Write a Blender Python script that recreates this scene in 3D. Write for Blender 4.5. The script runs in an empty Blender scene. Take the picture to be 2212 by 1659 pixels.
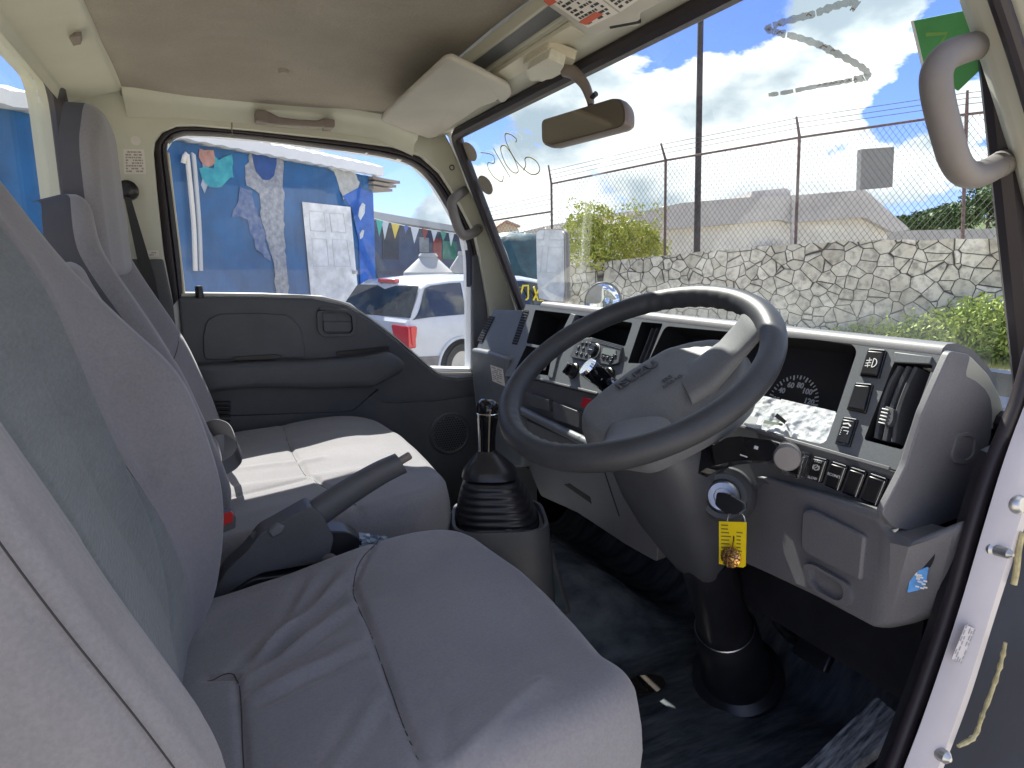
import bpy, bmesh, math, random
from mathutils import Vector, Matrix, noise
from mathutils.geometry import tessellate_polygon
rnd = random.Random(7)
S = bpy.context.scene
# ------------------------------------------------------------------ camera
F = 1380.0; CX = 1106.0; CY = 829.5
PITCH = math.atan(255 / F); HEAD = math.radians(25.6)
CAM = Vector((0, 0, 1.58))
fw = Vector((math.sin(HEAD)*math.cos(PITCH), math.cos(HEAD)*math.cos(PITCH), -math.sin(PITCH)))
rt = Vector((math.cos(HEAD), -math.sin(HEAD), 0)); up = rt.cross(fw)
cd = bpy.data.cameras.new('camera'); co = bpy.data.objects.new('camera', cd); S.collection.objects.link(co)
co.matrix_world = Matrix(((rt.x, up.x, -fw.x, CAM.x), (rt.y, up.y, -fw.y, CAM.y), (rt.z, up.z, -fw.z, CAM.z), (0, 0, 0, 1)))
cd.sensor_width = 36; cd.lens = 36*F/2212; cd.clip_start = 0.02; cd.clip_end = 3000
S.camera = co
# ------------------------------------------------------------------ sky and sun
SUN_EL = math.radians(49.5); SUN_AZ = math.radians(3.5)      # azimuth measured from +Y towards +X
sd = Vector((math.sin(SUN_AZ)*math.cos(SUN_EL), math.cos(SUN_AZ)*math.cos(SUN_EL), math.sin(SUN_EL)))
sl = bpy.data.lights.new('sun', 'SUN'); so = bpy.data.objects.new('sun', sl); S.collection.objects.link(so)
sl.energy = 5.0; sl.angle = math.radians(0.5); sl.color = (1.0, 0.95, 0.86)
so.rotation_euler = sd.to_track_quat('Z', 'Y').to_euler()
W = bpy.data.worlds.new('World'); S.world = W; W.use_nodes = True
nt = W.node_tree; nt.nodes.clear(); N = nt.nodes.new; L = nt.links.new
wo = N('ShaderNodeOutputWorld'); bgn = N('ShaderNodeBackground'); bgn.inputs[1].default_value = 0.108
sky = N('ShaderNodeTexSky'); sky.sky_type = 'NISHITA'; sky.sun_disc = False
sky.sun_elevation = SUN_EL; sky.sun_rotation = SUN_AZ; sky.altitude = 0; sky.air_density = 1.0; sky.dust_density = 0.3; sky.ozone_density = 3
tc = N('ShaderNodeTexCoord'); sep = N('ShaderNodeSeparateXYZ'); L(tc.outputs['Generated'], sep.inputs[0])
def wmath(op, a, b=None, c=None, clamp=False):
    n = N('ShaderNodeMath'); n.operation = op; n.use_clamp = clamp
    for i, v in enumerate((a, b, c)):
        if v is None: continue
        if isinstance(v, (int, float)): n.inputs[i].default_value = v
        else: L(v, n.inputs[i])
    return n.outputs[0]
mp = N('ShaderNodeMapping'); mp.inputs['Scale'].default_value = (1, 1, 1.9); L(tc.outputs['Generated'], mp.inputs[0])
n1 = N('ShaderNodeTexNoise'); n1.inputs['Scale'].default_value = 3.1; n1.inputs['Detail'].default_value = 9; n1.inputs['Roughness'].default_value = 0.62; n1.inputs['Distortion'].default_value = 0.15
L(mp.outputs[0], n1.inputs['Vector'])
cov = wmath('MULTIPLY_ADD', n1.outputs['Fac'], 2.0, -.5)
def blob(u, v, rad, amt, cov):
    d = (fw + rt*((u-CX)/F) - up*((v-CY)/F)).normalized()
    vd = N('ShaderNodeVectorMath'); vd.operation = 'DISTANCE'; vd.inputs[1].default_value = d
    nn = N('ShaderNodeVectorMath'); nn.operation = 'NORMALIZE'; L(tc.outputs['Generated'], nn.inputs[0]); L(nn.outputs[0], vd.inputs[0])
    mr = N('ShaderNodeMapRange'); mr.interpolation_type = 'SMOOTHSTEP'; L(vd.outputs['Value'], mr.inputs[0])
    mr.inputs[1].default_value = 0; mr.inputs[2].default_value = rad; mr.inputs[3].default_value = amt; mr.inputs[4].default_value = 0
    return wmath('ADD', cov, mr.outputs[0])
for b in ((1480, -20, .19, -.42), (1400, 70, .11, -.34), (1600, 60, .09, -.30), (1010, 340, .07, -.22), (1900, 262, .06, -.30), (1975, 215, .07, -.36), (1800, 320, .045, -.26), (2190, 40, .10, -.3),
          (880, 395, .06, -.17), (930, 455, .07, .15), (60, 150, .3, -.2), (1300, 200, .22, .18), (1600, 250, .25, .16), (1830, 90, .24, .22), (1960, 350, .13, .22), (2120, 250, .12, .2), (1400, 330, .25, .12), (1750, 370, .12, .13), (1650, 60, .05, .05)):
    cov = blob(*b, cov)
mr = N('ShaderNodeMapRange'); L(cov, mr.inputs[0]); mr.inputs[1].default_value = .47; mr.inputs[2].default_value = .54
n2 = N('ShaderNodeTexNoise'); n2.inputs['Scale'].default_value = 5.5; n2.inputs['Detail'].default_value = 8; L(mp.outputs[0], n2.inputs['Vector'])
cr = N('ShaderNodeMapRange'); L(n2.outputs['Fac'], cr.inputs[0]); cr.inputs[1].default_value = .36; cr.inputs[2].default_value = .60
cr.interpolation_type = 'SMOOTHSTEP'
cc = N('ShaderNodeMix'); cc.data_type = 'RGBA'; L(cr.outputs[0], cc.inputs[0]); cc.inputs[6].default_value = (2.1, 2.5, 2.85, 1); cc.inputs[7].default_value = (5.6, 5.7, 5.7, 1)
mx = N('ShaderNodeMix'); mx.data_type = 'RGBA'; L(mr.outputs[0], mx.inputs[0]); sk2 = N('ShaderNodeVectorMath'); sk2.operation = 'MULTIPLY'; sk2.inputs[1].default_value = (.40, .44, .74); L(sky.outputs[0], sk2.inputs[0]); L(sk2.outputs[0], mx.inputs[6]); L(cc.outputs[2], mx.inputs[7])
L(mx.outputs[2], bgn.inputs[0]); L(bgn.outputs[0], wo.inputs[0])
S.view_settings.view_transform = 'Standard'; S.view_settings.look = 'None'; S.view_settings.exposure = 1.5; S.view_settings.gamma = 1
S.view_settings.use_curve_mapping = False
S.render.engine = 'CYCLES'
S.cycles.max_bounces = 10; S.cycles.diffuse_bounces = 6; S.cycles.transparent_max_bounces = 24
# ------------------------------------------------------------------ helpers
def ray(u, v): return fw + rt*((u-CX)/F) - up*((v-CY)/F)
def PX(u, v, x): d = ray(u, v); return CAM + d*(x/d.x)
def PY(u, v, y): d = ray(u, v); return CAM + d*(y/d.y)
def PZ(u, v, z): d = ray(u, v); return CAM + d*((z-CAM.z)/d.z)
def PD(u, v, dist): return CAM + ray(u, v)*dist
class Fr:                                   # a plane frame: origin, a, b, normal
    def __init__(s, o, a, b): s.o = Vector(o); s.a = Vector(a).normalized(); s.b = Vector(b).normalized(); s.n = s.a.cross(s.b).normalized(); s.b = s.n.cross(s.a)
    def w(s, a, b, c=0): return s.o + s.a*a + s.b*b + s.n*c
    def px(s, u, v, c=0):
        d = ray(u, v); p0 = s.o + s.n*c; p = CAM + d*((p0-CAM).dot(s.n)/d.dot(s.n)); q = p - s.o
        return (q.dot(s.a), q.dot(s.b))
    def poly(s, pts, c=0): return [s.px(u, v, c) for u, v in pts]
def mat(name, col, rough=.6, metal=0., spec=.5, nscale=0, namt=.0, bscale=0, bump=0., dist=.002, col2=None, trans=0, emit=None, speck=0, sheen=0, coat=0, stretch=(1, 1, 1)):
    m = bpy.data.materials.new(name); m.use_nodes = True; t = m.node_tree; p = t.nodes['Principled BSDF']
    p.inputs['Base Color'].default_value = (*col, 1); p.inputs['Roughness'].default_value = rough; p.inputs['Metallic'].default_value = metal
    p.inputs['Specular IOR Level'].default_value = spec; p.inputs['Coat Weight'].default_value = coat; p.inputs['Sheen Weight'].default_value = sheen
    tcn = t.nodes.new('ShaderNodeTexCoord'); mpn = t.nodes.new('ShaderNodeMapping'); t.links.new(tcn.outputs['Object'], mpn.inputs[0]); mpn.inputs['Scale'].default_value = stretch
    if nscale:
        a = t.nodes.new('ShaderNodeTexNoise'); a.inputs['Scale'].default_value = nscale; a.inputs['Detail'].default_value = 6; a.inputs['Roughness'].default_value = .6
        t.links.new(mpn.outputs[0], a.inputs['Vector'])
        r = t.nodes.new('ShaderNodeMapRange'); r.inputs[1].default_value = .35; r.inputs[2].default_value = .65; t.links.new(a.outputs['Fac'], r.inputs[0])
        x = t.nodes.new('ShaderNodeMix'); x.data_type = 'RGBA'; t.links.new(r.outputs[0], x.inputs[0])
        c2 = col2 or tuple(min(1, c*(1+namt)) for c in col); c1 = col if col2 else tuple(c*(1-namt) for c in col)
        x.inputs[6].default_value = (*c1, 1); x.inputs[7].default_value = (*c2, 1); t.links.new(x.outputs[2], p.inputs['Base Color'])
    if speck:
        a = t.nodes.new('ShaderNodeTexNoise'); a.inputs['Scale'].default_value = speck; a.inputs['Detail'].default_value = 2; t.links.new(mpn.outputs[0], a.inputs['Vector'])
        r = t.nodes.new('ShaderNodeMapRange'); r.inputs[1].default_value = .3; r.inputs[2].default_value = .7; r.inputs[3].default_value = .93; r.inputs[4].default_value = 1.07; t.links.new(a.outputs['Fac'], r.inputs[0])
        big = t.nodes.new('ShaderNodeTexNoise'); big.inputs['Scale'].default_value = 11; big.inputs['Detail'].default_value = 8; big.inputs['Roughness'].default_value = .7; t.links.new(tcn.outputs['Object'], big.inputs['Vector'])
        rb = t.nodes.new('ShaderNodeMapRange'); rb.inputs[1].default_value = .60; rb.inputs[2].default_value = .78; rb.inputs[3].default_value = 1.0; rb.inputs[4].default_value = .84; t.links.new(big.outputs['Fac'], rb.inputs[0])
        ml = t.nodes.new('ShaderNodeMath'); ml.operation = 'MULTIPLY'; t.links.new(r.outputs[0], ml.inputs[0]); t.links.new(rb.outputs[0], ml.inputs[1])
        x2 = t.nodes.new('ShaderNodeVectorMath'); x2.operation = 'SCALE'; src = p.inputs['Base Color'].links[0].from_socket; t.links.new(src, x2.inputs[0]); t.links.new(ml.outputs[0], x2.inputs['Scale']); t.links.new(x2.outputs[0], p.inputs['Base Color'])
    if bscale:
        a = t.nodes.new('ShaderNodeTexNoise'); a.inputs['Scale'].default_value = bscale; a.inputs['Detail'].default_value = 4; t.links.new(mpn.outputs[0], a.inputs['Vector'])
        b = t.nodes.new('ShaderNodeBump'); b.inputs['Strength'].default_value = bump; b.inputs['Distance'].default_value = dist
        t.links.new(a.outputs['Fac'], b.inputs['Height']); t.links.new(b.outputs[0], p.inputs['Normal'])
    return m
ORG = {}
def thing(name, label, cat, loc, group=None, kind=None):
    o = bpy.data.objects.new(name, None); S.collection.objects.link(o); o.location = loc; o.empty_display_size = .05
    o['label'] = label; o['category'] = cat; ORG[o.name] = Vector(loc)
    if group: o['group'] = group
    if kind: o['kind'] = kind
    return o
def tag(o, label, cat, group=None, kind=None):
    if label: o['label'] = label
    if cat: o['category'] = cat
    if group: o['group'] = group
    if kind: o['kind'] = kind
    return o
class MB:
    def __init__(s): s.v = []; s.f = []; s.mi = []
    def add(s, vs, fs, mi=0):
        k = len(s.v); s.v += [tuple(v) for v in vs]; s.f += [tuple(i+k for i in f) for f in fs]; s.mi += [mi]*len(fs); return s
    def box(s, fr, a0, a1, b0, b1, c0, c1, mi=0):
        vs = [fr.w(a, b, c) for c in (c0, c1) for b in (b0, b1) for a in (a0, a1)]
        return s.add(vs, [(0, 2, 3, 1), (4, 5, 7, 6), (0, 1, 5, 4), (2, 6, 7, 3), (0, 4, 6, 2), (1, 3, 7, 5)], mi)
    def prism(s, fr, poly, c0, c1, mi=0):        # poly in a,b, any winding
        n = len(poly); ar = sum(poly[i][0]*poly[(i+1) % n][1]-poly[(i+1) % n][0]*poly[i][1] for i in range(n))
        if ar < 0: poly = poly[::-1]
        vs = [fr.w(a, b, c0) for a, b in poly] + [fr.w(a, b, c1) for a, b in poly]
        fs = [tuple(range(n, 2*n)), tuple(range(n-1, -1, -1))] + [(i, (i+1) % n, n+(i+1) % n, n+i) for i in range(n)]
        return s.add(vs, fs, mi)
    def holed(s, fr, outer, holes, c0, c1, hole_depth, floors=True, mi=0, mif=1):   # plate front at c1 with recesses
        loops = [outer]+holes
        def ccw(p): n = len(p); return sum(p[i][0]*p[(i+1) % n][1]-p[(i+1) % n][0]*p[i][1] for i in range(n)) > 0
        loops = [l if ccw(l) == (i == 0) else l[::-1] for i, l in enumerate(loops)]
        flat = [p for l in loops for p in l]
        tris = tessellate_polygon([[Vector((a, b, 0)) for a, b in l] for l in loops])
        fs = []
        for t in tris:
            a, b, c = (flat[i] for i in t)
            fs.append(tuple(t) if (b[0]-a[0])*(c[1]-a[1])-(b[1]-a[1])*(c[0]-a[0]) > 0 else (t[0], t[2], t[1]))
        s.add([fr.w(a, b, c1) for a, b in flat], fs, mi)
        k0 = len(s.v)-len(flat); off = 0
        for li, l in enumerate(loops):
            n = len(l); dpt = c0 if li == 0 else c1-hole_depth[li-1]
            kb = len(s.v); s.v += [tuple(fr.w(a, b, dpt)) for a, b in l]
            for i in range(n):
                s.f.append((k0+off+i, kb+i, kb+(i+1) % n, k0+off+(i+1) % n)); s.mi.append(mi if li == 0 else mif if li and hole_depth[li-1] > .03 else mi)
            if li and floors: s.f.append(tuple(range(kb, kb+n))[::-1]); s.mi.append(mif)
            off += n
        return s
    def tube(s, path, r, seg=10, mi=0, closed=False, cap=True):
        pts = [Vector(p) for p in path]; n = len(pts); rs = r if isinstance(r, (list, tuple)) else [r]*n
        prev = None; k = len(s.v)
        for i, p in enumerate(pts):
            t = (pts[(i+1) % n]-pts[i-1]) if closed or 0 < i < n-1 else (pts[1]-pts[0] if i == 0 else pts[-1]-pts[-2])
            t.normalize()
            x = (prev - t*prev.dot(t)) if prev else t.orthogonal()
            if x.length < 1e-5: x = t.orthogonal()
            x.normalize(); prev = x; y = t.cross(x)
            for j in range(seg):
                a = 2*math.pi*j/seg; s.v.append(tuple(p + x*math.cos(a)*rs[i] + y*math.sin(a)*rs[i]))
        m = n if closed else n-1
        for i in range(m):
            for j in range(seg):
                a = k+i*seg+j; b = k+i*seg+(j+1) % seg; c = k+((i+1) % n)*seg+(j+1) % seg; d = k+((i+1) % n)*seg+j
                s.f.append((a, b, c, d)); s.mi.append(mi)
        if cap and not closed:
            s.f.append(tuple(range(k, k+seg))[::-1]); s.mi.append(mi); e = k+(n-1)*seg; s.f.append(tuple(range(e, e+seg))); s.mi.append(mi)
        return s
    def loft(s, rings, mi=0, cap=True, closed=True):
        n = len(rings[0]); k = len(s.v)
        for r in rings: s.v += [tuple(p) for p in r]
        for i in range(len(rings)-1):
            for j in range(n if closed else n-1):
                s.f.append((k+i*n+j, k+i*n+(j+1) % n, k+(i+1)*n+(j+1) % n, k+(i+1)*n+j)); s.mi.append(mi)
        if cap:
            s.f.append(tuple(range(k, k+n))[::-1]); s.mi.append(mi); e = k+(len(rings)-1)*n; s.f.append(tuple(range(e, e+n))); s.mi.append(mi)
        return s
    def lathe(s, o, axis, prof, seg=24, mi=0, cap=True):     # prof: (radius, height along axis)
        ax = Vector(axis).normalized(); x = ax.orthogonal().normalized(); y = ax.cross(x); o = Vector(o)
        return s.loft([[o+ax*h+(x*math.cos(2*math.pi*j/seg)+y*math.sin(2*math.pi*j/seg))*r for j in range(seg)] for r, h in prof], mi, cap)
    def strip(s, fr, pts, wd, c=0, th=.0006, mi=0):          # flat stroke along a 2-D polyline on a frame
        P = [Vector(p) for p in pts]; wds = wd if isinstance(wd, list) else [wd]*len(P); rings = []
        for i, p in enumerate(P):
            t = (P[min(i+1, len(P)-1)]-P[max(i-1, 0)]); t = t.normalized() if t.length > 0 else Vector((1, 0)); nn = Vector((-t.y, t.x))*wds[i]/2
            a, b = p+nn, p-nn
            rings.append([fr.w(a.x, a.y, c), fr.w(b.x, b.y, c), fr.w(b.x, b.y, c+th), fr.w(a.x, a.y, c+th)])
        return s.loft(rings, mi)
    def build(s, name, m, parent=None, smooth=True, bevel=0, seg=2, sub=0, ang=35, fix=True):
        org = ORG.get(parent.name, Vector()) if parent else Vector()
        if parent is None:
            n = len(s.v); lo = [min(v[i] for v in s.v) for i in range(3)]; hi = [max(v[i] for v in s.v) for i in range(3)]
            org = Vector(((lo[0]+hi[0])/2, (lo[1]+hi[1])/2, lo[2]))
        me = bpy.data.meshes.new(name); me.from_pydata([tuple(Vector(v)-org) for v in s.v], [], s.f); me.update()
        ms = m if isinstance(m, (list, tuple)) else [m]
        for q in ms: me.materials.append(q)
        if len(ms) > 1: me.polygons.foreach_set('material_index', s.mi)
        if fix:
            bm = bmesh.new(); bm.from_mesh(me); bmesh.ops.recalc_face_normals(bm, faces=bm.faces); bm.to_mesh(me); bm.free()
        o = bpy.data.objects.new(name, me); S.collection.objects.link(o); ORG[o.name] = org
        if parent: o.parent = parent
        else: o.location = org
        if smooth:
            me.polygons.foreach_set('use_smooth', [True]*len(me.polygons))
            if not sub: me.set_sharp_from_angle(angle=math.radians(ang))
        if bevel:
            b = o.modifiers.new('bevel', 'BEVEL'); b.width = bevel; b.segments = seg; b.limit_method = 'ANGLE'; b.angle_limit = math.radians(30); b.harden_normals = False
        if sub:
            b = o.modifiers.new('sub', 'SUBSURF'); b.levels = sub; b.render_levels = sub
        return o
def rpoly(pts, r, seg=5):                    # rounds the corners of a 2-D polygon
    out = []; n = len(pts); rs = r if isinstance(r, (list, tuple)) else [r]*n
    for i in range(n):
        p = Vector(pts[i]); a = Vector(pts[i-1])-p; b = Vector(pts[(i+1) % n])-p; rr = min(rs[i], a.length*.48, b.length*.48)
        if rr < 1e-5: out.append(tuple(p)); continue
        a.normalize(); b.normalize(); p0 = p+a*rr; p2 = p+b*rr
        for k in range(seg+1):
            t = k/seg; out.append(tuple(p0*(1-t)**2+p*2*t*(1-t)+p2*t*t))
    return out
def smoothpath(pts, n=6, closed=False):      # Catmull-Rom
    P = [Vector(p) for p in pts]; out = []; m = len(P)
    rng = range(m) if closed else range(m-1)
    for i in rng:
        p0 = P[i-1] if closed or i > 0 else P[0]*2-P[1]; p1 = P[i]; p2 = P[(i+1) % m]; p3 = P[(i+2) % m] if closed or i+2 < m else P[-1]*2-P[-2]
        for k in range(n):
            t = k/n; out.append(.5*((2*p1)+(p2-p0)*t+(2*p0-5*p1+4*p2-p3)*t*t+(3*p1-p0-3*p2+p3)*t**3))
    if not closed: out.append(P[-1])
    return out
def text_mb(mb, fr, s, a, b, size, c=.0005, ext=.0004, align='CENTER', shear=0, rot=0, mi=0, bold=0, sx=1):
    cu = bpy.data.curves.new('t', 'FONT'); cu.body = s; cu.size = size; cu.extrude = ext; cu.align_x = align; cu.align_y = 'CENTER'; cu.shear = shear; cu.offset = bold; cu.resolution_u = 3
    o = bpy.data.objects.new('t', cu); S.collection.objects.link(o)
    dg = bpy.context.evaluated_depsgraph_get(); me = bpy.data.meshes.new_from_object(o.evaluated_get(dg))
    ca, sa = math.cos(rot), math.sin(rot)
    mb.add([fr.w(a+v.co.x*sx*ca-v.co.y*sa, b+v.co.x*sx*sa+v.co.y*ca, c+ext+v.co.z) for v in me.vertices], [tuple(p.vertices) for p in me.polygons], mi)
    bpy.data.objects.remove(o); bpy.data.curves.remove(cu); bpy.data.meshes.remove(me)
def pillow(name, fr, outline, hf, m, parent, r=.03, thick=.1, rings=40, per=120, matf=None, bulge=0, fix=True, skirt=0):
    # outline: closed 2-D loop; hf(a,b) = height; a dense cushion surface with rounded rim and a skirt
    P = [Vector(p) for p in outline]; n = len(P); ln = [(P[(i+1) % n]-P[i]).length for i in range(n)]; T = sum(ln); Q = []; i = 0; acc = 0
    for k in range(per):
        d = T*k/per
        while acc+ln[i] < d: acc += ln[i]; i += 1
        Q.append(P[i].lerp(P[(i+1) % n], (d-acc)/ln[i]))
    c = sum(Q, Vector((0, 0)))/per
    mb = MB(); mb.v.append(tuple(fr.w(c.x, c.y, hf(c.x, c.y))))
    ts = [((k+1)/rings)**.8 for k in range(rings)]
    R = []
    for t in ts:
        ring = []
        for q in Q:
            p = c+(q-c)*t; d = (1-t)*(q-c).length
            drop = r-math.sqrt(max(0, r*r-(r-d)**2)) if d < r else 0
            ring.append(len(mb.v)); mb.v.append(tuple(fr.w(p.x, p.y, hf(p.x, p.y)-drop)))
        R.append(ring)
    for j, th in enumerate((.25, .5, .75, 1.0)):
        ring = []
        for q in Q:
            o = q+(q-c).normalized()*bulge*math.sin(math.pi*th); ring.append(len(mb.v)); mb.v.append(tuple(fr.w(o.x, o.y, hf(q.x, q.y)-r-(thick-r)*th)))
        R.append(ring)
    for k in range(per):
        mb.f.append((0, R[0][k], R[0][(k+1) % per])); mb.mi.append(matf(c.x, c.y) if matf else 0)
    for i in range(len(R)-1):
        for k in range(per):
            mb.f.append((R[i][k], R[i+1][k], R[i+1][(k+1) % per], R[i][(k+1) % per]))
            if matf and i < rings-1:
                q = c+(Q[k]-c)*((ts[i]+ts[min(i+1, rings-1)])/2); mb.mi.append(matf(q.x, q.y))
            else: mb.mi.append(skirt if i >= rings-2 else 0)
    return mb.build(name, m, parent, ang=70, fix=fix)
def sstep(x, a, b):
    t = max(0, min(1, (x-a)/(b-a))); return t*t*(3-2*t)
def dseg(p, a, b):
    ax, ay = a; bx, by = b; px, py = p; dx, dy = bx-ax, by-ay; t = max(0, min(1, ((px-ax)*dx+(py-ay)*dy)/(dx*dx+dy*dy+1e-12)))
    return math.hypot(px-ax-t*dx, py-ay-t*dy)
def dline(p, pts): return min(dseg(p, pts[i], pts[i+1]) for i in range(len(pts)-1))
def groove(p, pts, depth=.006, w=.006): d = dline(p, pts); return -depth*math.exp(-(d/w)**2)
def nz(x, y, z=0): return noise.noise(Vector((x, y, z)))
# ------------------------------------------------------------------ materials
M = {}
M['cream'] = mat('cream_painted_steel', (.55, .545, .45), .38, nscale=5, namt=.06, bscale=260, bump=.05, dist=.0005)
M['felt'] = mat('headliner_felt', (.345, .31, .26), .95, nscale=4, namt=.10, speck=260, bscale=500, bump=.5, dist=.002)
M['visor'] = mat('visor_vinyl', (.47, .445, .39), .75, nscale=7, namt=.06, bscale=700, bump=.25, dist=.0006)
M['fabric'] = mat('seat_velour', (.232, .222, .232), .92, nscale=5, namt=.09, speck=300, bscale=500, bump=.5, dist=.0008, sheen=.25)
M['side'] = mat('seat_side_shaded', (.085, .083, .095), .9, nscale=9, namt=.08, bscale=800, bump=.3, dist=.0006)  # dark side covering; shade between the seats is put into its colour
M['jamb'] = mat('jamb_paint', (.46, .44, .47), .4, nscale=12, namt=.06, bscale=90, bump=.08, dist=.001)
M['pad'] = mat('hub_pad_plastic', (.155, .160, .165), .5, spec=.4, nscale=14, namt=.1, speck=380, bscale=800, bump=.35, dist=.0005)
M['insert'] = mat('seat_ribbed_insert', (.150, .168, .172), .95, nscale=22, namt=.08, speck=170, bscale=260, bump=.9, dist=.0016, sheen=.2, stretch=(1, .35, 1.6))
M['dgrey'] = mat('dark_grey_plastic', (.080, .082, .088), .5, nscale=14, namt=.1, speck=420, bscale=900, bump=.3, dist=.0005)
M['mgrey'] = mat('mid_grey_plastic', (.128, .138, .148), .48, nscale=14, namt=.08, speck=420, bscale=900, bump=.3, dist=.0005)
M['lgrey'] = mat('light_grey_plastic', (.148, .146, .156), .5, nscale=11, namt=.07, speck=420, bscale=900, bump=.3, dist=.0005)
M['wheel'] = mat('wheel_grip_plastic', (.045, .047, .052), .46, spec=.35, nscale=18, namt=.16, speck=380, bscale=800, bump=.35, dist=.0006)
M['black'] = mat('black_plastic', (.012, .012, .014), .35, bscale=600, bump=.15, dist=.0004)
M['void'] = mat('recess_black', (.006, .006, .007), .8)
M['gloss'] = mat('gloss_black', (.008, .008, .010), .08)
M['rubber'] = mat('black_rubber', (.016, .016, .020), .33, nscale=30, namt=.2, bscale=200, bump=.15, dist=.001)
M['seal'] = mat('rubber_seal', (.022, .017, .022), .45, bscale=120, bump=.1, dist=.001)
M['mat'] = mat('vinyl_floor_mat', (.055, .066, .078), .26, nscale=9, col2=(.145, .16, .175), bscale=22, bump=.35, dist=.008, stretch=(1, 4, 1))  # floor sheen and scuffs put into the colour as pale streaks
M['chrome'] = mat('chrome', (.75, .76, .78), .15, metal=1)
M['steel'] = mat('steel', (.45, .46, .47), .35, metal=1, nscale=40, namt=.2)
M['gold'] = mat('brass', (.75, .42, .15), .3, metal=1, nscale=60, namt=.2)
M['white'] = mat('white_paint', (.76, .77, .78), .3, nscale=3, namt=.03)
M['paper'] = mat('paper_label', (.70, .66, .60), .7, nscale=30, namt=.04)
M['plate'] = mat('cream_plastic', (.60, .56, .44), .45, nscale=8, namt=.05)
M['handle'] = mat('grab_handle_plastic', (.185, .17, .16), .55, nscale=15, namt=.08, bscale=700, bump=.2, dist=.0004)
M['taupe'] = mat('taupe_plastic', (.20, .165, .145), .5, nscale=15, namt=.08)
M['red'] = mat('red_plastic', (.55, .02, .02), .3)
M['redglow'] = mat('red_lens', (.62, .03, .04), .15, coat=.5)
M['yellow'] = mat('yellow_tag', (.85, .62, .0), .5, nscale=50, namt=.06)
M['ink'] = mat('dark_ink', (.03, .03, .03), .7)
M['mark'] = mat('white_marking', (.72, .73, .72), .5)
M['belt'] = mat('belt_webbing', (.13, .13, .14), .75, bscale=900, bump=.5, dist=.0006)
def glassmat(name, tint, refl=.06, haze=0., hazecol=(.8, .85, .9)):
    m = bpy.data.materials.new(name); m.use_nodes = True; t = m.node_tree; t.nodes.clear(); n = t.nodes.new; l = t.links.new
    o = n('ShaderNodeOutputMaterial'); tr = n('ShaderNodeBsdfTransparent'); tr.inputs[0].default_value = (*tint, 1); g = n('ShaderNodeBsdfGlossy'); g.inputs['Roughness'].default_value = .01
    lw = n('ShaderNodeLayerWeight'); lw.inputs[0].default_value = .35; ml = n('ShaderNodeMath'); ml.operation = 'MULTIPLY_ADD'; l(lw.outputs['Fresnel'], ml.inputs[0]); ml.inputs[1].default_value = .16; ml.inputs[2].default_value = refl; ml.use_clamp = True
    mx = n('ShaderNodeMixShader'); l(ml.outputs[0], mx.inputs[0]); l(tr.outputs[0], mx.inputs[1]); l(g.outputs[0], mx.inputs[2]); last = mx
    if haze:
        df = n('ShaderNodeBsdfDiffuse'); df.inputs[0].default_value = (*hazecol, 1); m2 = n('ShaderNodeMixShader')
        tcn = n('ShaderNodeTexCoord'); mp_ = n('ShaderNodeMapping'); mp_.inputs['Scale'].default_value = (1.5, 1, 6); ns = n('ShaderNodeTexNoise'); ns.inputs['Scale'].default_value = 3.0; ns.inputs['Detail'].default_value = 6; l(tcn.outputs['Object'], mp_.inputs[0]); l(mp_.outputs[0], ns.inputs['Vector'])
        k = n('ShaderNodeMapRange'); l(ns.outputs['Fac'], k.inputs[0]); k.inputs[1].default_value = .3; k.inputs[2].default_value = .75; k.inputs[3].default_value = haze*.4; k.inputs[4].default_value = haze*1.6
        l(k.outputs[0], m2.inputs[0]); l(mx.outputs[0], m2.inputs[1]); l(df.outputs[0], m2.inputs[2]); last = m2
    l(last.outputs[0], o.inputs[0]); return m
M['glass'] = glassmat('window_glass', (.96, .985, .98), .0, .0)
M['sideglass'] = glassmat('side_window_glass', (.95, .97, .98), .02, .02)
M['cover'] = glassmat('clear_plastic', (.9, .9, .92), .03, 0)
M['mirror'] = mat('mirror_glass', (.85, .87, .88), .02, metal=1)
# ------------------------------------------------------------------ truck cab shell
cab = thing('truck_cab', 'cream painted inside of a small truck cab seen through the open driver door', 'truck cab', (0, 1.0, .75))
YF = 1.76
WS = Fr((.628, 0, 1.918), (0, -1, 0), (-.395, 0, .919))
SW = Fr((0, YF, 0), (1, 0, 0), (0, 0, 1))        # far side wall, seen from inside
DR = Fr((0, 1.80, 0), (1, 0, 0), (0, 0, 1))      # passenger door skin
def wpx(u, v, c=0): a, b = WS.px(u, v, c); return WS.w(a, b, c)
# headliner
mb = MB(); nx, ny = 30, 40; xs = [-.13+(.505+.13)*i/nx for i in range(nx+1)]; ys = [.30+(1.735-.30)*j/ny for j in range(ny+1)]
def ceil_z(x, y):
    e = min(y-.30, 1.735-y); return 1.963+.035*sstep(e, 0, .35)*sstep(x, -.13, .1)+.004*nz(x*5, y*5)+(-.012*(1-sstep(e, 0, .03)))
mb.v = [(x, y, ceil_z(x, y)) for x in xs for y in ys]; w_ = ny+1
mb.f = [(i*w_+j, i*w_+j+1, (i+1)*w_+j+1, (i+1)*w_+j) for i in range(nx) for j in range(ny)]; mb.mi = [0]*len(mb.f)
mb.build('roof_lining', M['felt'], cab, ang=80)
b = MB(); cp = PY(613, 156, 1.2); cpz = ceil_z(.2, 1.3); q = PZ(613, 156, 1.985)
b.lathe((q.x, q.y, ceil_z(q.x, q.y)-.004), (0, 0, 1), [(.001, -.002), (.009, -.002), (.011, .002), (.011, .01)], 20); b.build('trim_clip', M['felt'], cab)
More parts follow.
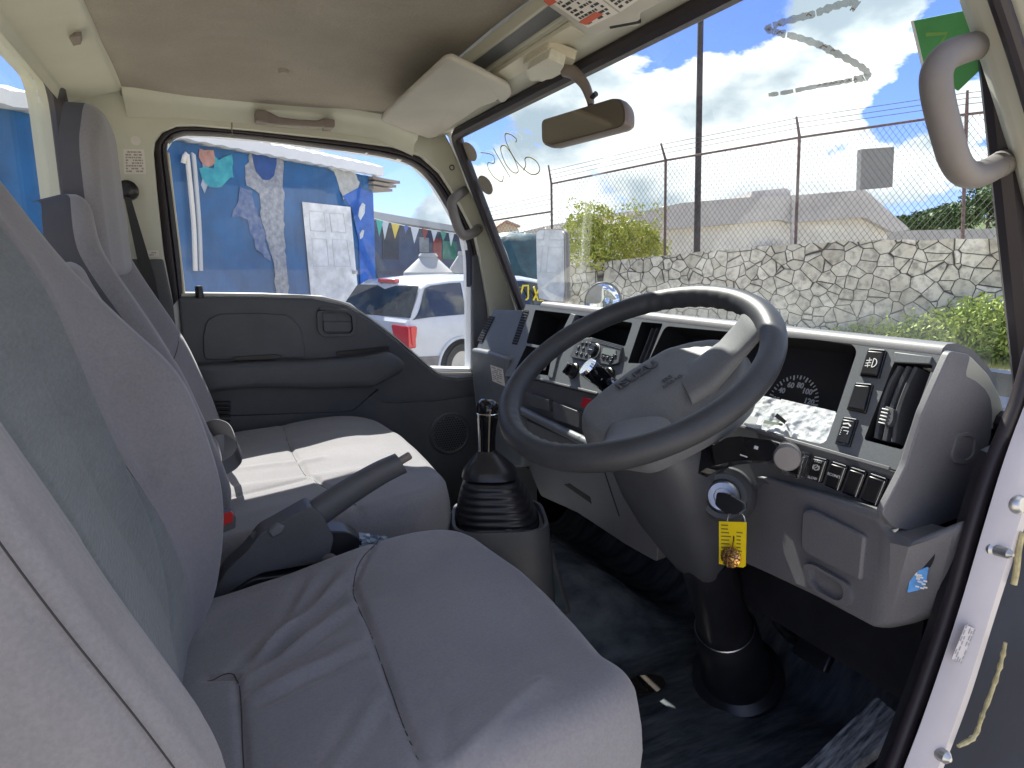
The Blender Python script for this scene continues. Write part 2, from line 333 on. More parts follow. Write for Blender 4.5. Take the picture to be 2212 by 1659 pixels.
# outer roof skin and rear wall so the box is closed
mb = MB(); G = Fr((0, 0, 0), (1, 0, 0), (0, 1, 0)); mb.box(G, -.30, .64, .28, 1.86, 2.03, 2.05); mb.build('roof_skin', M['white'], cab, bevel=.01)
RW = Fr((-.235, 0, 0), (0, 1, 0), (0, 0, 1))
cy_, cz_ = RW.px(118, 165); _, bz = RW.px(112, 540)
mb = MB(); hole = rpoly([(.52, 1.50), (cy_, 1.50), (cy_, cz_-.015), (.52, cz_-.015)], .07, 8)
mb.holed(RW, [(.30, .70), (1.78, .70), (1.78, 2.0), (.30, 2.0)], [hole], -.05, 0, [.05], floors=False, mif=0)
mb.build('rear_wall', M['cream'], cab, bevel=.004)
pth = smoothpath([RW.w(a, b_, .004) for a, b_ in hole], 1, True)
mb = MB(); mb.tube([RW.w(a, b_, .002) for a, b_ in hole], .017, 10, closed=True); rws = mb.build('rear_window_seal', M['seal'], cab)
mb = MB(); mb.prism(RW, hole, -.032, -.028); mb.build('rear_window_glass', M['glass'], cab, smooth=False)
# rear header (profile extruded along y)
def yext(prof, y0, y1, ny=1):                     # prof: (x,z) open profile -> strip
    return [[Vector((x, y0+(y1-y0)*k/ny, z)) for x, z in prof] for k in range(ny+1)]
mb = MB(); mb.loft(yext([(-.232, 1.905), (-.222, 1.925), (-.205, 1.932), (-.19, 1.936), (-.15, 1.95), (-.128, 1.957), (-.122, 1.968), (-.13, 1.99), (-.232, 1.99)], .30, 1.72)); mb.build('rear_header', M['cream'], cab, bevel=.004)
# far side wall with door opening
opn = [(331, 330), (334, 304), (349, 283), (380, 270), (420, 269), (538, 279), (743, 301), (852, 316), (912, 336), (953, 373), (983, 420), (1005, 460), (1027, 504), (1037, 551), (1057, 667), (1070, 830), (1050, 1120), (430, 1120), (385, 800), (373, 654), (353, 551), (339, 420)]
out = [(40, 120), (262, 183), (400, 189), (560, 206), (700, 222), (825, 243), (905, 283), (962, 292), (990, 343), (1016, 410), (1054, 487), (1092, 555), (1130, 670), (1160, 830), (1160, 1200), (60, 1200)]
opnp = SW.poly(opn); outp = SW.poly(out)
outp[0] = (-.30, 1.95); outp[-1] = (-.30, .72)
mb = MB(); mb.holed(SW, outp, [opnp], -.04, 0, [.04], floors=False, mif=0); mb.build('side_wall', M['cream'], cab)
# roof side rail: cove between ceiling and wall, with a seam
rail = [(262, 188), (400, 194), (560, 211), (700, 226), (825, 247), (905, 287)]
mb = MB(); A = [PY(u, v, 1.700) for u, v in rail]; rings = []
for p in A: rings.append([Vector((p.x, 1.705, p.z+.012)), Vector((p.x, 1.70, p.z)), Vector((p.x, 1.712, p.z-.014)), Vector((p.x, 1.742, p.z-.022)), Vector((p.x, YF-.002, p.z-.05)), Vector((p.x, YF+.01, p.z+.012))])
mb.loft(rings); mb.build('roof_side_rail', M['cream'], cab, ang=50)
sx = PY(500, 240, 1.74).x
mb = MB(); mb.tube([(sx, 1.757, 1.955), (sx, YF, 1.925), (sx-.002, YF, 1.885)], .0016, 6); mb.build('panel_seam', M['taupe'], cab)
# far windscreen pillar return
PA = [(935, 262), (955, 282), (968, 296), (975, 318), (990, 350), (1010, 405), (1028, 440), (1047, 487), (1074, 545), (1111, 664), (1118, 700)]
mb = MB(); rings = []
for u, v in PA:
    p = wpx(u, v, .004); a, b_ = SW.px(u, v); q = SW.w(a, b_, .006); rings.append([p, q, q+Vector((.03, .04, 0)), p+Vector((.03, 0, 0))])
mb.loft(rings); mb.build('windscreen_pillar', M['cream'], cab, bevel=.003)
# screws on the pillar
for u, v, r_ in ((976, 362, .006), ):
    a, b_ = SW.px(u, v); mb = MB(); mb.lathe(SW.w(a, b_, 0), (0, -1, 0), [(r_*1.3, -.001), (r_*1.3, .0015), (r_*.9, .002), (r_*.8, -.003), (.0005, -.003)], 20); mb.build('plug', M['ink'], cab)
# windscreen frame: far edge, header, near edge
WH = [(986, 302), (1010, 386), (1057, 484), (1090, 553), (1128, 668), (1140, 705)]
yN = .385; yL = 1.657
bB = -.57
loop = rpoly([(-yL, 0.0), (-yN, 0.0), (-yN, bB), (-yL, bB)], [.035, .06, .02, .02], 8)
mb = MB(); mb.prism(WS, [(-yL-.01, .012), (-yN+.01, .012), (-yN+.01, bB), (-yL-.01, bB)], -.012, -.007)
ws = mb.build('windscreen', M['glass'], cab, smooth=False)
mb = MB(); mb.tube([WS.w(a, b_, 0) for a, b_ in loop], .0155, 10, closed=True); mb.build('windscreen_seal', M['seal'], cab)
# header: profile in x,z
mb = MB(); mb.loft(yext([(.500, 1.975), (.500, 1.966), (.513, 1.966), (.538, 1.958), (.536, 1.951), (.585, 1.936), (.612, 1.928), (.640, 1.935), (.640, 1.99), (.500, 1.99)], .32, 1.775)); mb.build('front_header', M['cream'], cab, bevel=.003)
mb = MB(); mb.loft(yext([(.504, 1.9655), (.512, 1.9625), (.530, 1.9585), (.534, 1.962), (.512, 1.972)], .33, 1.55)); mb.build('header_trim_strip', M['mgrey'], cab)
# cream cover plate above the lamp
mb = MB(); HZ = Fr((0, 0, 1.945), (1, 0, 0), (0, -1, 0))
pl = [HZ.px(u, v) for u, v in ((1060, 158), (1232, 46), (1298, 88), (1262, 128), (1185, 170), (1110, 208), (1098, 180))]
mb.prism(HZ, rpoly(pl, .012, 3), -.002, .006); mb.build('header_cover', M['plate'], cab, bevel=.002)
# near windscreen pillar and door frame
yD = .335
near = [(2020, -250), (2075, -40), (2100, 60), (2130, 170), (2165, 290), (2200, 400), (2232, 560), (2262, 720)]
ins = [(-.30, 1.0)]
NPr = [(.60, 1.93), (.63, 1.88), (.665, 1.80), (.70, 1.72), (.74, 1.63), (.785, 1.52), (.82, 1.45)]
mb = MB(); rings = []
for i, (u, v) in enumerate(((2066, -120), (2092, -5), (2118, 70), (2148, 160), (2180, 262), (2206, 350), (2232, 470), (2250, 640))):
    p = PY(u, v, .385); q = p+Vector((-.05, -.022, -.004)); 
    rings.append([p, p+Vector((-.028, -.004, 0)), q, q+Vector((.0, -.045, .0)), p+Vector((.05, -.06, 0)), p+Vector((.03, 0, 0))])
mb.loft(rings); mb.build('windscreen_pillar', M['cream'], cab, bevel=.006, seg=3)
# drip channel seal on the door side of the near pillar
mb = MB(); mb.tube(smoothpath([PY(2138, -60, .335), PY(2158, 0, .335), PY(2190, 95, .335), PY(2222, 200, .335), PY(2262, 340, .335)], 5), .007, 10); mb.build('door_opening_seal', M['seal'], cab)
# near lower door jamb: body coloured flange curving down and back, black gasket inside
jm = [(2262, 790), (2217, 868), (2172, 985), (2130, 1120), (2080, 1290), (2035, 1430), (1990, 1560), (1950, 1665), (1900, 1800)]
jr = [(2330, 860), (2290, 950), (2240, 1040), (2185, 1190), (2135, 1345), (2090, 1490), (2050, 1600), (2015, 1690), (1975, 1800)]
mb = MB(); rings = []
for (u, v), (u2, v2) in zip(jm, jr):
    a = PY(u, v, .335); b_ = PY(u2, v2, .325); m_ = (a+b_)/2+Vector((0, -.012, 0))
    e = (b_-a).normalized()
    rings.append([a+Vector((.07, .03, 0)), a, a+e*.006+Vector((0, -.008, 0)), m_+Vector((0, -.001, 0)), b_+Vector((0, -.004, 0)), b_+e*.004+Vector((0, .012, 0)), b_+Vector((0, .04, 0))])
rr = []
for i in range(len(rings[0])): rr.append(smoothpath([r_[i] for r_ in rings], 4))
mb.loft([[rr[i][k] for i in range(len(rr))] for k in range(len(rr[0]))]); jamb = mb.build('door_jamb', M['jamb'], cab)
mb = MB(); gp = smoothpath([PY(u, v, .352) for u, v in ((2235, 740), (2198, 868), (2150, 985), (2105, 1120), (2058, 1290), (2012, 1430), (1965, 1560), (1925, 1665), (1870, 1800))], 5)
mb.tube(gp, [.0075]*len(gp), 12); mb.build('door_jamb_seal', M['seal'], cab)
mb = MB(); rings = []   # dark kick panel between the gasket and the footwell
for p in gp:
    if p.z < 1.40: rings.append([p, p+Vector((.01, .02, 0)), p+Vector((.06, .03, 0)), p+Vector((.06, 0, 0))])
mb.loft(rings); mb.build('kick_trim', M['rubber'], cab)
# outside edge of cab (dark hinge gap) with torn yellow seal
mb = MB(); rings = []
for (u, v) in ((2360, 850), (2310, 950), (2262, 1050), (2210, 1200), (2160, 1350), (2112, 1490), (2072, 1600), (2035, 1690), (1995, 1800)):
    p = PY(u, v, .345); rings.append([p, p+Vector((.30, .03, 0)), p+Vector((.30, .06, 0)), p+Vector((0, .05, 0))])
mb.loft(rings); mb.build('hinge_panel', M['rubber'], cab)
mb = MB(); HPp = Fr((0, .3385, 0), (1, 0, 0), (0, 0, 1)); mb.prism(HPp, HPp.poly([(2260, 860), (2700, 860), (2700, 2000), (1900, 2000), (2000, 1720), (2080, 1520), (2130, 1345), (2190, 1150), (2225, 1000)]), -.01, 0); mb.build('outer_dark_panel', mat('navy_panel', (.022, .027, .042), .8, spec=.15, nscale=5, namt=.3), cab)  # dark navy sheet filling the view right of the jamb
mt_ = mat('torn_yellow_seal', (.42, .37, .20), .8, nscale=90, namt=.3); mb = MB(); sp = [(2172, 1388), (2160, 1440), (2140, 1500), (2122, 1545), (2105, 1590), (2070, 1612)]
pp = smoothpath([PY(u, v, .318) for u, v in sp], 6); rr_ = [.0014+.0024*abs(nz(i*.55, 3.3))+.002*abs(nz(i*1.7, 9)) for i in range(len(pp))]
mb.tube(pp, rr_, 8); mb.build('torn_seal', mt_, cab); mb = MB()
pp = smoothpath([PY(u, v, .318) for u, v in ((2208, 1150), (2200, 1190), (2196, 1230), (2190, 1262))], 5); mb.tube(pp, .003, 8)
mb.build('torn_seal', mt_, cab)
for u, v, s_ in ((2182, 1200, .0055), (2048, 1640, .007)):
    p = PY(u, v, .312); mb = MB(); mb.lathe(p+Vector((0, .02, 0)), (-.1, -1, .1), [(s_*1.5, 0), (s_*1.5, .006), (s_, .008), (s_*.9, .02), (s_*.3, .024)], 16); mb.build('hinge_bolt', M['steel'], cab)
p = PY(2206, 1090, .318); mb = MB(); mb.lathe(p, (0, -1, .2), [(.0, .002), (.007, .002), (.009, 0), (.010, -.004), (.010, -.02)], 18); mb.build('hinge_bolt', M['steel'], cab)
JL = Fr(PY(2080, 1390, .3225), (.45, 0, .89), (-.89, .1, .45)); 
mb = MB(); mb.box(JL, -.018, .018, -.008, .008, 0, .0006, 0)
rl = random.Random(3)
for k in range(5):
    x = -.019
    while x < .015: wd = rl.uniform(.002, .006); mb.box(JL, x, x+wd, -.0085+k*.0035, -.0072+k*.0035, .0007, .001, 1) if rl.random() < .7 else 0; x += wd+.0015
mb.build('jamb_label', [M['jamb'], mat('faint_ink', (.30, .31, .34), .7)], cab)
# floor and tunnel
mb = MB(); nx, ny = 70, 90; x0, x1, y0, y1 = .0, 1.25, .33, 1.74
def floor_z(x, y):
    z = .745+.006*nz(x*6, y*6)+.012*max(0, nz(x*3+5, y*3))
    z += .27*sstep(x, .98, 1.22)                                 # toe board
    tn = sstep(y, 1.0, 1.10)*(1-sstep(y, 1.45, 1.60)); hgt = .20*(1-sstep(x, .62, 1.0))+.02
    z += tn*hgt+.006*tn*nz(x*20, y*20)
    z += .09*(1-sstep(x, .38, .48))*sstep(y, .6, .9)
    z += .004*math.sin(y*120)*(1 if x > .5 else 0)*(1-tn)*.25
    return z
mb.v = [(x0+(x1-x0)*i/nx, y0+(y1-y0)*j/ny, floor_z(x0+(x1-x0)*i/nx, y0+(y1-y0)*j/ny)) for i in range(nx+1) for j in range(ny+1)]
w_ = ny+1; mb.f = [(i*w_+j, i*w_+j+1, (i+1)*w_+j+1, (i+1)*w_+j) for i in range(nx) for j in range(ny)]; mb.mi = [0]*len(mb.f)
fl = mb.build('floor_mat', M['mat'], cab, ang=80)
# worn hole in the mat, with bare metal
def fpt(u, v, z=.757):
    return PZ(u, v, z)
p = fpt(1390, 1480); FM = Fr(p, (1, 0, 0), (0, 1, 0))
mb = MB(); mb.prism(FM, rpoly([(-.03+.004*nz(i, 1), 0) if 0 else (.05*math.cos(i*.7)*(1+.3*nz(i*3.1, 0)), .028*math.sin(i*.7)*(1+.3*nz(i*2.1, 9))) for i in range(9)], .01, 3), .0, .002); mb.build('worn_patch', mat('worn_dirt', (.02, .014, .010), .9, nscale=60, namt=.5), cab)
a_, b_ = FM.px(1372, 1462); a2, b2 = FM.px(1398, 1495)
mb = MB(); mb.strip(FM, [(a_, b_), ((a_+a2)/2+.004, (b_+b2)/2-.004), (a2, b2)], [.002, .010, .003], .003, .001); mb.build('bare_metal', M['steel'], cab)
mb = MB(); TP = Fr(PZ(1225, 1240, .90), (0, -1, 0), (-.25, 0, .97)); 
mb.prism(TP, [TP.px(u, v) for u, v in ((1205, 1204), (1212, 1212), (1222, 1240), (1240, 1262), (1236, 1276), (1224, 1300), (1216, 1262))], -.004, 0); mb.build('torn_edge', mat('torn_foam', (.55, .5, .38), .9, nscale=80, namt=.3), cab)
mb = MB(); mb.box(G, -.30, 1.35, .34, 1.80, .66, .72); mb.box(G, 1.22, 1.26, .34, 1.80, .72, 1.40); mb.build('floor_pan', M['rubber'], cab)
mb = MB(); mb.box(G, -.25, .02, .34, 1.75, .72, 1.02); mb.build('seat_riser', M['dgrey'], cab, bevel=.01)
# labels on the b-pillar
def label(fr, uvs, name, parent, m0, lines=6, c=.0008, ink=None, seed=1, cov=.8):
    P = fr.poly(uvs, c); mb = MB(); mb.prism(fr, P, c-.0006, c); r_ = random.Random(seed)
    for k in range(lines):
        t = (k+1)/(lines+1); s_ = .1
        while s_ < .86:
            e = min(.9, s_+r_.uniform(.04, .16))
            if r_.random() < cov:
                def bl(s, t): q0 = Vector(P[0]).lerp(Vector(P[1]), s); q1 = Vector(P[3]).lerp(Vector(P[2]), s); return tuple(q0.lerp(q1, t))
                h = .28/(lines+1); mb.prism(fr, [bl(s_, t-h), bl(e, t-h), bl(e, t+h), bl(s_, t+h)], c+.0001, c+.0004, 1)
            s_ = e+.03
    return mb.build(name, [m0, ink or M['ink']], parent, smooth=False)
M['ink2'] = mat('grey_print', (.32, .28, .26), .7)
label(SW, ((266, 322), (311, 323), (316, 376), (268, 376)), 'information_label', cab, M['paper'], 8, ink=M['ink2'])
label(SW, ((304, 541), (343, 541), (344, 555), (306, 556)), 'small_label', cab, M['paper'], 2, ink=M['ink2'], seed=4)
mb = MB(); a, b_ = SW.px(293, 304); mb.lathe(SW.w(a, b_, 0), (0, -1, 0), [(.0001, .001), (.010, .001), (.010, 0)], 20); mb.build('round_sticker', M['paper'], cab)
# dark lower b-pillar trim
mb = MB(); mb.prism(SW, SW.poly([(330, 560), (353, 560), (373, 654), (400, 850), (420, 1000), (280, 1000), (240, 560)]), .001, .012); mb.build('pillar_trim', M['dgrey'], cab, bevel=.004)
# windscreen writing, stickers and marks
def wstroke(pts, wd, name, m, n=6, c=-.005):
    P = [WS.px(u, v, c) for u, v in pts]; P2 = [tuple(p) for p in smoothpath([(a, b, 0) for a, b in P], n)]
    mb = MB(); mb.strip(WS, [(p[0], p[1]) for p in P2], wd, c, .0006); return mb
M['yel'] = mat('yellow_marker', (.36, .30, .05), .7)
z2 = lambda x, y: (734.5+.336*x, .336*y)
yw = MB()
for st in ([(1130, 915), (1135, 895), (1100, 865), (1065, 860), (1065, 900), (1090, 960), (1130, 1030), (1180, 1085), (1230, 1120), (1270, 1115), (1285, 1085), (1265, 1040), (1220, 1010), (1190, 1020), (1195, 1060), (1180, 1095)],
           [(1095, 975), (1060, 935), (1035, 945), (1040, 990), (1070, 1060), (1110, 1105), (1140, 1110), (1145, 1085), (1120, 1020), (1085, 960)],
           [(985, 950), (1030, 1030), (1095, 1140)], [(905, 980), (950, 985), (985, 1000), (995, 1035), (985, 1050), (955, 1045), (952, 1075), (980, 1125), (1020, 1160), (1045, 1165), (1050, 1130)]):
    m_ = wstroke([z2(*p) for p in st], .0026, '', None, 5); yw.add(m_.v, m_.f)
yw.build('year_writing', M['yel'], cab, smooth=False)
M['smear'] = glassmat('smeared_marker', (.72, .73, .72), .0, .42, (.60, .61, .60))
zm = MB(); z3 = lambda x, y: (1700*.8641+.336*x, .336*y)
rm = random.Random(5)
for st, w0 in (([(1140, 45), (1110, 15), (1060, 20), (950, 55), (860, 90), (760, 115), (640, 150), (560, 185), (600, 200), (700, 225), (790, 250), (900, 290), (1000, 340), (1100, 390), (1180, 440), (1210, 480), (1180, 510)], .0075), ([(1180, 500), (1100, 515), (1000, 535), (850, 560), (700, 590), (570, 610)], .005)):
    P = [WS.px(*z3(*p), -.005) for p in st]; P2 = smoothpath([(a, b, 0) for a, b in P], 10)
    wd = [w0*(1+.35*math.sin(i*1.1)*rm.random()+.5*(i < 8)) for i in range(len(P2))]
    k = 0
    while k < len(P2)-2:
        e = min(len(P2)-1, k+rm.randint(6, 14)); zm.strip(WS, [(p[0], p[1]) for p in P2[k:e+1]], wd[k:e+1], -.005, .0005); k = e+(1 if rm.random() < .5 else 0)
zm.build('smeared_zigzag_mark', M['smear'], cab, smooth=False)
for x, y, s_ in ((830, 97, 22), (640, 160, 16), (645, 210, 24), (925, 300, 26), (985, 325, 16), (1110, 60, 18)):
    P = [WS.px(*z3(x-s_*.9, y+s_*.3), -.0042), WS.px(*z3(x-s_*.2, y-s_*.4), -.0042), WS.px(*z3(x+s_*.8, y+s_*.2), -.0042)]; dk = MB(); dk.strip(WS, P, .0016, -.0042, .0004); dk.build('mark_remains', M['ink2'], cab, smooth=False)
for i, x in enumerate((885, 925, 960, 990, 1030, 1075, 1115)):
    P = [WS.px(*z3(x, 555-i*6), -.0042), WS.px(*z3(x+14, 538-i*6), -.0042), WS.px(*z3(x+22, 552-i*6), -.0042)]; dk = MB(); dk.strip(WS, P, .0014, -.0042, .0004); dk.build('mark_remains', M['ink2'], cab, smooth=False)
M['sticker'] = mat('grey_sticker_back', (.30, .27, .22), .8, nscale=60, namt=.08)
for (cu, cv, tilt) in ((1010.5, 329, 0), (1045, 401, 0)):
    c0 = Vector(WS.px(cu, cv)); e1 = Vector(WS.px(cu+11, cv+19))-c0; e2 = Vector(WS.px(cu+11, cv-6))-c0
    mb = MB(); lp = [tuple(c0+e1*math.cos(t)*1.05+e2*math.sin(t)*1.0) for t in [2*math.pi*i/36 for i in range(36)]]; mb.prism(WS, lp, -.0055, -.0045)
    for k in range(5):
        t = -.5+k*.25; mb.strip(WS, [tuple(c0+e1*t-e2*.45), tuple(c0+e1*t+e2*(.35-.1*(k % 2)))], .0012, -.0044, .0003, 1)
    mb.build('oval_sticker', [M['sticker'], M['ink2']], cab, smooth=False)
gs = WS.poly([(1968, 46), (2088, 22), (2140, 60), (2142, 128), (2070, 196), (1993, 152)], -.005)
mb = MB(); mb.prism(WS, gs, -.006, -.0045); w2 = WS.poly([(1968, 46), (1973, 44), (1998, 150), (1993, 153)], -.004); mb.prism(WS, w2, -.0044, -.004, 1)
for st in ([(2000, 75), (2045, 72), (2028, 100)], ): mb.strip(WS, [WS.px(u, v, -.004) for u, v in smoothpath([(a, b, 0) for a, b in st], 1) and st], .0035, -.0044, .0004, 2)
mb.build('green_sticker', [mat('green_sticker', (.09, .34, .11), .6, nscale=15, namt=.1), M['white'], mat('olive_print', (.20, .40, .10), .6)], cab, smooth=False)
# ------------------------------------------------------------------ passenger door
door = thing('passenger_door', 'dark grey trimmed passenger door with its window shut, beyond the far seat', 'door', (.35, 1.83, .75))
gl = [(356, 323), (370, 299), (390, 289), (437, 289), (560, 299), (734, 321), (835, 336), (896, 353), (936, 390), (966, 437), (1003, 504), (1013, 551), (1016, 640), (1017, 797), (936, 795), (882, 757), (843, 722), (800, 690), (757, 655), (700, 640), (571, 634), (393, 632), (386, 551), (366, 400)]
glp = DR.poly(gl); big = DR.poly([(320, 330), (322, 290), (345, 262), (380, 258), (540, 266), (745, 288), (858, 303), (925, 322), (968, 362), (1000, 415), (1040, 500), (1052, 551), (1075, 670), (1090, 850), (1090, 1200), (400, 1200), (375, 800), (345, 551), (326, 420)])
mb = MB(); mb.holed(DR, big, [glp], -.05, 0, [.05], floors=False, mif=0); mb.build('door_shell', M['white'], door, bevel=.003)
mb = MB(); mb.prism(DR, DR.poly(gl), -.032, -.028); mb.build('window_glass', M['sideglass'], door, smooth=False)
# thick rubber seal between opening and glass
ol = [(333, 330), (336, 306), (350, 285), (380, 272), (420, 271), (538, 281), (743, 303), (850, 318), (910, 338), (951, 375), (981, 421), (1025, 505), (1035, 551), (1040, 620)]
il = [(360, 326), (371, 303), (390, 292), (425, 290), (540, 298), (735, 322), (835, 337), (894, 356), (934, 392), (964, 438), (1001, 505), (1012, 551), (1014, 620)]
def ring_loft(ol, il, fr, name, m, parent, c=.0, bulge=.012, n=4):
    A = smoothpath([Vector((*fr.px(u, v), 0)) for u, v in ol], n); B = smoothpath([Vector((*fr.px(u, v), 0)) for u, v in il], n); mb = MB(); rings = []
    for k in range(min(len(A), len(B))):
        a, b = A[k], B[k]; rings.append([fr.w(a.x, a.y, c-.01), fr.w(a.x, a.y, c+.006)]+[fr.w(*(a.lerp(b, t)).xy, c+bulge*math.sin(math.pi*(.15+.8*t))) for t in (.2, .4, .55)]+[fr.w(*(a.lerp(b, .62)).xy, c+.004), fr.w(*(a.lerp(b, .72)).xy, c+.007), fr.w(b.x, b.y, c+.002), fr.w(b.x, b.y, c-.03)])
    mb.loft(rings); return mb.build(name, m, parent, ang=50)
ol.insert(0, (341, 420)); il.insert(0, (372, 420)); ol.insert(0, (355, 551)); il.insert(0, (388, 551)); ol.insert(0, (374, 660)); il.insert(0, (394, 636)); 
ring_loft(ol, il, DR, 'door_seal', M['seal'], door, .006)
mb = MB(); mb.tube([DR.w(*DR.px(u, v), .001) for u, v in ((362, 330), (372, 420), (388, 551), (397, 634))], .004, 8); mb.build('window_channel', M['plate'], door)
# trim panel
trim = [(385, 642), (393, 641), (480, 641), (571, 642), (672, 645), (743, 660), (790, 686), (839, 724), (876, 754), (905, 778), (930, 800), (953, 812), (985, 816), (1018, 813), (1062, 812), (1090, 1000), (1080, 1190), (440, 1190), (410, 950)]
mb = MB(); mb.prism(DR, DR.poly(trim), .001, .020); tr = mb.build('trim_panel', M['dgrey'], door, bevel=.006, seg=3)
mb = MB(); mb.prism(DR, DR.poly([(1017, 551), (1036, 551), (1056, 667), (1064, 815), (1017, 812), (1016, 660)]), .001, .022); mb.build('quarter_trim', M['dgrey'], door, bevel=.005)
# bright sill under the glass
sil = [(392, 637), (571, 638), (672, 641), (745, 657), (792, 684), (841, 720), (880, 752), (932, 797), (955, 806), (1017, 806)]
mb = MB(); A = smoothpath([DR.w(*DR.px(u, v), 0) for u, v in sil], 4); rings = []
for p in A: rings.append([p+Vector((0, -.012, .0035)), p+Vector((0, -.014, -.002)), p+Vector((0, .03, -.004)), p+Vector((0, .03, .002))])
mb.loft(rings); mb.build('window_sill', M['visor'], door)
mb = MB(); p = DR.w(*DR.px(430, 626), .012); mb.lathe(p+Vector((0, 0, -.02)), (0, 0, 1), [(.010, 0), (.0095, .025), (.008, .03), (.0, .031)], 14); mb.build('lock_knob', M['black'], door)
# raised map panel with rounded top
mp_ = [(441, 776), (438, 730), (446, 694), (470, 678), (560, 676), (620, 680), (648, 705), (657, 745), (659, 772), (590, 774), (500, 777)]
mb = MB(); mb.prism(DR, rpoly(DR.poly(mp_, .02), .01, 3), .018, .026); mb.build('map_panel', M['dgrey'], door, bevel=.004, seg=3)
mb = MB(); mb.prism(DR, DR.poly([(500, 771), (590, 765), (612, 768), (600, 775), (510, 779)], .026), .026, .031); mb.prism(DR, DR.poly([(725, 760), (760, 756), (838, 748), (842, 754), (780, 764), (728, 768)], .022), .021, .026); mb.build('pull_lip', M['black'], door, bevel=.001)
# armrest bulge
arm = [(396, 786), (500, 781), (660, 776), (780, 768), (838, 758), (862, 772), (874, 788), (862, 803), (835, 818), (806, 834), (700, 838), (520, 836), (406, 850)]
mb = MB(); P = rpoly(DR.poly(arm, .03), .012, 3); rings = []
cx_ = sum(p[0] for p in P)/len(P); cz2 = sum(p[1] for p in P)/len(P)
for sc, c in ((1, .018), (1, .03), (.985, .045), (.95, .055), (.85, .060), (.5, .062)): rings.append([DR.w(cx_+(a-cx_)*(1-(1-sc)*.4), cz2+(b-cz2)*sc, c) for a, b in P])
mb.loft(rings); mb.build('armrest', M['dgrey'], door, ang=60)
low = [(820, 838), (806, 850), (822, 868), (850, 871), (940, 867), (1022, 855), (1075, 850), (1085, 1000), (1080, 1190), (470, 1190), (455, 900), (600, 895), (760, 890)]
mb = MB(); mb.prism(DR, rpoly(DR.poly(low, .03), .015, 4), .018, .036); mb.build('lower_bulge', M['dgrey'], door, bevel=.012, seg=4)
# handle
HB = [(683, 675), (690, 664), (752, 668), (766, 678), (770, 715), (763, 726), (697, 727), (686, 716)]
hp = rpoly(DR.poly(HB, .022), .008, 3); hc = (sum(p[0] for p in hp)/len(hp), sum(p[1] for p in hp)/len(hp))
inn = [(hc[0]+(a-hc[0])*.80, hc[1]+(b-hc[1])*.78) for a, b in hp]
mb = MB(); mb.holed(DR, hp, [inn], .018, .030, [.035], mif=1); hb_ = mb.build('door_handle', [M['dgrey'], M['void']], door, bevel=.002)
mb = MB(); mb.prism(DR, rpoly(DR.poly([(696, 676), (728, 676), (729, 712), (700, 713)], .02), .006, 3), .004, .022); mb.prism(DR, rpoly(DR.poly([(697, 694), (757, 695), (757, 716), (699, 716)], .02), .004, 3), .006, .027); mb.build('handle_lever', M['dgrey'], hb_, bevel=.003)
# speaker grille: raised dish with real holes as dark studs
sc_ = DR.w(*DR.px(972, 936, .036), .036); mb = MB(); mb.lathe(sc_+Vector((0, .004, 0)), (0, -1, 0), [(.068, 0), (.066, .006), (.060, .009), (.057, .006), (.0, .006)], 40); sg = mb.build('speaker_grille', M['dgrey'], door)
mb = MB()
for i in range(-7, 8):
    for j in range(-7, 8):
        x = (i+(j % 2)*.5)*.0080; z = j*.0070
        if x*x+z*z < .052**2: mb.lathe(sc_+Vector((x, -.0016, z)), (0, -1, 0), [(.0027, -.001), (.0027, .0006)], 8)
mb.build('grille_holes', M['void'], sg)
# ribbed vent at the rear edge
mb = MB()
for k in range(9):
    u0, u1 = 456, 498-(k*.2); v = 868+k*9.5; P = DR.poly([(u0, v), (u1, v), (u1+1, v+5), (u0, v+5)], .034); mb.prism(DR, P, .025, .037)
mb.build('ribbed_vent', M['black'], door, bevel=.001)
# ------------------------------------------------------------------ overhead items
v1 = thing('sun_visor', 'pale passenger sun visor folded against the roof in the far corner', 'sun visor', (.5, 1.4, 1.93))
VP = Fr((.5, 1.4, 1.925), (1, 0, 0.0), (0, -1, 0))
def vis(pts, parent, name='visor_pad', frv=VP):
    P = rpoly(frv.poly(pts), .014, 5); c = Vector((sum(p[0] for p in P)/len(P), sum(p[1] for p in P)/len(P))); mb = MB(); rings = []
    for t in range(9):
        a = math.pi*t/8; s_ = -math.cos(a)*.0062; k = .009*(1-math.sin(a)); rings.append([frv.w(p[0]-(Vector(p)-c).normalized().x*k, p[1]-(Vector(p)-c).normalized().y*k, s_) for p in P])
    mb.loft(rings); return mb.build(name, M['visor'], parent, ang=60)
vis([(822, 256), (838, 235), (960, 124), (975, 120), (1040, 150), (1100, 182), (1106, 200), (1092, 216), (1084, 205), (1070, 214), (1040, 226), (940, 292), (925, 296), (905, 288)], v1)
p = VP.w(*VP.px(1082, 213), .0); mb = MB(); mb.tube([p+Vector((-.012, .012, 0)), p+Vector((.01, -.014, 0))], .0035, 8); mb.tube([p+Vector((.01, -.014, 0)), p+Vector((.014, -.016, .012))], .003, 8); mb.build('pivot_rod', M['ink'], v1)
v2 = thing('sun_visor', 'driver sun visor with warning labels above the windscreen', 'sun visor', (.5, .75, 1.93))
vis([(1170, -40), (1176, 2), (1215, 30), (1262, 66), (1284, 72), (1330, 48), (1384, 52), (1384, 22), (1480, -30), (1500, -160), (1150, -200)], v2)
mb = MB(); p = VP.w(*VP.px(1350, 44), .004); mb.tube([p+Vector((-.014, .016, 0)), p+Vector((.012, -.02, 0))], .0045, 8); mb.build('pivot_rod', M['ink'], v2)
VL = Fr(VP.w(0, 0, .0066), VP.a, VP.b)
label(VL, ((1180, -2), (1242, -44), (1336, 28), (1270, 60)), 'warning_label', v2, M['paper'], 9, seed=8, cov=.75)
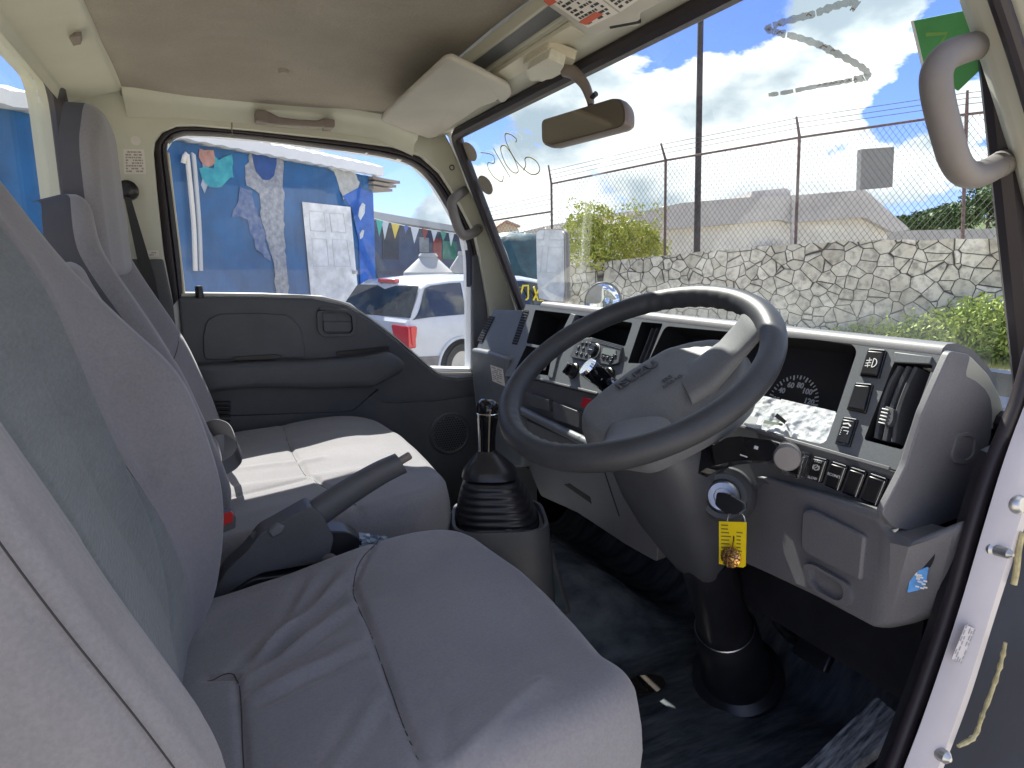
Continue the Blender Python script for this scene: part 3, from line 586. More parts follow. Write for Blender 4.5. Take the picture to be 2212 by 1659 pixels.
label(VL, ((1246, -46), (1300, -80), (1400, -14), (1340, 26)), 'warning_label', v2, M['paper'], 9, seed=9, cov=.75)
M['redp'] = mat('red_print', (.55, .08, .03), .6)
for q in ([(1174, 0), (1190, -9), (1203, 2), (1186, 11)], [(1250, 46), (1286, 24), (1304, 28), (1266, 52)]): mb = MB(); mb.prism(VL, VL.poly(q), .0010, .0014); mb.build('red_label_bar', M['redp'], v2, smooth=False)
# interior lamp
lamp = thing('dome_lamp', 'boxy cream cab lamp on the header above the mirror', 'lamp', (.57, .98, 1.93))
LF = Fr((.575, .98, 1.935), (1, 0, -.3), (0, -1, 0)); 
mb = MB(); mb.prism(LF, rpoly(LF.poly([(1134, 120), (1188, 84), (1248, 108), (1240, 128), (1196, 152), (1150, 158)]), .004, 3), .0, .016); mb.build('lamp_housing', M['plate'], lamp, bevel=.004)
mb = MB(); mb.prism(LF, rpoly(LF.poly([(1143, 132), (1190, 104), (1224, 122), (1214, 138), (1176, 158), (1152, 152)], .016), .004, 3), .014, .032); mb.build('lamp_lens', mat('lamp_lens', (.62, .60, .50), .3, nscale=90, namt=.08, stretch=(1, 6, 1)), lamp, bevel=.003)
# rear-view mirror
mir = thing('rear_view_mirror', 'taupe rear-view mirror hanging on a curved stalk below the header', 'mirror', (.60, .9, 1.80))
mc = PX(1269, 265, .575)
# mirror frame from the photo: long axis tilts, slightly rolled
MF = Fr(mc, (PX(1357, 240, .585)-PX(1180, 293, .572)), (.22, 0, 1))
P = rpoly([MF.px(u, v) for u, v in ((1176, 262), (1335, 214), (1352, 218), (1361, 240), (1360, 270), (1350, 279), (1192, 320), (1177, 312))], .012, 6)
c = Vector((sum(p[0] for p in P)/len(P), sum(p[1] for p in P)/len(P))); mb = MB(); rings = []
for sc, d in ((.90, .0065), (.965, .0075), (1.0, .004), (1.0, -.004), (.93, -.012), (.75, -.018), (.2, -.020)): rings.append([MF.w(c.x+(a-c.x)*(1-(1-sc)*.5), c.y+(b-c.y)*sc, d) for a, b in P])
mb.loft(rings); mb.build('mirror_housing', M['taupe'], mir, ang=50)
mb = MB(); mb.loft([[MF.w(c.x+(a-c.x)*.955, c.y+(b-c.y)*.91, d) for a, b in P] for d in (.003, .0085)]); mb.build('mirror_face', mat('mirror_back', (.30, .27, .22), .08, metal=.85), mir, smooth=False)
st = smoothpath([PX(1222, 150, .590), PX(1240, 158, .596), PX(1262, 182, .60), PX(1274, 212, .60), PX(1277, 232, .598), PX(1279, 246, .597)], 5)
mb = MB(); n_ = len(st); mb.tube(st, [.0125-.0075*min(1, i/(n_-1)*1.25) for i in range(n_)], 12); mb.build('mirror_stalk', M['taupe'], mir)
mb = MB(); q = PX(1277, 212, .60); mb.tube([q+Vector((0, 0, 0)), PX(1288, 202, .602)], .0045, 10); mb.tube([PX(1277, 232, .598), PX(1280, 246, .59)], .007, 10); mb.build('mirror_clip', M['black'], mir)
# grab handles
def grab(name, label, pts, rad, m, n=8, flat=None, ends=None, loc=None):
    t = thing(name, label, 'grab handle', loc or pts[0]); mb = MB(); P = smoothpath(pts, n)
    mb.tube(P, rad if not isinstance(rad, list) else [rad[min(len(rad)-1, int(i/len(P)*len(rad)))] for i in range(len(P))], 14); mb.build('grip', m, t); return t
hp_ = [PY(556, 262, 1.745), PY(563, 258, 1.735), PY(575, 254, 1.71), PY(600, 262, 1.70), PY(640, 267, 1.70), PY(680, 272, 1.70), PY(700, 270, 1.71), PY(708, 272, 1.735), PY(714, 274, 1.75)]
t = thing('grab_handle', 'dark taupe grab handle on the cream rail above the passenger door', 'grab handle', (.22, 1.74, 1.9))
H1 = Fr((0, 1.745, 0), (1, 0, 0), (0, 0, 1))
mb = MB(); mb.prism(H1, H1.poly([(549, 244), (557, 243), (580, 247), (600, 258), (640, 263), (680, 265), (697, 260), (718, 264), (718, 281), (690, 280), (640, 277), (590, 274), (551, 267)]), .012, .032); mb.build('grip', M['taupe'], t, bevel=.005, seg=3)
for q in ([(549, 244), (578, 247), (578, 268), (551, 266)], [(697, 261), (718, 264), (718, 281), (698, 281)]):
    mb = MB(); mb.prism(H1, rpoly(H1.poly(q), .004, 3), -.012, .034); mb.build('end_mount', M['taupe'], t, bevel=.003)
t = thing('grab_handle', 'grey pull handle screwed to the far windscreen pillar', 'grab handle', PY(1000, 460, 1.70))
g2 = [PY(1000, 414, 1.745), PY(994, 418, 1.72), PY(980, 430, 1.70), (PY(976, 444, 1.695)), PY(984, 475, 1.69), PY(994, 500, 1.69), PY(1003, 508, 1.695), PY(1018, 505, 1.715), PY(1030, 498, 1.74)]
mb = MB(); mb.tube(smoothpath(g2, 6), .0135, 14); mb.build('grip', M['handle'], t)
for u, v in ((1003, 412), (1034, 494)):
    p = PY(u, v, 1.745); mb = MB(); mb.lathe(p, (-.1, -1, 0), [(.013, -.015), (.013, .004), (.010, .007), (.006, .007), (.0055, .003), (.0, .003)], 18); k = mb.build('end_mount', M['handle'], t)
    mb = MB(); mb.lathe(p, (-.1, -1, 0), [(.0062, .004), (.006, .0076), (.0, .0076)], 16); mb.build('screw', M['ink'], k)
t = thing('grab_handle', 'large pale grey assist handle beside the driver door opening', 'grab handle', PY(2100, 250, .37))
g3 = [PY(2132, 96, .385), PY(2112, 98, .372), PY(2082, 106, .36), PY(2045, 122, .352), (PY(2025, 150, .35)), PY(2022, 185, .35), PY(2032, 240, .35), PY(2048, 300, .35), PY(2062, 345, .352), PY(2082, 372, .355), PY(2108, 378, .36), PY(2140, 366, .37), PY(2175, 345, .385)]
mb = MB(); Pp = smoothpath(g3, 6); mb.tube(Pp, [.0118]*len(Pp), 20); mb.build('grip', M['handle'], t)
mb = MB(); mb.tube([PY(2108, 98, .372), PY(2138, 94, .392)], [.0115, .014], 16); mb.build('end_mount', M['handle'], t)
mb = MB(); mb.tube([PY(2150, 362, .372), PY(2182, 342, .392)], [.0115, .014], 16); mb.build('end_mount', M['handle'], t)
# coat hook
t = thing('coat_hook', 'small brown coat hook on the rear header', 'hook', PZ(153, 95, 1.945))
q = PY(153, 95, 1.2) if 0 else PZ(153, 90, 1.945); HK = Fr(q, (0, 1, 0), (-.9, 0, .35))
s_ = .0115
u_ = lambda x, y: HK.w(*HK.px(x, y), .004)
mb = MB(); mb.prism(HK, rpoly([HK.px(*p) for p in ((129, 92), (150, 80), (173, 78), (175, 96), (155, 100), (140, 108), (131, 100))], .002, 3), .0, .008); mb.build('hook_plate', M['taupe'], t, bevel=.002)
mb = MB(); mb.tube(smoothpath([HK.w(*HK.px(150, 98), .008), HK.w(*HK.px(151, 112, .012), .012), HK.w(*HK.px(158, 122, .014), .014), HK.w(*HK.px(168, 118, .016), .016), HK.w(*HK.px(172, 108, .016), .016)], 5), .0048, 10); mb.build('hook_arm', M['taupe'], t)
# seat belt
t = thing('seat_belt', 'dark seat belt running down from its black guide on the pillar', 'seat belt', PY(276, 410, 1.74))
p = PY(276, 411, 1.745); mb = MB(); mb.lathe(p, (0, -1, 0), [(.022, -.015), (.022, .006), (.015, .012), (.006, .013), (.0, .013)], 20); mb.build('belt_guide', M['black'], t)
mb = MB(); BQ = Fr((0, 1.73, 0), (1, 0, 0), (0, 0, 1)); mb.prism(BQ, BQ.poly([(268, 425), (283, 427), (335, 600), (392, 900), (368, 900), (305, 600)]), .0, .002); mb.build('webbing', M['ink'], t)
# ------------------------------------------------------------------ dashboard
dash = thing('dashboard', 'grey dashboard with instrument cluster, radio and air vents under the windscreen', 'dashboard', (.72, .9, 1.1))
D = Fr((.74, 0, 1.484), (0, -1, 0), (.371, 0, .928))
def Z(n):  # crop pixel -> display pixel
    ox, oy = {1: (0, 0), 2: (734.5, 0), 3: (1468.8, 0), 4: (0, 553), 5: (734.5, 553), 6: (1468.8, 553), 8: (0, 1106), 9: (734.5, 1106), 10: (1468.8, 1106)}[n]
    return lambda x, y: (ox+.336*x, oy+.336*y)
z5 = Z(5); z6 = Z(6); z10 = Z(10)
facep = [(1136, 657), (1500, 692), (2053, 758), (2058, 764), (1995, 892), (1960, 1000), (1948, 1019), (1926, 1013), (1580, 913), (1400, 868), (1292, 853), (1151, 818), (1091, 812), (1104, 748)]
cluster = [(1437, 704), (1838, 741), (1852, 757), (1808, 889), (1782, 962), (1580, 911), (1395, 858), (1392, 800)]
H = [D.poly(cluster),
     D.poly([(1932, 780), (2016, 788), (1950, 972), (1866, 950)]),
     D.poly([(1156, 669), (1236, 678), (1219, 718), (1196, 752), (1137, 741)]),
     D.poly([(1243, 680), (1367, 697), (1350, 749), (1262, 727), (1226, 722)]),
     D.poly([(1386, 695), (1432, 699), (1398, 786), (1356, 784)]),
     D.poly([(1137, 747), (1192, 757), (1205, 770), (1188, 812), (1112, 800)])]
rr = [.012, .004, .005, .006, .004, .004]
H = [rpoly(h, r_, 4) for h, r_ in zip(H, rr)]
mb = MB(); mb.holed(D, D.poly(facep), H, -.035, 0, [.062, .045, .075, .075, .05, .05], mif=1)
face = mb.build('dash_face', [M['mgrey'], M['void']], dash, bevel=.0025, seg=2)
# top pad with a rim
mb = MB(); prof = [(.7392, 1.4825), (.741, 1.4895), (.748, 1.494), (.765, 1.494), (.80, 1.484), (.835, 1.462), (.86, 1.44), (.86, 1.42), (.80, 1.465), (.75, 1.479)]
mb.loft(yext(prof, .432, 1.385)); mb.build('top_pad', M['lgrey'], dash, ang=50)
# body behind face
mb = MB(); mb.box(G, .785, 1.0, .44, 1.70, 1.02, 1.40); mb.build('dash_body', M['rubber'], dash)
# right hand end cap
EC = Fr((0, .408, 0), (1, 0, 0), (0, 0, 1))
cap = [(2053, 758), (2098, 766), (2086, 812), (2108, 822), (2128, 838), (2141, 860), (2145, 890), (2142, 940), (2132, 975), (2108, 1022), (2098, 1060), (2092, 1112), (2050, 1128), (1985, 1150), (1930, 1140), (1905, 1108), (1930, 1060), (1958, 1005), (1993, 892)]
mb = MB(); mb.prism(EC, rpoly(EC.poly(cap), .006, 3), -.008, 0); ecap = mb.build('end_cap', M['lgrey'], dash, bevel=.0038, seg=4)
mb = MB(); mb.holed(EC, rpoly(EC.poly([(2052, 985), (2065, 938), (2090, 932), (2112, 942), (2108, 985), (2085, 1002), (2060, 1000)], .0), .006, 3), [rpoly(EC.poly([(2060, 982), (2071, 944), (2090, 940), (2104, 948), (2100, 982), (2084, 994)]), .005, 3)], -.005, .002, [.008], mif=0); mb.build('finger_recess', M['lgrey'], ecap, bevel=.0015)
mb = MB(); mb.prism(EC, rpoly(EC.poly([(2098, 766), (2122, 772), (2160, 812), (2186, 862), (2196, 905), (2168, 935), (2146, 905), (2138, 855), (2110, 820), (2088, 810)]), .006, 3), -.05, -.012); mb.build('pillar_base', M['cream'], cab, bevel=.006, seg=3)
mb = MB()
for u, v in ((2135, 838), (2142, 846), (2136, 852), (2146, 858), (2140, 862)): p = EC.w(*EC.px(u, v), -.012); mb.lathe(p, (0, -1, 0), [(.0032, -.002), (.003, .001), (.0, .001)], 8)
mb.build('clip_holes', M['ink'], cab)
# left wing with slim vent
wing = [(1064, 666), (1136, 668), (1121, 700), (1096, 771), (1026, 752), (1040, 715)]
mb = MB(); mb.prism(D, D.poly(wing), -.03, -.004); mb.build('wing_top', M['mgrey'], dash, bevel=.005, seg=3)
WF = Fr((.672, 0, 1.35), (0, -1, 0), (0, 0, 1))
mb = MB(); mb.prism(WF, WF.poly([(1017, 752), (1060, 760), (1096, 773), (1090, 812), (1102, 850), (1125, 900), (1128, 1010), (1045, 1010), (1030, 900), (1020, 820)]), -.08, 0); wl = mb.build('wing_front', M['mgrey'], dash, bevel=.008, seg=3)
mb = MB(); mb.prism(D, D.poly([(1056, 682), (1066, 684), (1040, 737), (1030, 735)]), -.008, -.0015); mb.build('slim_vent', M['void'], dash)
mb = MB()
for k in range(9):
    t = k/9; mb.strip(D, [D.px(1056-26*t, 686+48*t), D.px(1066-26*t, 688+48*t)], .0014, -.0015, .0012)
mb.build('vent_slats', M['dgrey'], dash, smooth=False)
mb = MB(); mb.prism(D, D.poly([(1131, 669), (1143, 671), (1117, 745), (1106, 743)]), .0, .0008); mb.build('slim_vent', M['void'], dash)
mb = MB()
for k in range(13):
    t = k/13; mb.strip(D, [D.px(1131-25*t, 672+72*t), D.px(1143-26*t, 674+72*t)], .0012, .0008, .0012)
mb.build('vent_slats', M['dgrey'], dash, smooth=False)
label(WF, ((1059, 788), (1086, 797), (1091, 835), (1064, 823)), 'information_label', dash, M['paper'], 7, ink=M['ink2'], seed=12)
# papers in the lower left pocket
mb = MB(); pk = Fr(D.w(0, 0, -.03), D.a, D.b); mb.prism(pk, pk.poly([(1148, 756), (1190, 762), (1178, 800), (1130, 792)]), 0, .001); mb.prism(pk, pk.poly([(1160, 770), (1186, 776), (1178, 790), (1152, 786)]), .001, .0016, 1)
tag(mb.build('folded_papers', [M['paper'], M['ink2']], None, smooth=False), 'white papers tucked in the small left dashboard pocket', 'papers')
# divider ribs
mb = MB(); mb.prism(D, D.poly([(1236, 678), (1246, 681), (1208, 768), (1196, 818), (1186, 816), (1198, 756)]), -.01, .004); mb.build('divider_rib', M['mgrey'], dash, bevel=.001)
# lower bands of the dash
e0 = D.w(*D.px(1926, 1014)); D2 = Fr(e0, (0, -1, 0), (.12, 0, .99))
lowp = [(1948, 1019), (1926, 1014), (1580, 914), (1400, 868), (1292, 854), (1151, 819), (1091, 813), (1102, 845), (1120, 885), (1150, 905), (1258, 958), (1400, 1020), (1600, 1070), (1648, 1044), (1903, 1112), (1930, 1060)]
mb = MB(); mb.prism(D2, D2.poly(lowp), -.05, 0); lf = mb.build('lower_face', M['dgrey'], dash, bevel=.002)
for qa, qb in (((1583, 916), (1926, 1014)), ((1152, 816), (1294, 851))): mb = MB(); mb.strip(D, [D.px(*qa), D.px(*qb)], .0045, .001, .004); mb.build('edge_strip', M['lgrey'], dash, bevel=.0008)
for q in ([(1136, 847), (1184, 864), (1188, 888), (1150, 878)], [(1192, 867), (1252, 890), (1250, 924), (1196, 905)]):
    mb = MB(); mb.prism(D2, rpoly(D2.poly(q, .012), .004, 3), 0, .012); mb.build('drawer', M['dgrey'], dash, bevel=.003)
mb = MB(); mb.prism(D2, D2.poly(list(map(lambda p: z5(*p), [(1565, 905), (1640, 925), (1610, 990), (1545, 965)])), .002), 0, .003); mb.build('red_lens', M['redglow'], dash, bevel=.001)
mb = MB(); mb.tube([D2.w(*D2.px(u, v, .01), .012) for u, v in ((1124, 884), (1170, 908), (1262, 952), (1330, 985))], .010, 12); mb.build('shelf_lip', M['mgrey'], dash)
# pale lower centre panel
LC = Fr((.70, 0, 1.1), (0, -1, 0), (-.12, 0, .99))
mb = MB(); mb.prism(LC, rpoly(LC.poly([(1130, 905), (1258, 962), (1420, 1010), (1420, 1215), (1349, 1175), (1248, 1108), (1168, 1072), (1142, 1010)]), .01, 3), -.05, 0); lp_ = mb.build('centre_lower_panel', M['lgrey'], dash, bevel=.006, seg=3)
mb = MB(); mb.strip(LC, [LC.px(1305, 1014), LC.px(1318, 1055), LC.px(1338, 1115)], .0035, .0003, .0006); q = LC.poly([(1218, 1046), (1230, 1044), (1275, 1074), (1278, 1088)], .0); 
mb.build('panel_gap', M['ink'], dash, smooth=False); mb = MB(); mb.prism(LC, q, .0002, .0008); mb.build('panel_slot', M['ink'], dash, smooth=False)
# knee panel
kv = [PX(1640, 1030, .672), PX(1905, 1112, .655), PX(1909, 1150, .652), PX(1895, 1365, .655), PX(1760, 1292, .665), PX(1640, 1232, .672), PX(1560, 1200, .70), PX(1560, 1010, .70)]
kr = [PY(1966, 1168, .385), PY(2084, 1121, .358), PY(2078, 1170, .358), PY(2040, 1324, .366), PY(1963, 1351, .392)]
mb = MB(); vs = kv+kr; nb = len(vs); vs += [v+Vector((.07, 0, .0)) for v in kv+kr]
outer = [0, 1, 2, 8, 9, 10, 11, 12, 3, 4, 5, 6, 7]
fs = [(0, 1, 2, 3, 4, 5, 6, 7), (2, 8, 9, 10, 11, 12, 3)]+[(outer[i], outer[(i+1) % 13], outer[(i+1) % 13]+nb, outer[i]+nb) for i in range(13)]
mb.add(vs, fs); knee = mb.build('knee_panel', M['lgrey'], dash, bevel=.010, seg=4)
KF = Fr((kv[1]+kv[5])/2, kv[1]-kv[5]+Vector((0, 0, -(kv[1]-kv[5]).z)), (0, 0, 1)); KF = Fr(PX(1800, 1180, .6622), PX(1890, 1200, .6568)-PX(1660, 1130, .6705)+Vector((0, 0, 0)), (0, 0, 1))
KF = Fr(PX(1800, 1180, .6605), Vector((kv[1].x-kv[0].x, kv[1].y-kv[0].y, 0)), (0, 0, 1))
mb = MB(); op = rpoly(KF.poly([(1735, 1104), (1750, 1100), (1872, 1158), (1862, 1256), (1742, 1194), (1732, 1180)], .001), .006, 4)
mb.prism(KF, op, -.006, .004); mb.build('access_lid', M['lgrey'], dash, bevel=.003)
mb = MB(); q = rpoly(KF.poly([(1738, 1216), (1760, 1218), (1838, 1262), (1844, 1300), (1825, 1312), (1765, 1280), (1742, 1250)], .001), .008, 4)
cq = (sum(p[0] for p in q)/len(q), sum(p[1] for p in q)/len(q)); mb.holed(KF, q, [[(cq[0]+(a-cq[0])*.72, cq[1]+(b-cq[1])*.74) for a, b in q]], -.01, .0045, [.009], mif=0); mb.build('pull_recess', M['lgrey'], dash, bevel=.002)
SF = Fr(PX(1909, 1150, .652), kr[1]-kv[2]-Vector((0, 0, (kr[1]-kv[2]).z)), (0, 0, 1))
SF = Fr(kv[2], Vector((kr[3].x-kv[3].x, kr[3].y-kv[3].y, 0)), (0, 0, 1))
mb = MB(); mb.prism(SF, rpoly(SF.poly([z10(*p) for p in ((1490, 400), (1520, 330), (1600, 260), (1640, 240), (1635, 290), (1610, 345), (1540, 370))], .004), .002, 2), -.002, .0085); mb.build('dark_recess', M['void'], dash)
bs = [z10(*p) for p in ((1460, 520), (1480, 430), (1510, 385), (1600, 350), (1580, 460), (1545, 500))]
mb = MB(); mb.prism(SF, rpoly(SF.poly(bs, .010), .002, 2), .004, .0100)
r_ = random.Random(2)
for k in range(16):
    u, v = z10(r_.uniform(1490, 1580), r_.uniform(390, 490)); a, b_ = SF.px(u, v, .010); mb.box(SF, a-.0015, a+.002, b_-.0008, b_+.0010, .0101, .0104, 1)
mb.build('blue_sticker', [mat('blue_sticker', (.08, .32, .72), .5, nscale=60, namt=.3), M['mark']], dash, smooth=False)
mb = MB()
for k in range(14):
    u, v = z10(1480+r_.uniform(0, 110), 255-(k*6)*.9+r_.uniform(-6, 6)); a, b_ = SF.px(u, v, .005); mb.box(SF, a-.0014, a+.0014, b_-.0004, b_+.0006, .0046, .005)
mb.build('label_residue', M['ink2'], dash, smooth=False)
# instrument cluster
CB = Fr(D.w(0, 0, -.058), D.a, D.b)
cl = thing('instrument_cluster', 'speedometer cluster in the deep dash opening, with a pale sheet painted as sun glint', 'instruments', D.w(*D.px(1700, 880)))
mb = MB(); mb.prism(CB, CB.poly([(1425, 700), (1850, 742), (1800, 970), (1380, 880)]), -.003, .001); mb.build('cluster_back', mat('dial_face', (.012, .010, .010), .6), cl)
cc_ = Vector(CB.px(1712, 872)); R_ = (Vector(CB.px(1712, 822))-cc_).length*1.18
mb = MB()
a0, a1 = math.radians(205), math.radians(-25)
for k in range(29):
    a = a0+(a1-a0)*k/28; big_ = k % 2 == 0; r1 = R_*1.0; r0 = R_*(.86 if big_ else .90)
    if k % 4 == 0: r0 = R_*.83
    d_ = Vector((math.cos(a), math.sin(a))); mb.strip(CB, [tuple(cc_+d_*r0), tuple(cc_+d_*r1)], .0022 if big_ else .0013, .002, .0006)
for s_, k in (('20', 4), ('40', 8), ('60', 12), ('80', 16), ('100', 20), ('120', 24)):
    a = a0+(a1-a0)*(k-1)/28; d_ = Vector((math.cos(a), math.sin(a)))*R_*.66; text_mb(mb, CB, s_, cc_.x+d_.x, cc_.y+d_.y, .0115, c=.002, bold=.0002)
mb.build('speedometer_scale', mat('dial_print', (.55, .56, .58), .5), cl, smooth=False)
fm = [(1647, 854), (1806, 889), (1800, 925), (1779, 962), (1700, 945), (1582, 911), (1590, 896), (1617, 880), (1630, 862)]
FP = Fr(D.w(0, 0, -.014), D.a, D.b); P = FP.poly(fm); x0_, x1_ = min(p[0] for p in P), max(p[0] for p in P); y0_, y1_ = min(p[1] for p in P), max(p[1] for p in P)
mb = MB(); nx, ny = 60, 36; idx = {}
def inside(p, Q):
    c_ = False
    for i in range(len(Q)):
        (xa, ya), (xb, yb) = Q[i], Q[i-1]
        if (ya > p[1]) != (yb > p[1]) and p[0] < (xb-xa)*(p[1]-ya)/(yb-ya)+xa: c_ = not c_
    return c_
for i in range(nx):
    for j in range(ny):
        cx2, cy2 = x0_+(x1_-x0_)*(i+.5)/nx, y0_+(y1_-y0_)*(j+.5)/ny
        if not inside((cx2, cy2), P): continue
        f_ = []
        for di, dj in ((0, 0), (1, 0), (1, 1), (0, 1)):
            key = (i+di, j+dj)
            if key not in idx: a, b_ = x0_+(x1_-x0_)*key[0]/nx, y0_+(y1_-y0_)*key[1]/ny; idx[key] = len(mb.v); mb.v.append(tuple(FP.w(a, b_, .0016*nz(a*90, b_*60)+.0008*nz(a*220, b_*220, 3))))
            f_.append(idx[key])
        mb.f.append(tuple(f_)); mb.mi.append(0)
mb.build('sun_glint_sheet', mat('sun_glint_sheet', (.86, .91, .94), .22, metal=.0, nscale=55, namt=.16, bscale=160, bump=.5, dist=.002), cl)  # pale crumpled sheet; the sun glint is put into its colour and outline
mb = MB(); mb.strip(FP, [FP.px(*z6(640, 1032)), FP.px(*z6(715, 1090))], [.006, .0045], .006, .002); mb.build('pointer', M['black'], cl)
mb = MB(); mb.strip(FP, [FP.px(*z6(700, 1080)), FP.px(*z6(733, 1170))], [.002, .003], .004, .002); mb.lathe(FP.w(*FP.px(*z6(712, 1088)), .004), tuple(FP.n), [(.003, 0), (.003, .004), (0, .005)], 10); mb.build('pointer', M['white'], cl)
mb = MB(); mb.prism(FP, FP.poly([z6(*p) for p in ((555, 1058), (672, 1082), (668, 1096), (545, 1078))]), .003, .0036); mb.build('odometer_window', mat('lcd', (.30, .34, .26), .3), cl)
mb = MB(); mb.prism(FP, FP.poly([z6(*p) for p in ((345, 1055), (420, 1018), (515, 1045), (500, 1085), (440, 1080))]), .003, .0034); mb.build('cluster_label', M['white'], cl)
# right vent
vent = thing('air_vent', 'tall right dashboard air vent with three curved slats and thumb wheel', 'air vent', D.w(*D.px(1940, 880)))
VF = Fr(D.w(0, 0, -.004), D.a, D.b)
def slat(fr, pts, w, name, parent, c0=-.028, c1=.0):
    P = smoothpath([Vector((*fr.px(u, v), 0)) for u, v in pts], 6); mb = MB(); rings = []
    for p in P: rings.append([fr.w(p.x-w, p.y, c1-.002), fr.w(p.x-w*.4, p.y, c1), fr.w(p.x+w*.6, p.y, c1-.001), fr.w(p.x+w*1.6, p.y, c0), fr.w(p.x+w*.2, p.y, c0)])
    mb.loft(rings); return mb.build(name, M['dgrey'], parent, ang=50)
for pts in ([z6(*p) for p in ((1410, 705), (1340, 830), (1290, 980), (1255, 1170))], [z6(*p) for p in ((1465, 708), (1400, 850), (1350, 1000), (1312, 1185))], [z6(*p) for p in ((1515, 712), (1450, 850), (1395, 1010), (1370, 1195))]): slat(VF, pts, .0035, 'slat', vent)
mb = MB(); mb.prism(VF, rpoly(VF.poly([z6(*p) for p in ((1325, 965), (1378, 985), (1372, 1060), (1345, 1095), (1300, 1075), (1290, 1040))], .006), .002, 3), 0, .007)
for k in range(5): a, b_ = VF.px(*z6(1318-k*6, 985+k*22), .008); mb.box(VF, a-.0035, a+.0045, b_-.0007, b_+.0007, .007, .0088, 1)
mb.build('thumb_wheel', [M['dgrey'], M['mark']], vent, bevel=.0008)
mb = MB(); mb.prism(D, D.poly([z6(*p) for p in ((1385, 620), (1632, 652), (1615, 700), (1380, 688))]), .0, .003); mb.build('vent_brow', M['mgrey'], vent, bevel=.001)
v2_ = thing('air_vent', 'narrow centre air vent between the open pocket and the cluster', 'air vent', D.w(*D.px(1394, 740)))
for k in range(3): slat(VF, [(1398+k*10, 703), (1384+k*10, 740), (1368+k*10, 781)], .0022, 'slat', v2_, -.03, -.012)
# switches
def switch(pts, label_, icon=None, fr=D, dep=.006, name='dash_switch', group='dashboard rocker switches', c0=-.003, cover=False):
    P = fr.poly(pts, dep); o = fr.w(*P[0]); t = thing(name, label_, 'switch', o, group)
    mb = MB(); mb.prism(fr, rpoly(P, .0015, 2), c0, dep*.55); mb.build('bezel', M['gloss'], t, bevel=.0008)
    c = Vector((sum(p[0] for p in P)/4, sum(p[1] for p in P)/4)); I = [tuple(c+(Vector(p)-c)*.84) for p in P]
    mb = MB(); mb.prism(fr, rpoly(I, .0015, 2), 0, dep); mb.build('rocker', M['black'], t, bevel=.0012)
    K = [Vector(p) for p in P]; mk = MB()
    mk.strip(fr, [tuple(K[0].lerp(K[1], .1)), tuple(K[0].lerp(K[1], .9))], .0009, dep*.56, .0006)
    if icon: icon(mk, fr, I, c, dep+.0002)
    mk.build('marking', M['mark'], t, smooth=False)
    if cover:
        mb = MB(); J = [tuple(c+(Vector(p)-c)*1.06) for p in P]; mb.holed(fr, J, [[tuple(c+(Vector(p)-c)*.80) for p in P][i] for i in range(4)] and [[tuple(c+(Vector(p)-c)*.78) for p in P]], 0, .014, [.009], mif=0); mb.build('clear_cover', mat('clear_cover', (.75, .77, .8), .08, trans=1) if 0 else M['clearp'], t, bevel=.0012)
    return t
M['clearp'] = mat('clear_plastic_cover', (.8, .82, .85), .05, coat=1); M['clearp'].node_tree.nodes['Principled BSDF'].inputs['Transmission Weight'].default_value = .95
def up2(P): a = (Vector(P[1])-Vector(P[0])); b = (Vector(P[0])-Vector(P[3])); return a, b
def ic_fog(mk, fr, I, c, z):
    a, b = up2(I); s = a.length; ah = a.normalized(); bh = b.normalized()
    q = lambda x, y: tuple(c+ah*x*s+bh*(y*s))
    mk.strip(fr, [q(.08, .28)]+[q(.08+.26*math.cos(t), .28*math.sin(t)) for t in [1.4, .9, .45, 0, -.45, -.9, -1.4]]+[q(.08, -.28), q(.08, .28)], .0010, z, .0003)
    for k in (-1, 0, 1): mk.strip(fr, [q(-.02, .17*k), q(-.36, .17*k-.07)], .0010, z, .0003)
    mk.strip(fr, [q(-.2, .3), q(-.14, .1), q(-.22, -.1), q(-.16, -.32)], .0008, z, .0003)
def ic_stop(mk, fr, I, c, z):
    a, b = up2(I); s = a.length; ah = a.normalized(); bh = b.normalized(); q = lambda x, y: tuple(c+ah*x*s+bh*(y*s))
    mk.strip(fr, [q(-.3, .55), q(.1, .62), q(.35, .45)], .0018, z, .0003); mk.strip(fr, [q(-.28, .3), q(.25, .3)], .0012, z, .0003)
    for k in range(4): mk.strip(fr, [q(-.33, .2-.16*k), q(-.25, .2-.16*k)], .001, z, .0003)
    mk.strip(fr, [q(-.1, .05), q(.3, .05), q(.25, -.2)], .0009, z, .0003); mk.strip(fr, [q(.36, .7), q(.2, -.9)], .0012, z-.001, .0003)
def ic_txt(lines):
    def f_(mk, fr, I, c, z):
        a, b = up2(I); s = a.length; ah = a.normalized(); bh = b.normalized(); an = math.atan2(ah.y, ah.x)
        for t, x, y, sz in lines: p = c+ah*x*s+bh*y*s; text_mb(mk, fr, t, p.x, p.y, s*sz, c=z, ext=.0002, rot=an)
        for k in ((.46, 1), ): mk.strip(fr, [tuple(c+ah*.55*s+bh*.75*s), tuple(c+ah*.5*s-bh*.85*s)], .0009, z-.001, .0003)
    return f_
def ic_circ(lines):
    g_ = ic_txt(lines)
    def f_(mk, fr, I, c, z):
        g_(mk, fr, I, c, z); a, b = up2(I); s = a.length; ah = a.normalized(); bh = b.normalized(); q = lambda x, y: tuple(c+ah*x*s+bh*(y*s))
        mk.strip(fr, [q(.2*math.cos(t), .15+.2*math.sin(t)) for t in [k*math.pi/8 for k in range(17)]], .0008, z, .0003); mk.strip(fr, [q(-.12, .05), q(.1, .25)], .0008, z, .0003)
        for s_ in (-1, 1): mk.strip(fr, [q(s_*.28*math.cos(t), .15+.28*math.sin(t)) for t in (-.7, -.3, 0, .3, .7)], .0007, z, .0003)
    return f_
zz = lambda *ps: [z6(*p) for p in ps]
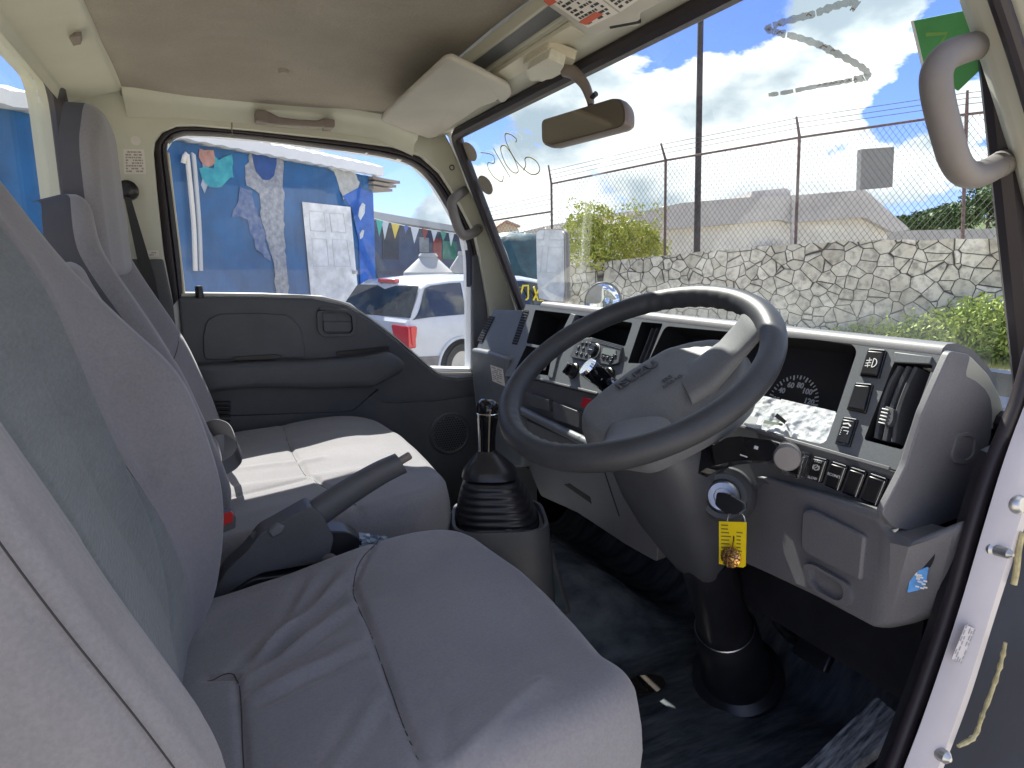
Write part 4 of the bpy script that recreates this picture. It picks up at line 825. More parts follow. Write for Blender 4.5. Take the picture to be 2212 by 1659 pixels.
switch(zz((1200, 592), (1318, 602), (1268, 782), (1145, 768)), 'fog lamp switch, topmost of the column beside the right vent', ic_fog)
switch(zz((1117, 812), (1232, 822), (1182, 1008), (1060, 985)), 'blank black switch, middle of the column beside the right vent')
switch(zz((1040, 1032), (1135, 1047), (1078, 1225), (985, 1205)), 'rocker with white dashed marks, lowest of the column beside the right vent', ic_stop)
D2s = Fr(D2.w(0, 0, .0012), D2.a, D2.b)
switch(zz((735, 1248), (828, 1272), (785, 1430), (680, 1398)), 'switch under a raised clear plastic cover at the left of the lower row', ic_circ([]), D2s, cover=True)
switch(zz((848, 1288), (940, 1310), (895, 1462), (808, 1428)), 'switch printed with a ring symbol beside the clear covered switch', ic_circ([('FAST', .05, .62, .28), ('SLOW', -.05, -.68, .28)]), D2s)
switch(zz((965, 1320), (1068, 1352), (1008, 1515), (918, 1475)), 'black ECONO switch in the middle of the lower row', ic_txt([('ECONO', 0, .05, .26)]), D2s)
switch(zz((1085, 1356), (1190, 1390), (1125, 1560), (1030, 1522)), 'blank black switch just right of the ECONO switch', ic_txt([]), D2s)
switch(zz((1208, 1396), (1325, 1436), (1255, 1608), (1148, 1568)), 'blank black switch at the right end of the lower row', ic_txt([]), D2s)
# radio and climate knobs
rad = thing('car_radio', 'black car radio with round ringed knob and small display', 'radio', D.w(*D.px(1290, 770)))
RP = [z5(*p) for p in ((1525, 545), (1620, 525), (1815, 580), (1795, 690), (1740, 705), (1480, 650))]
mb = MB(); mb.prism(D, rpoly(D.poly(RP, .004), .004, 3), -.005, .006); mb.build('radio_body', M['dgrey'], rad, bevel=.0015)
kc = D.px(*z5(1640, 612), .006); mb = MB(); kp = D.w(*kc, .006); mb.lathe(kp, tuple(D.n), [(.0155, 0), (.0155, .003), (.014, .004), (.0125, .003), (.012, .003), (.011, .011), (.0, .0115)], 24); mb.build('volume_knob', M['black'], rad)
mb = MB(); mb.lathe(kp+D.n*.0008, tuple(D.n), [(.0162, 0), (.0162, .0012), (.0152, .0016), (.0152, 0)], 24, cap=False); mb.strip(D, [(kc[0]-.006, kc[1]), (kc[0]+.006, kc[1])], .0012, .0178, .0004); mb.build('knob_ring', M['mark'], rad)
mb = MB(); mb.prism(D, rpoly(D.poly([z5(*p) for p in ((1695, 590), (1775, 605), (1768, 650), (1680, 625))], .007), .001, 2), .006, .0075); mb.build('radio_display', mat('radio_display', (.20, .22, .19), .2), rad)
mb = MB()
for k, (x, y) in enumerate(((1555, 560), (1580, 562), (1605, 566), (1530, 585), (1562, 592), (1595, 600), (1520, 620), (1548, 628), (1580, 636), (1690, 650), (1715, 655), (1745, 660), (1735, 680), (1765, 640))):
    a, b_ = D.px(*z5(x, y), .007); mb.box(D, a-.0042, a+.0042, b_-.0028, b_+.0028, .006, .0080)
mb.build('radio_buttons', M['black'], rad, bevel=.0006)
mb = MB()
for k, (x, y) in enumerate(((1530, 585), (1562, 592), (1595, 600), (1520, 620), (1548, 628), (1580, 636))):
    a, b_ = D.px(*z5(x, y), .008); mb.box(D, a-.0015, a+.0015, b_-.0006, b_+.0006, .0080, .0083)
mb.build('button_marks', M['mark'], rad, smooth=False)
mb = MB()
for k in range(3): mb.strip(D, [D.px(*z5(1622-k*5, 528-0+k*8), .006), D.px(*z5(1822-k*5, 582+k*8), .006)], .0012, .006, .0012)
mb.build('trim_lines', M['mgrey'], rad)
for x, y, lb in ((1490, 735, 'left of two round heater control knobs under the radio'), (1712, 765, 'right of two round heater control knobs under the radio')):
    t = thing('heater_knob', lb, 'knob', D.w(*D.px(*z5(x, y)))); a, b_ = D.px(*z5(x, y), .006)
    mb = MB(); mb.lathe(D.w(a, b_, 0), tuple(D.n), [(.017, 0), (.017, .004), (.0145, .006), (.0135, .015), (.0, .016)], 28); mb.build('knob_body', M['black'], t)
    mb = MB(); mb.box(Fr(D.w(a, b_, .014), D.a*.5+D.b, D.b-D.a*.5), -.012, .012, -.003, .003, 0, .009); mb.build('knob_grip', M['gloss'], t, bevel=.001)
# ------------------------------------------------------------------ steering wheel and column
WC = Vector((.515, .70, 1.445)); wt, ww = .525, -.19
wa = -Vector((math.sin(ww), math.cos(ww), 0)); wb = Vector((math.cos(wt)*math.cos(ww), -math.cos(wt)*math.sin(ww), math.sin(wt)))
WFm = Fr(WC, wa, wb)
sw = thing('steering_wheel', 'large dark grey steering wheel turned a quarter left, with broad hub pad', 'steering wheel', WC)
mb = MB(); R_, N1, N2 = .1815, 160, 20; rings = []
for i in range(N1):
    th = 2*math.pi*i/N1; e = Vector((math.cos(th), math.sin(th))); ring = []
    dg_ = math.degrees(th) % 360
    grip_ = sstep(dg_, 66, 72)*(1-sstep(dg_, 122, 130)) if dg_ < 180 else 0
    grip_ = max(grip_, sstep(dg_, 226, 232)*(1-sstep(dg_, 285, 290))*.6)
    fat = 1+.10*max(math.exp(-((dg_-52)/16)**2), math.exp(-((dg_-302)/16)**2))
    for j in range(N2):
        p = 2*math.pi*j/N2; rr_ = .0158*fat; inn_ = max(0, -math.cos(p))
        rr_ *= 1+.09*grip_*inn_*math.cos(th*52)
        ring.append(WFm.w(e.x*(R_+math.cos(p)*rr_), e.y*(R_+math.cos(p)*rr_), math.sin(p)*rr_*1.02))
    rings.append(ring)
rings.append(rings[0]); mb.loft(rings, cap=False); mb.build('rim', M['wheel'], sw, ang=80)
PF = Fr(WFm.w(0, 0, -.045), WFm.a, WFm.b)
padp = PF.poly([(1356, 800), (1440, 750), (1500, 734), (1548, 728), (1590, 736), (1612, 758), (1604, 790), (1560, 832), (1469, 884), (1380, 928), (1300, 934), (1262, 922), (1249, 900), (1256, 880), (1300, 842)])
kA, kB = Vector(PF.px(1606, 745)), Vector(PF.px(1290, 912)); kd = (kB-kA).normalized(); kn = Vector((-kd.y, kd.x))
if (Vector(PF.px(1469, 884))-kA).dot(kn) < 0: kn = -kn
def pdrop(a, b): d = (Vector((a, b))-kA).dot(kn); return .45*max(0, d-.004) if d < .05 else .45*.046
padr = rpoly(padp, .012, 4); pc = Vector((sum(p[0] for p in padr)/len(padr), sum(p[1] for p in padr)/len(padr)))
mb = MB(); rings = []
for sc, c_ in ((1.0, -.055), (1.04, -.040), (1.03, -.022), (.985, -.006), (.95, .0), (.9, .001), (.85, .0015), (.75, .002), (.65, .002), (.5, .0025), (.35, .003), (.2, .003)): rings.append([PF.w(pc.x+(a-pc.x)*sc, pc.y+(b-pc.y)*sc, c_-pdrop(pc.x+(a-pc.x)*sc, pc.y+(b-pc.y)*sc)) for a, b in padr])
mb.loft(rings); pad = mb.build('hub_pad', M['pad'], sw, ang=60)
TF = Fr(PF.w(0, 0, .0030), PF.a, PF.b)
p0 = Vector(TF.px(1330, 842)); p1 = Vector(TF.px(1424, 781)); an = math.atan2((p1-p0).y, (p1-p0).x); mid = (p0+p1)/2
mb = MB(); text_mb(mb, TF, 'ISUZU', mid.x, mid.y, .0235, c=.0, ext=.0013, rot=an, bold=.0006, sx=(p1-p0).length/.072); mb.build('raised_lettering', M['dgrey'], pad, smooth=False)
p0 = Vector(TF.px(1426, 836)); p1 = Vector(TF.px(1468, 810)); mid = (p0+p1)/2; mb = MB(); nn = Vector((-(p1-p0).y, (p1-p0).x)).normalized()
text_mb(mb, TF, 'SRS', mid.x+nn.x*.006, mid.y+nn.y*.006, .011, c=.001, ext=.0005, rot=an); text_mb(mb, TF, 'AIRBAG', mid.x-nn.x*.006, mid.y-nn.y*.006, .010, c=.001, ext=.0005, rot=an); mb.build('raised_lettering', M['dgrey'], pad, smooth=False)
for dg_, lb in ((52, None), (299, None)):
    e = Vector((math.cos(math.radians(dg_)), math.sin(math.radians(dg_)))); t_ = Vector((-e.y, e.x)); mb = MB(); rings = []
    for r_, c_, w_, h_ in ((.055, -.062, .044, .018), (.09, -.054, .038, .016), (.125, -.036, .031, .012), (.155, -.016, .031, .010), (.168, -.003, .036, .010), (.180, .0, .044, .008)):
        ring = []
        for k in range(16):
            a = 2*math.pi*k/16; x = math.copysign(abs(math.cos(a))**.7, math.cos(a))*w_; y = math.copysign(abs(math.sin(a))**.7, math.sin(a))*h_; ring.append(WFm.w(e.x*r_+t_.x*x, e.y*r_+t_.y*x, c_+y))
        rings.append(ring)
    mb.loft(rings); mb.build('spoke', M['pad'], sw, ang=60)
mb = MB(); mb.lathe(WFm.w(0, 0, -.15), tuple(WFm.n), [(.045, 0), (.05, .03), (.062, .06), (.07, .085)], 28); mb.build('hub_boss', M['dgrey'], sw)
col = thing('steering_column', 'dark grey steering column shroud reaching down to a black floor boot', 'steering column', WFm.w(0, 0, -.35))
ax = -WFm.n
def rrect(o, a, b, w, h, pw=.55, n=28): return [o+a*(math.copysign(abs(math.cos(t))**pw, math.cos(t))*w)+b*(math.copysign(abs(math.sin(t))**pw, math.sin(t))*h) for t in [2*math.pi*k/n for k in range(n)]]
mb = MB(); rings = []
for s_, w_, h_, off in ((.085, .055, .045, 0), (.10, .070, .052, 0), (.15, .082, .058, .0), (.22, .082, .060, .0), (.29, .072, .056, .0), (.345, .056, .048, .0), (.39, .042, .040, .0), (.40, .036, .034, .0)): rings.append(rrect(WC+ax*s_+WFm.a*-.008-WFm.b*off, WFm.a, WFm.b, w_, h_))
mb.loft(rings); mb.build('shroud', M['dgrey'], col, ang=50)
mb = MB(); mb.lathe(PX(1363, 1058, .655), tuple(PX(1363, 1058, .655)-PX(1363, 1058, .60) if 0 else (-.9, .0, -.1)), [(.010, -.01), (.010, .004), (.006, .006), (.0, .003)], 16); mb.build('shroud_screw', M['ink'], col)
b0 = WC+ax*.37; b1 = PZ(1592, 1452, .79); mb = MB(); axb = b1-b0; Lb = axb.length
mb.lathe(b0, tuple(axb), [(.043, 0), (.045, Lb*.3), (.046, Lb*.52), (.050, Lb*.56), (.056, Lb*.58), (.062, Lb*.85), (.070, Lb*.97), (.086, Lb*1.0), (.088, Lb*1.02)], 36); mb.build('floor_boot', M['gloss'] if 0 else M['rubber'], col)
ring_c = b0+axb*.555; mb = MB(); mb.lathe(ring_c, tuple(axb), [(.0515, -.0015), (.053, 0), (.0515, .0015)], 36, cap=False); mb.build('boot_clamp', M['steel'], col)
# ignition barrel
ig = thing('ignition_lock', 'round silver ignition lock on the right side of the column', 'ignition lock', PX(1556, 1075, .60))
ic = PX(1562, 1072, .625); iax = Vector((-.75, -.55, .25)).normalized()
mb = MB(); mb.lathe(ic-iax*.05, tuple(iax), [(.040, -.03), (.038, .03), (.034, .045), (.031, .05), (.024, .05), (.023, .046), (.0, .046)], 32); mb.build('lock_boss', M['dgrey'], ig)
mb = MB(); mb.lathe(ic, tuple(iax), [(.021, -.006), (.0215, .004), (.019, .0065), (.012, .0065), (.011, .003), (.0, .003)], 28); mb.build('lock_ring', M['steel'], ig)
key = thing('key_bunch', 'ignition key with wire ring, yellow tag and brass pendant hanging from the lock', 'keys', ic+iax*.02)
kp = ic+iax*.012+Vector((0, -.004, -.004))
KF2 = Fr(PX(1585, 1098, .60), (.3, -.95, 0), (.25, 0, 1))
mb = MB(); mb.prism(KF2, rpoly(KF2.poly([(1553, 1062), (1578, 1068), (1610, 1086), (1612, 1102), (1592, 1112), (1566, 1106), (1548, 1090)]), .004, 3), -.005, .006); mb.build('key_head', M['black'], key, bevel=.002)
mb = MB(); mb.strip(KF2, [KF2.px(1580, 1070, .007), KF2.px(1608, 1086, .007), KF2.px(1611, 1100, .007), KF2.px(1596, 1110, .007)], .0022, .006, .001); mb.build('key_rim', M['chrome'], key)
rc = KF2.w(*KF2.px(1590, 1128)); rc2 = Vector(rc); mb = MB(); ra = (KF2.w(*KF2.px(1610, 1130))-rc).length
mb.tube([rc+KF2.a*math.cos(t)*ra*.95+KF2.b*math.sin(t)*ra*1.15 for t in [2*math.pi*k/30 for k in range(30)]], .0011, 6, closed=True); mb.build('key_ring', M['chrome'], key)
KT = Fr(KF2.w(0, 0, .003), KF2.a, KF2.b)
tg = [(1554, 1126), (1613, 1128), (1611, 1222), (1606, 1226), (1554, 1218)]
mb = MB(); TP_ = KT.poly(tg); mb.prism(KT, TP_, 0, .0012)
r_ = random.Random(6)
for k in range(9):
    v = 1134+k*8; 
    for u0, u1 in ((1559, 1580), (1592, 1607)):
        if k < 2 and u0 > 1580: continue
        a, b_ = KT.px(u0, v); a2, b2 = KT.px(u1-r_.uniform(0, 8), v+1); mb.strip(KT, [(a, b_), (a2, b2)], .0016, .0013, .0002, 1)
mb.build('yellow_tag', [M['yellow'], mat('tag_ink', (.22, .17, .02), .7)], key, smooth=False)
hc_ = KT.w(*KT.px(1583, 1203), .006); mb = MB(); hr = (KT.w(*KT.px(1604, 1205), .006)-hc_).length
mb.lathe(hc_, tuple(KT.n), [(hr*.98, -.002), (hr, 0), (hr*.7, .0025), (0, .004)], 24); pend = mb.build('pendant', M['gold'], key)
mb = MB()
for k in range(6):
    a = math.pi*k/6; d1 = KT.a*math.cos(a)+KT.b*math.sin(a); d2 = KT.n.cross(d1)
    for o_ in (-.5, .1, .6): h_ = math.sqrt(max(0, 1-o_*o_))*hr; mb.tube([hc_+d2*o_*hr-d1*h_+KT.n*.001, hc_+d2*o_*hr+KT.n*(.004*(1-abs(o_))+.001), hc_+d2*o_*hr+d1*h_+KT.n*.001], .0007, 5)
mb.tube([hc_+KT.b*hr, hc_+KT.b*hr*1.6, rc2-KT.b*ra*1.1], .0009, 6); mb.build('pendant_wire', mat('dark_brass', (.20, .11, .04), .4, metal=1), key)
# stalks
st1 = thing('indicator_stalk', 'black stalk with grey end knob on the right of the column', 'stalk', PX(1500, 1010, .60))
mb = MB(); S1 = Fr(PX(1515, 995, .60), (0, -1, 0), (.3, 0, 1)); mb.prism(S1, rpoly(S1.poly([z6(*p) for p in ((65, 1290), (130, 1225), (190, 1195), (205, 1250), (330, 1175), (420, 1165), (620, 1190), (660, 1230), (650, 1310), (600, 1325), (430, 1322), (330, 1335), (200, 1370), (120, 1425), (85, 1390))]), .004, 3), -.012, .010); mb.build('stalk_arm', M['gloss'], st1, bevel=.007, seg=4)
e_ = S1.w(*S1.px(*z6(640, 1258), .0), 0); mb = MB(); mb.lathe(e_-S1.n*.014, (-.75, -.65, .05), [(.0145, -.004), (.0155, .006), (.0155, .026), (.014, .029), (0, .0295)], 24); mb.build('stalk_knob', M['handle'], st1)
mb = MB(); a, b_ = S1.px(*z6(410, 1285), .0102); mb.box(S1, a-.006, a+.006, b_-.0008, b_+.0008, .0102, .0105); a, b_ = S1.px(*z6(490, 1232), .0102); mb.box(S1, a-.003, a+.003, b_-.002, b_+.002, .0102, .0105); mb.build('marking', M['mark'], st1, smooth=False)
st2 = thing('wiper_stalk', 'black and silver stalk on the left of the column behind the hub', 'stalk', PX(1280, 810, .60))
q0 = PX(1268, 792, .585); q1 = PX(1318, 834, .625); mb = MB(); mb.tube([q0, q0.lerp(q1, .15), q1, q1.lerp(WC+ax*.08, .6)], [.016, .0175, .0165, .012], 24); mb.build('stalk_arm', M['gloss'], st2)
mb = MB(); mb.tube([q0+(q0-q1)*.04, q0+(q1-q0)*.07], [.0165, .0180], 24); mb.build('stalk_knob', M['chrome'], st2)
mb = MB()
dirn = (q1-q0).normalized(); sd_ = dirn.cross(Vector((-1, 0, .5))).normalized()
for k in range(5): p = q0.lerp(q1, .3+.14*k)-WFm.a*0+Vector((-.0145, -.003, .008)); mb.tube([p-sd_*.003, p+sd_*.003], .0009, 5)
mb.build('marking', M['mark'], st2)
# ------------------------------------------------------------------ seats
CF = Fr((0, 0, 1.16), (1, 0, 0), (0, 1, 0))
ds = thing('driver_seat', 'nearest seat, grey velour with a creased cushion and tall bolstered backrest', 'seat', (.12, .68, .92))
seam2 = [(.215, .915), (.155, .83), (.150, .70), (.144, .58), (.135, .44)]
wr = [((-.0, .72), (.16, .86)), ((.0, .70), (.15, .78)), ((.0, .665), (.14, .69)), ((.02, .72), (.12, .88)), ((.06, .50), (.14, .60))]
def hd(x, y):
    e = abs(y-.68)/.24
    h = .010*sstep(e, .55, .85)-.036*(1-sstep(x, -.10, .26))-.006*(1-e*e)*(1-sstep(x, .2, .36))
    h += .010*math.exp(-((x-.26)/.10)**2)
    h += groove((x, y), seam2, .0065, .0045)+groove((x, y), [(-.03, .735), (.0, .72), (.0, .60), (-.004, .44)], .005, .005)
    for (a, b), amp in zip(wr, (.009, .008, .007, .005, .004)):
        d = dseg((x, y), a, b); L_ = math.hypot(b[0]-a[0], b[1]-a[1]); t = ((x-a[0])*(b[0]-a[0])+(y-a[1])*(b[1]-a[1]))/L_**2
        h += amp*math.exp(-(d/.010)**2)*sstep(t, -.1, .25)*(1-sstep(t, .7, 1.1))-amp*.8*math.exp(-((d-.016)/.010)**2)*sstep(t, -.1, .2)*(1-sstep(t, .6, 1.1))
    # creases near the front edge
    h += .004*math.exp(-(dseg((x, y), (.17, .455), (.27, .50))/.009)**2)-.003*math.exp(-(dseg((x, y), (.16, .47), (.18, .52))/.008)**2)
    h += .0035*nz(x*8, y*8)+.0012*nz(x*25, y*25)
    return h
oc = rpoly([(-.14, .915), (.20, .922), (.345, .915), (.388, .80), (.385, .60), (.372, .455), (.29, .435), (-.14, .435)], [.03, .1, .07, .12, .12, .07, .08, .03], 8)
pillow('seat_cushion', CF, oc, hd, M['fabric'], ds, r=.035, thick=.13, rings=90, per=300, bulge=.006)
mb = MB(); ol_ = [(x*.985+.002, .68+(y-.68)*.985) for x, y in oc]; mb.loft([[CF.w(a, b, c) for a, b in ol_] for c in (-.12, -.20)]); mb.build('seat_base', M['dgrey'], ds)
# backrest frames
def BF(y, x0=.0, z0=1.22): return Fr((x0, y, z0), (0, 1, 0), (-.30, 0, .954))
b1 = BF(.68)      # a = towards the far side (+Y), b = up, n = ?
if b1.n.x < 0: b1.n = -b1.n
def interp(x, T):
    if x <= T[0][0]: return T[0][1]
    for (x0, y0), (x1, y1) in zip(T, T[1:]):
        if x <= x1: return y0+(y1-y0)*(x-x0)/(x1-x0)
    return T[-1][1]
def smi(x, T, w=.03): return sum(interp(x+w*k, T) for k in (-1, -.5, 0, .5, 1))/5
FARC = [(-.118, -.10), (-.08, -.05), (-.037, -.021), (.03, .011), (.07, .024), (.16, .036), (.23, .038), (.316, .001), (.40, -.026), (.46, -.036), (.50, -.043), (.62, -.055)]
NEAR = [(-.12, -.07), (-.06, -.03), (0, -.013), (.05, -.016), (.1, -.021), (.15, -.027), (.2, -.031), (.235, -.034), (.275, -.036), (.4, -.045), (.6, -.06)]
MIDC = [(-.12, -.10), (-.07, -.068), (-.01, -.046), (.03, -.038), (.1, -.037), (.16, -.043), (.225, -.040), (.31, -.036), (.36, -.034), (.39, -.036), (.5, -.055), (.62, -.065)]
def hb(a, b):
    f_, n_, c_ = smi(b, FARC), smi(b, NEAR), smi(b, MIDC)
    K = [(-.25, n_-.022), (-.222, n_-.006), (-.20, n_), (-.175, n_-.006), (-.135, min(c_, n_-.012)-.004), (0, c_-.012), (.118, c_-.002), (.135, c_), (.19, f_), (.215, f_), (.24, f_-.008)]
    h = 0
    for i in range(len(K)-1):
        if a <= K[i+1][0] or i == len(K)-2:
            t = max(0, min(1, (a-K[i][0])/(K[i+1][0]-K[i][0]))); t = t*t*(3-2*t) if i != 4 and i != 5 else t; h = K[i][1]+(K[i+1][1]-K[i][1])*t; break
    s_ = abs(a); ins = .126-.01*sstep(b, .3, .6)
    h += -.004*math.exp(-((s_-ins)/.0045)**2)
    h += -.0022*math.exp(-(dline((a, b), [(-.02, .0), (.04, .035), (.09, .10), (.125, .17)])/.004)**2)
    h += -.003*math.exp(-((a+.238)/.0035)**2)
    return h+.002*nz(a*7, b*7, 2)
ob = rpoly([(-.225, -.12), (-.255, .05), (-.25, .28), (-.215, .50), (-.15, .62), (.15, .62), (.215, .50), (.245, .28), (.25, .05), (.225, -.06), (.185, -.12)], [.03, .1, .1, .08, .08, .08, .08, .1, .08, .05, .03], 8)
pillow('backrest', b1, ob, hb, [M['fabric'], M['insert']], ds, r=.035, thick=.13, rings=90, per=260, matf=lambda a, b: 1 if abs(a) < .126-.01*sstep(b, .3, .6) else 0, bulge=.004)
bh = Fr(b1.w(0, .62, -.07), (0, 1, 0), (-.30, 0, .954)); bh.n = b1.n
pillow('headrest', bh, rpoly([(-.13, -.05), (-.135, .12), (-.09, .2), (.09, .2), (.135, .12), (.13, -.05)], .05, 6), lambda a, b: .01, M['fabric'], ds, r=.04, thick=.10, rings=20, per=80)
def seam(fr, pts, hf, name, parent, r=.0007):
    P = smoothpath([Vector((a, b, 0)) for a, b in pts], 8); mb = MB(); mb.tube([fr.w(p.x, p.y, hf(p.x, p.y)+.0002) for p in P], r, 5); mb.build(name, M['ink'], parent)
seam(CF, seam2, hd, 'seam', ds); seam(CF, [(-.03, .735), (.0, .72), (.0, .60), (-.004, .46)], hd, 'seam', ds)
seam(b1, [(-.238, .30), (-.238, .15), (-.238, .0), (-.232, -.08)], hb, 'seam', ds); seam(b1, [(.118, .5), (.126, .3), (.127, .1), (.127, -.05)], hb, 'seam', ds)
# middle seat
ms = thing('middle_seat', 'narrow grey middle seat backrest between the two larger seats', 'seat', (-.02, 1.03, 1.0))
bm_ = Fr((.0, 1.03, 1.22), (0, 1, 0), (-.33, 0, .944)); bm_.n = -bm_.n if bm_.n.x < 0 else bm_.n
def hm(a, b): return -.020*sstep(b, .15, .40)*(1-sstep(b, .36, .42)*.2)-.06*(1-sstep(b, -.14, .02))-.004*math.exp(-((a+.045)/.006)**2)+.012*sstep(-a, .045, .075)*0+.0015*nz(a*8, b*8, 5)-.012*(1-math.cos(min(1, abs(a)/.09)*math.pi/2))
om = rpoly([(-.085, -.14), (-.09, .28), (-.075, .398), (.055, .402), (.078, .36), (.088, .2), (.095, .04), (.085, -.08), (.05, -.14)], [.02, .05, .035, .04, .05, .1, .1, .05, .03], 8)
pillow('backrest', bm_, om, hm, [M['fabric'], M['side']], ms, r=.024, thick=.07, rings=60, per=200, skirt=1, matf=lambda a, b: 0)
pillow('seat_cushion', Fr((0, 0, 1.075), (1, 0, 0), (0, 1, 0)), rpoly([(-.1, .945), (.08, .945), (.08, 1.10), (-.1, 1.10)], .02, 5), lambda x, y: .0, M['fabric'], ms, r=.02, thick=.06, rings=16, per=60)
# passenger seat
ps = thing('passenger_seat', 'far passenger seat with a sunlit cushion and tall narrow headrest', 'seat', (.12, 1.40, .92))
PCy = 1.40
def hp2(x, y):
    e = abs(y-PCy)/.33
    h = .008*sstep(e, .55, .85)-.012*(1-sstep(x, -.08, .12))+.012*math.exp(-((x-.28)/.10)**2)
    h += groove((x, y), [(.16, 1.72), (.155, 1.5), (.16, 1.3), (.20, 1.12), (.21, 1.02)], .005, .005)
    h += groove((x, y), [(-.1, 1.26), (.0, 1.25), (.15, 1.26)], .003, .006)
    h += .0045*math.exp(-(dseg((x, y), (-.02, 1.30), (.34, 1.24))/.02)**2)+.004*math.exp(-(dseg((x, y), (.0, 1.42), (.2, 1.38))/.015)**2)
    return h+.003*nz(x*9, y*9, 7)
op = rpoly([(-.14, 1.74), (.38, 1.745), (.435, 1.60), (.432, 1.35), (.415, 1.15), (.36, 1.055), (.24, 1.02), (-.14, 1.02)], [.03, .08, .1, .15, .1, .08, .1, .03], 8)
CP = Fr((0, 0, 1.162), (1, 0, 0), (0, 1, 0))
pillow('seat_cushion', CP, op, hp2, M['fabric'], ps, r=.032, thick=.12, rings=80, per=260, bulge=.006)
b3 = Fr((.0, PCy, 1.22), (0, 1, 0), (-.30, 0, .954)); b3.n = -b3.n if b3.n.x < 0 else b3.n
def h3(a, b):
    g_ = sstep(b, -.12, .10)*(1-.5*sstep(b, .30, .5)); s_ = abs(a)
    h = -.030*g_+.040*g_*sstep(s_, .15, .21)-.028*sstep(b, .16, .42)+.022*sstep(b, .40, .52)-.05*(1-sstep(b, -.16, -.02))
    h += -.004*math.exp(-((s_-.15)/.006)**2)-.0035*math.exp(-(dline((s_, b), [(0, .12), (.10, .14), (.15, .17), (.21, .22)])/.005)**2)
    return h+.002*nz(a*8, b*8, 9)
o3 = rpoly([(-.22, -.14), (-.25, .05), (-.255, .30), (-.25, .44), (-.205, .50), (-.10, .512), (.10, .50), (.20, .48), (.235, .40), (.265, .15), (.275, .02), (.25, -.06), (.2, -.14)], [.03, .08, .06, .07, .07, .05, .03, .05, .06, .1, .08, .05, .03], 8)
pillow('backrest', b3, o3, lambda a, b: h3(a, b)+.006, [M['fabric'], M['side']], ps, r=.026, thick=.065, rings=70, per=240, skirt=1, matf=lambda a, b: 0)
seam(b3, [(-.15, .46), (-.15, .3), (-.15, .17), (-.21, .22)], lambda a, b: h3(a, b)+.006, 'seam', ps); seam(b3, [(.15, .46), (.15, .3), (.15, .17), (.21, .22)], lambda a, b: h3(a, b)+.006, 'seam', ps)
seam(CP, [(.16, 1.70), (.155, 1.5), (.16, 1.3), (.20, 1.12), (.21, 1.06)], hp2, 'seam', ps)
b4 = Fr(b3.w(.015, .478, .020), (0, 1, 0), (-.02, 0, 1)); b4.n = -b4.n if b4.n.x < 0 else b4.n
o4 = rpoly([(-.165, -.12), (-.172, .03), (-.142, .11), (-.08, .168), (0, .182), (.08, .168), (.14, .11), (.168, .03), (.165, -.12)], [.03, .06, .05, .05, .05, .05, .05, .06, .03], 8)
pillow('headrest', b4, o4, lambda a, b: -.012*sstep(abs(a), .06, .16)*1.0-.01*sstep(b, .12, .2)+.001*nz(a*9, b*9), [M['fabric'], M['side']], ps, r=.022, thick=.05, rings=50, per=160, skirt=1, matf=lambda a, b: 0)
# ------------------------------------------------------------------ between the seats
cons = thing('engine_cover', 'black rubber covered engine hump running between the seats', 'engine cover', (.1, 1.0, .75))
mb = MB(); nx, ny = 60, 20; xs = [-.15+.72*i/nx for i in range(nx+1)]; mb.v = []
for x in xs:
    for j in range(ny+1):
        t = j/ny; y = .925+.32*t; edge = sstep(t, 0, .10)*(1-sstep(t, .9, 1.0)); z = .84+.215*edge*(1-.75*sstep(x, .44, .57))+.006*nz(x*9, y*9)+.006*nz(x*20, y*20, 4)*edge
        mb.v.append((x, y, z))
w_ = ny+1; mb.f = [(i*w_+j, i*w_+j+1, (i+1)*w_+j+1, (i+1)*w_+j) for i in range(nx) for j in range(ny)]; mb.mi = [0]*len(mb.f)
mb.build('cover_mat', mat('glossy_rubber_mat', (.030, .042, .052), .22, nscale=9, col2=(.075, .095, .11), bscale=22, bump=.5, dist=.008), cons, ang=80)
# hand brake
hbk = thing('parking_brake', 'dark grey parking brake lever standing between driver and passenger seats', 'parking brake', (.1, .96, 1.1))
HP = Fr((0, .955, 0), (1, 0, 0), (0, 0, 1))
P0, P1, P2 = PY(690, 1092, .955), PY(780, 1042, .955), PY(862, 993, .955)
mb = MB(); rings = []; upv = Vector((-.45, 0, .89))
path = smoothpath([PY(560, 1180, .955), PY(640, 1140, .955), PY(700, 1098, .955), PY(760, 1058, .955), PY(820, 1022, .955), PY(866, 1000, .955)], 5); n_ = len(path)
for i, p in enumerate(path):
    t = i/(n_-1); w_ = .017+.001*math.sin(t*5); h_ = .0235-.006*t; rings.append(rrect(p, Vector((0, 1, 0)), upv, w_, h_, .8, 16))
mb.loft(rings); mb.build('grip', M['dgrey'], hbk, bevel=0, ang=60)
mb = MB(); pb = PY(868, 994, .955); mb.lathe(pb, tuple((P2-P1).normalized()), [(.0065, -.01), (.0065, .014), (.005, .016), (0, .0165)], 14); mb.build('release_button', M['taupe'], hbk)
mb = MB(); mb.prism(HP, rpoly(HP.poly([(488, 1218), (530, 1180), (560, 1140), (600, 1118), (664, 1082), (690, 1100), (716, 1150), (704, 1200), (560, 1225), (500, 1262), (470, 1310), (440, 1300)]), .006, 3), -.020, .022); mb.build('bracket', M['dgrey'], hbk, bevel=.006, seg=3)
mb = MB(); mb.prism(HP, rpoly(HP.poly([(694, 1140), (745, 1140), (778, 1158), (782, 1182), (735, 1205), (700, 1200)]), .008, 3), -.03, .015); mb.build('pivot_cover', M['rubber'], hbk, bevel=.006, seg=3)
mb = MB(); mb.prism(HP, HP.poly([(574, 1134), (596, 1118), (612, 1122), (606, 1138), (584, 1148)]), .015, .028); mb.build('adjuster', M['lgrey'], hbk, bevel=.003)
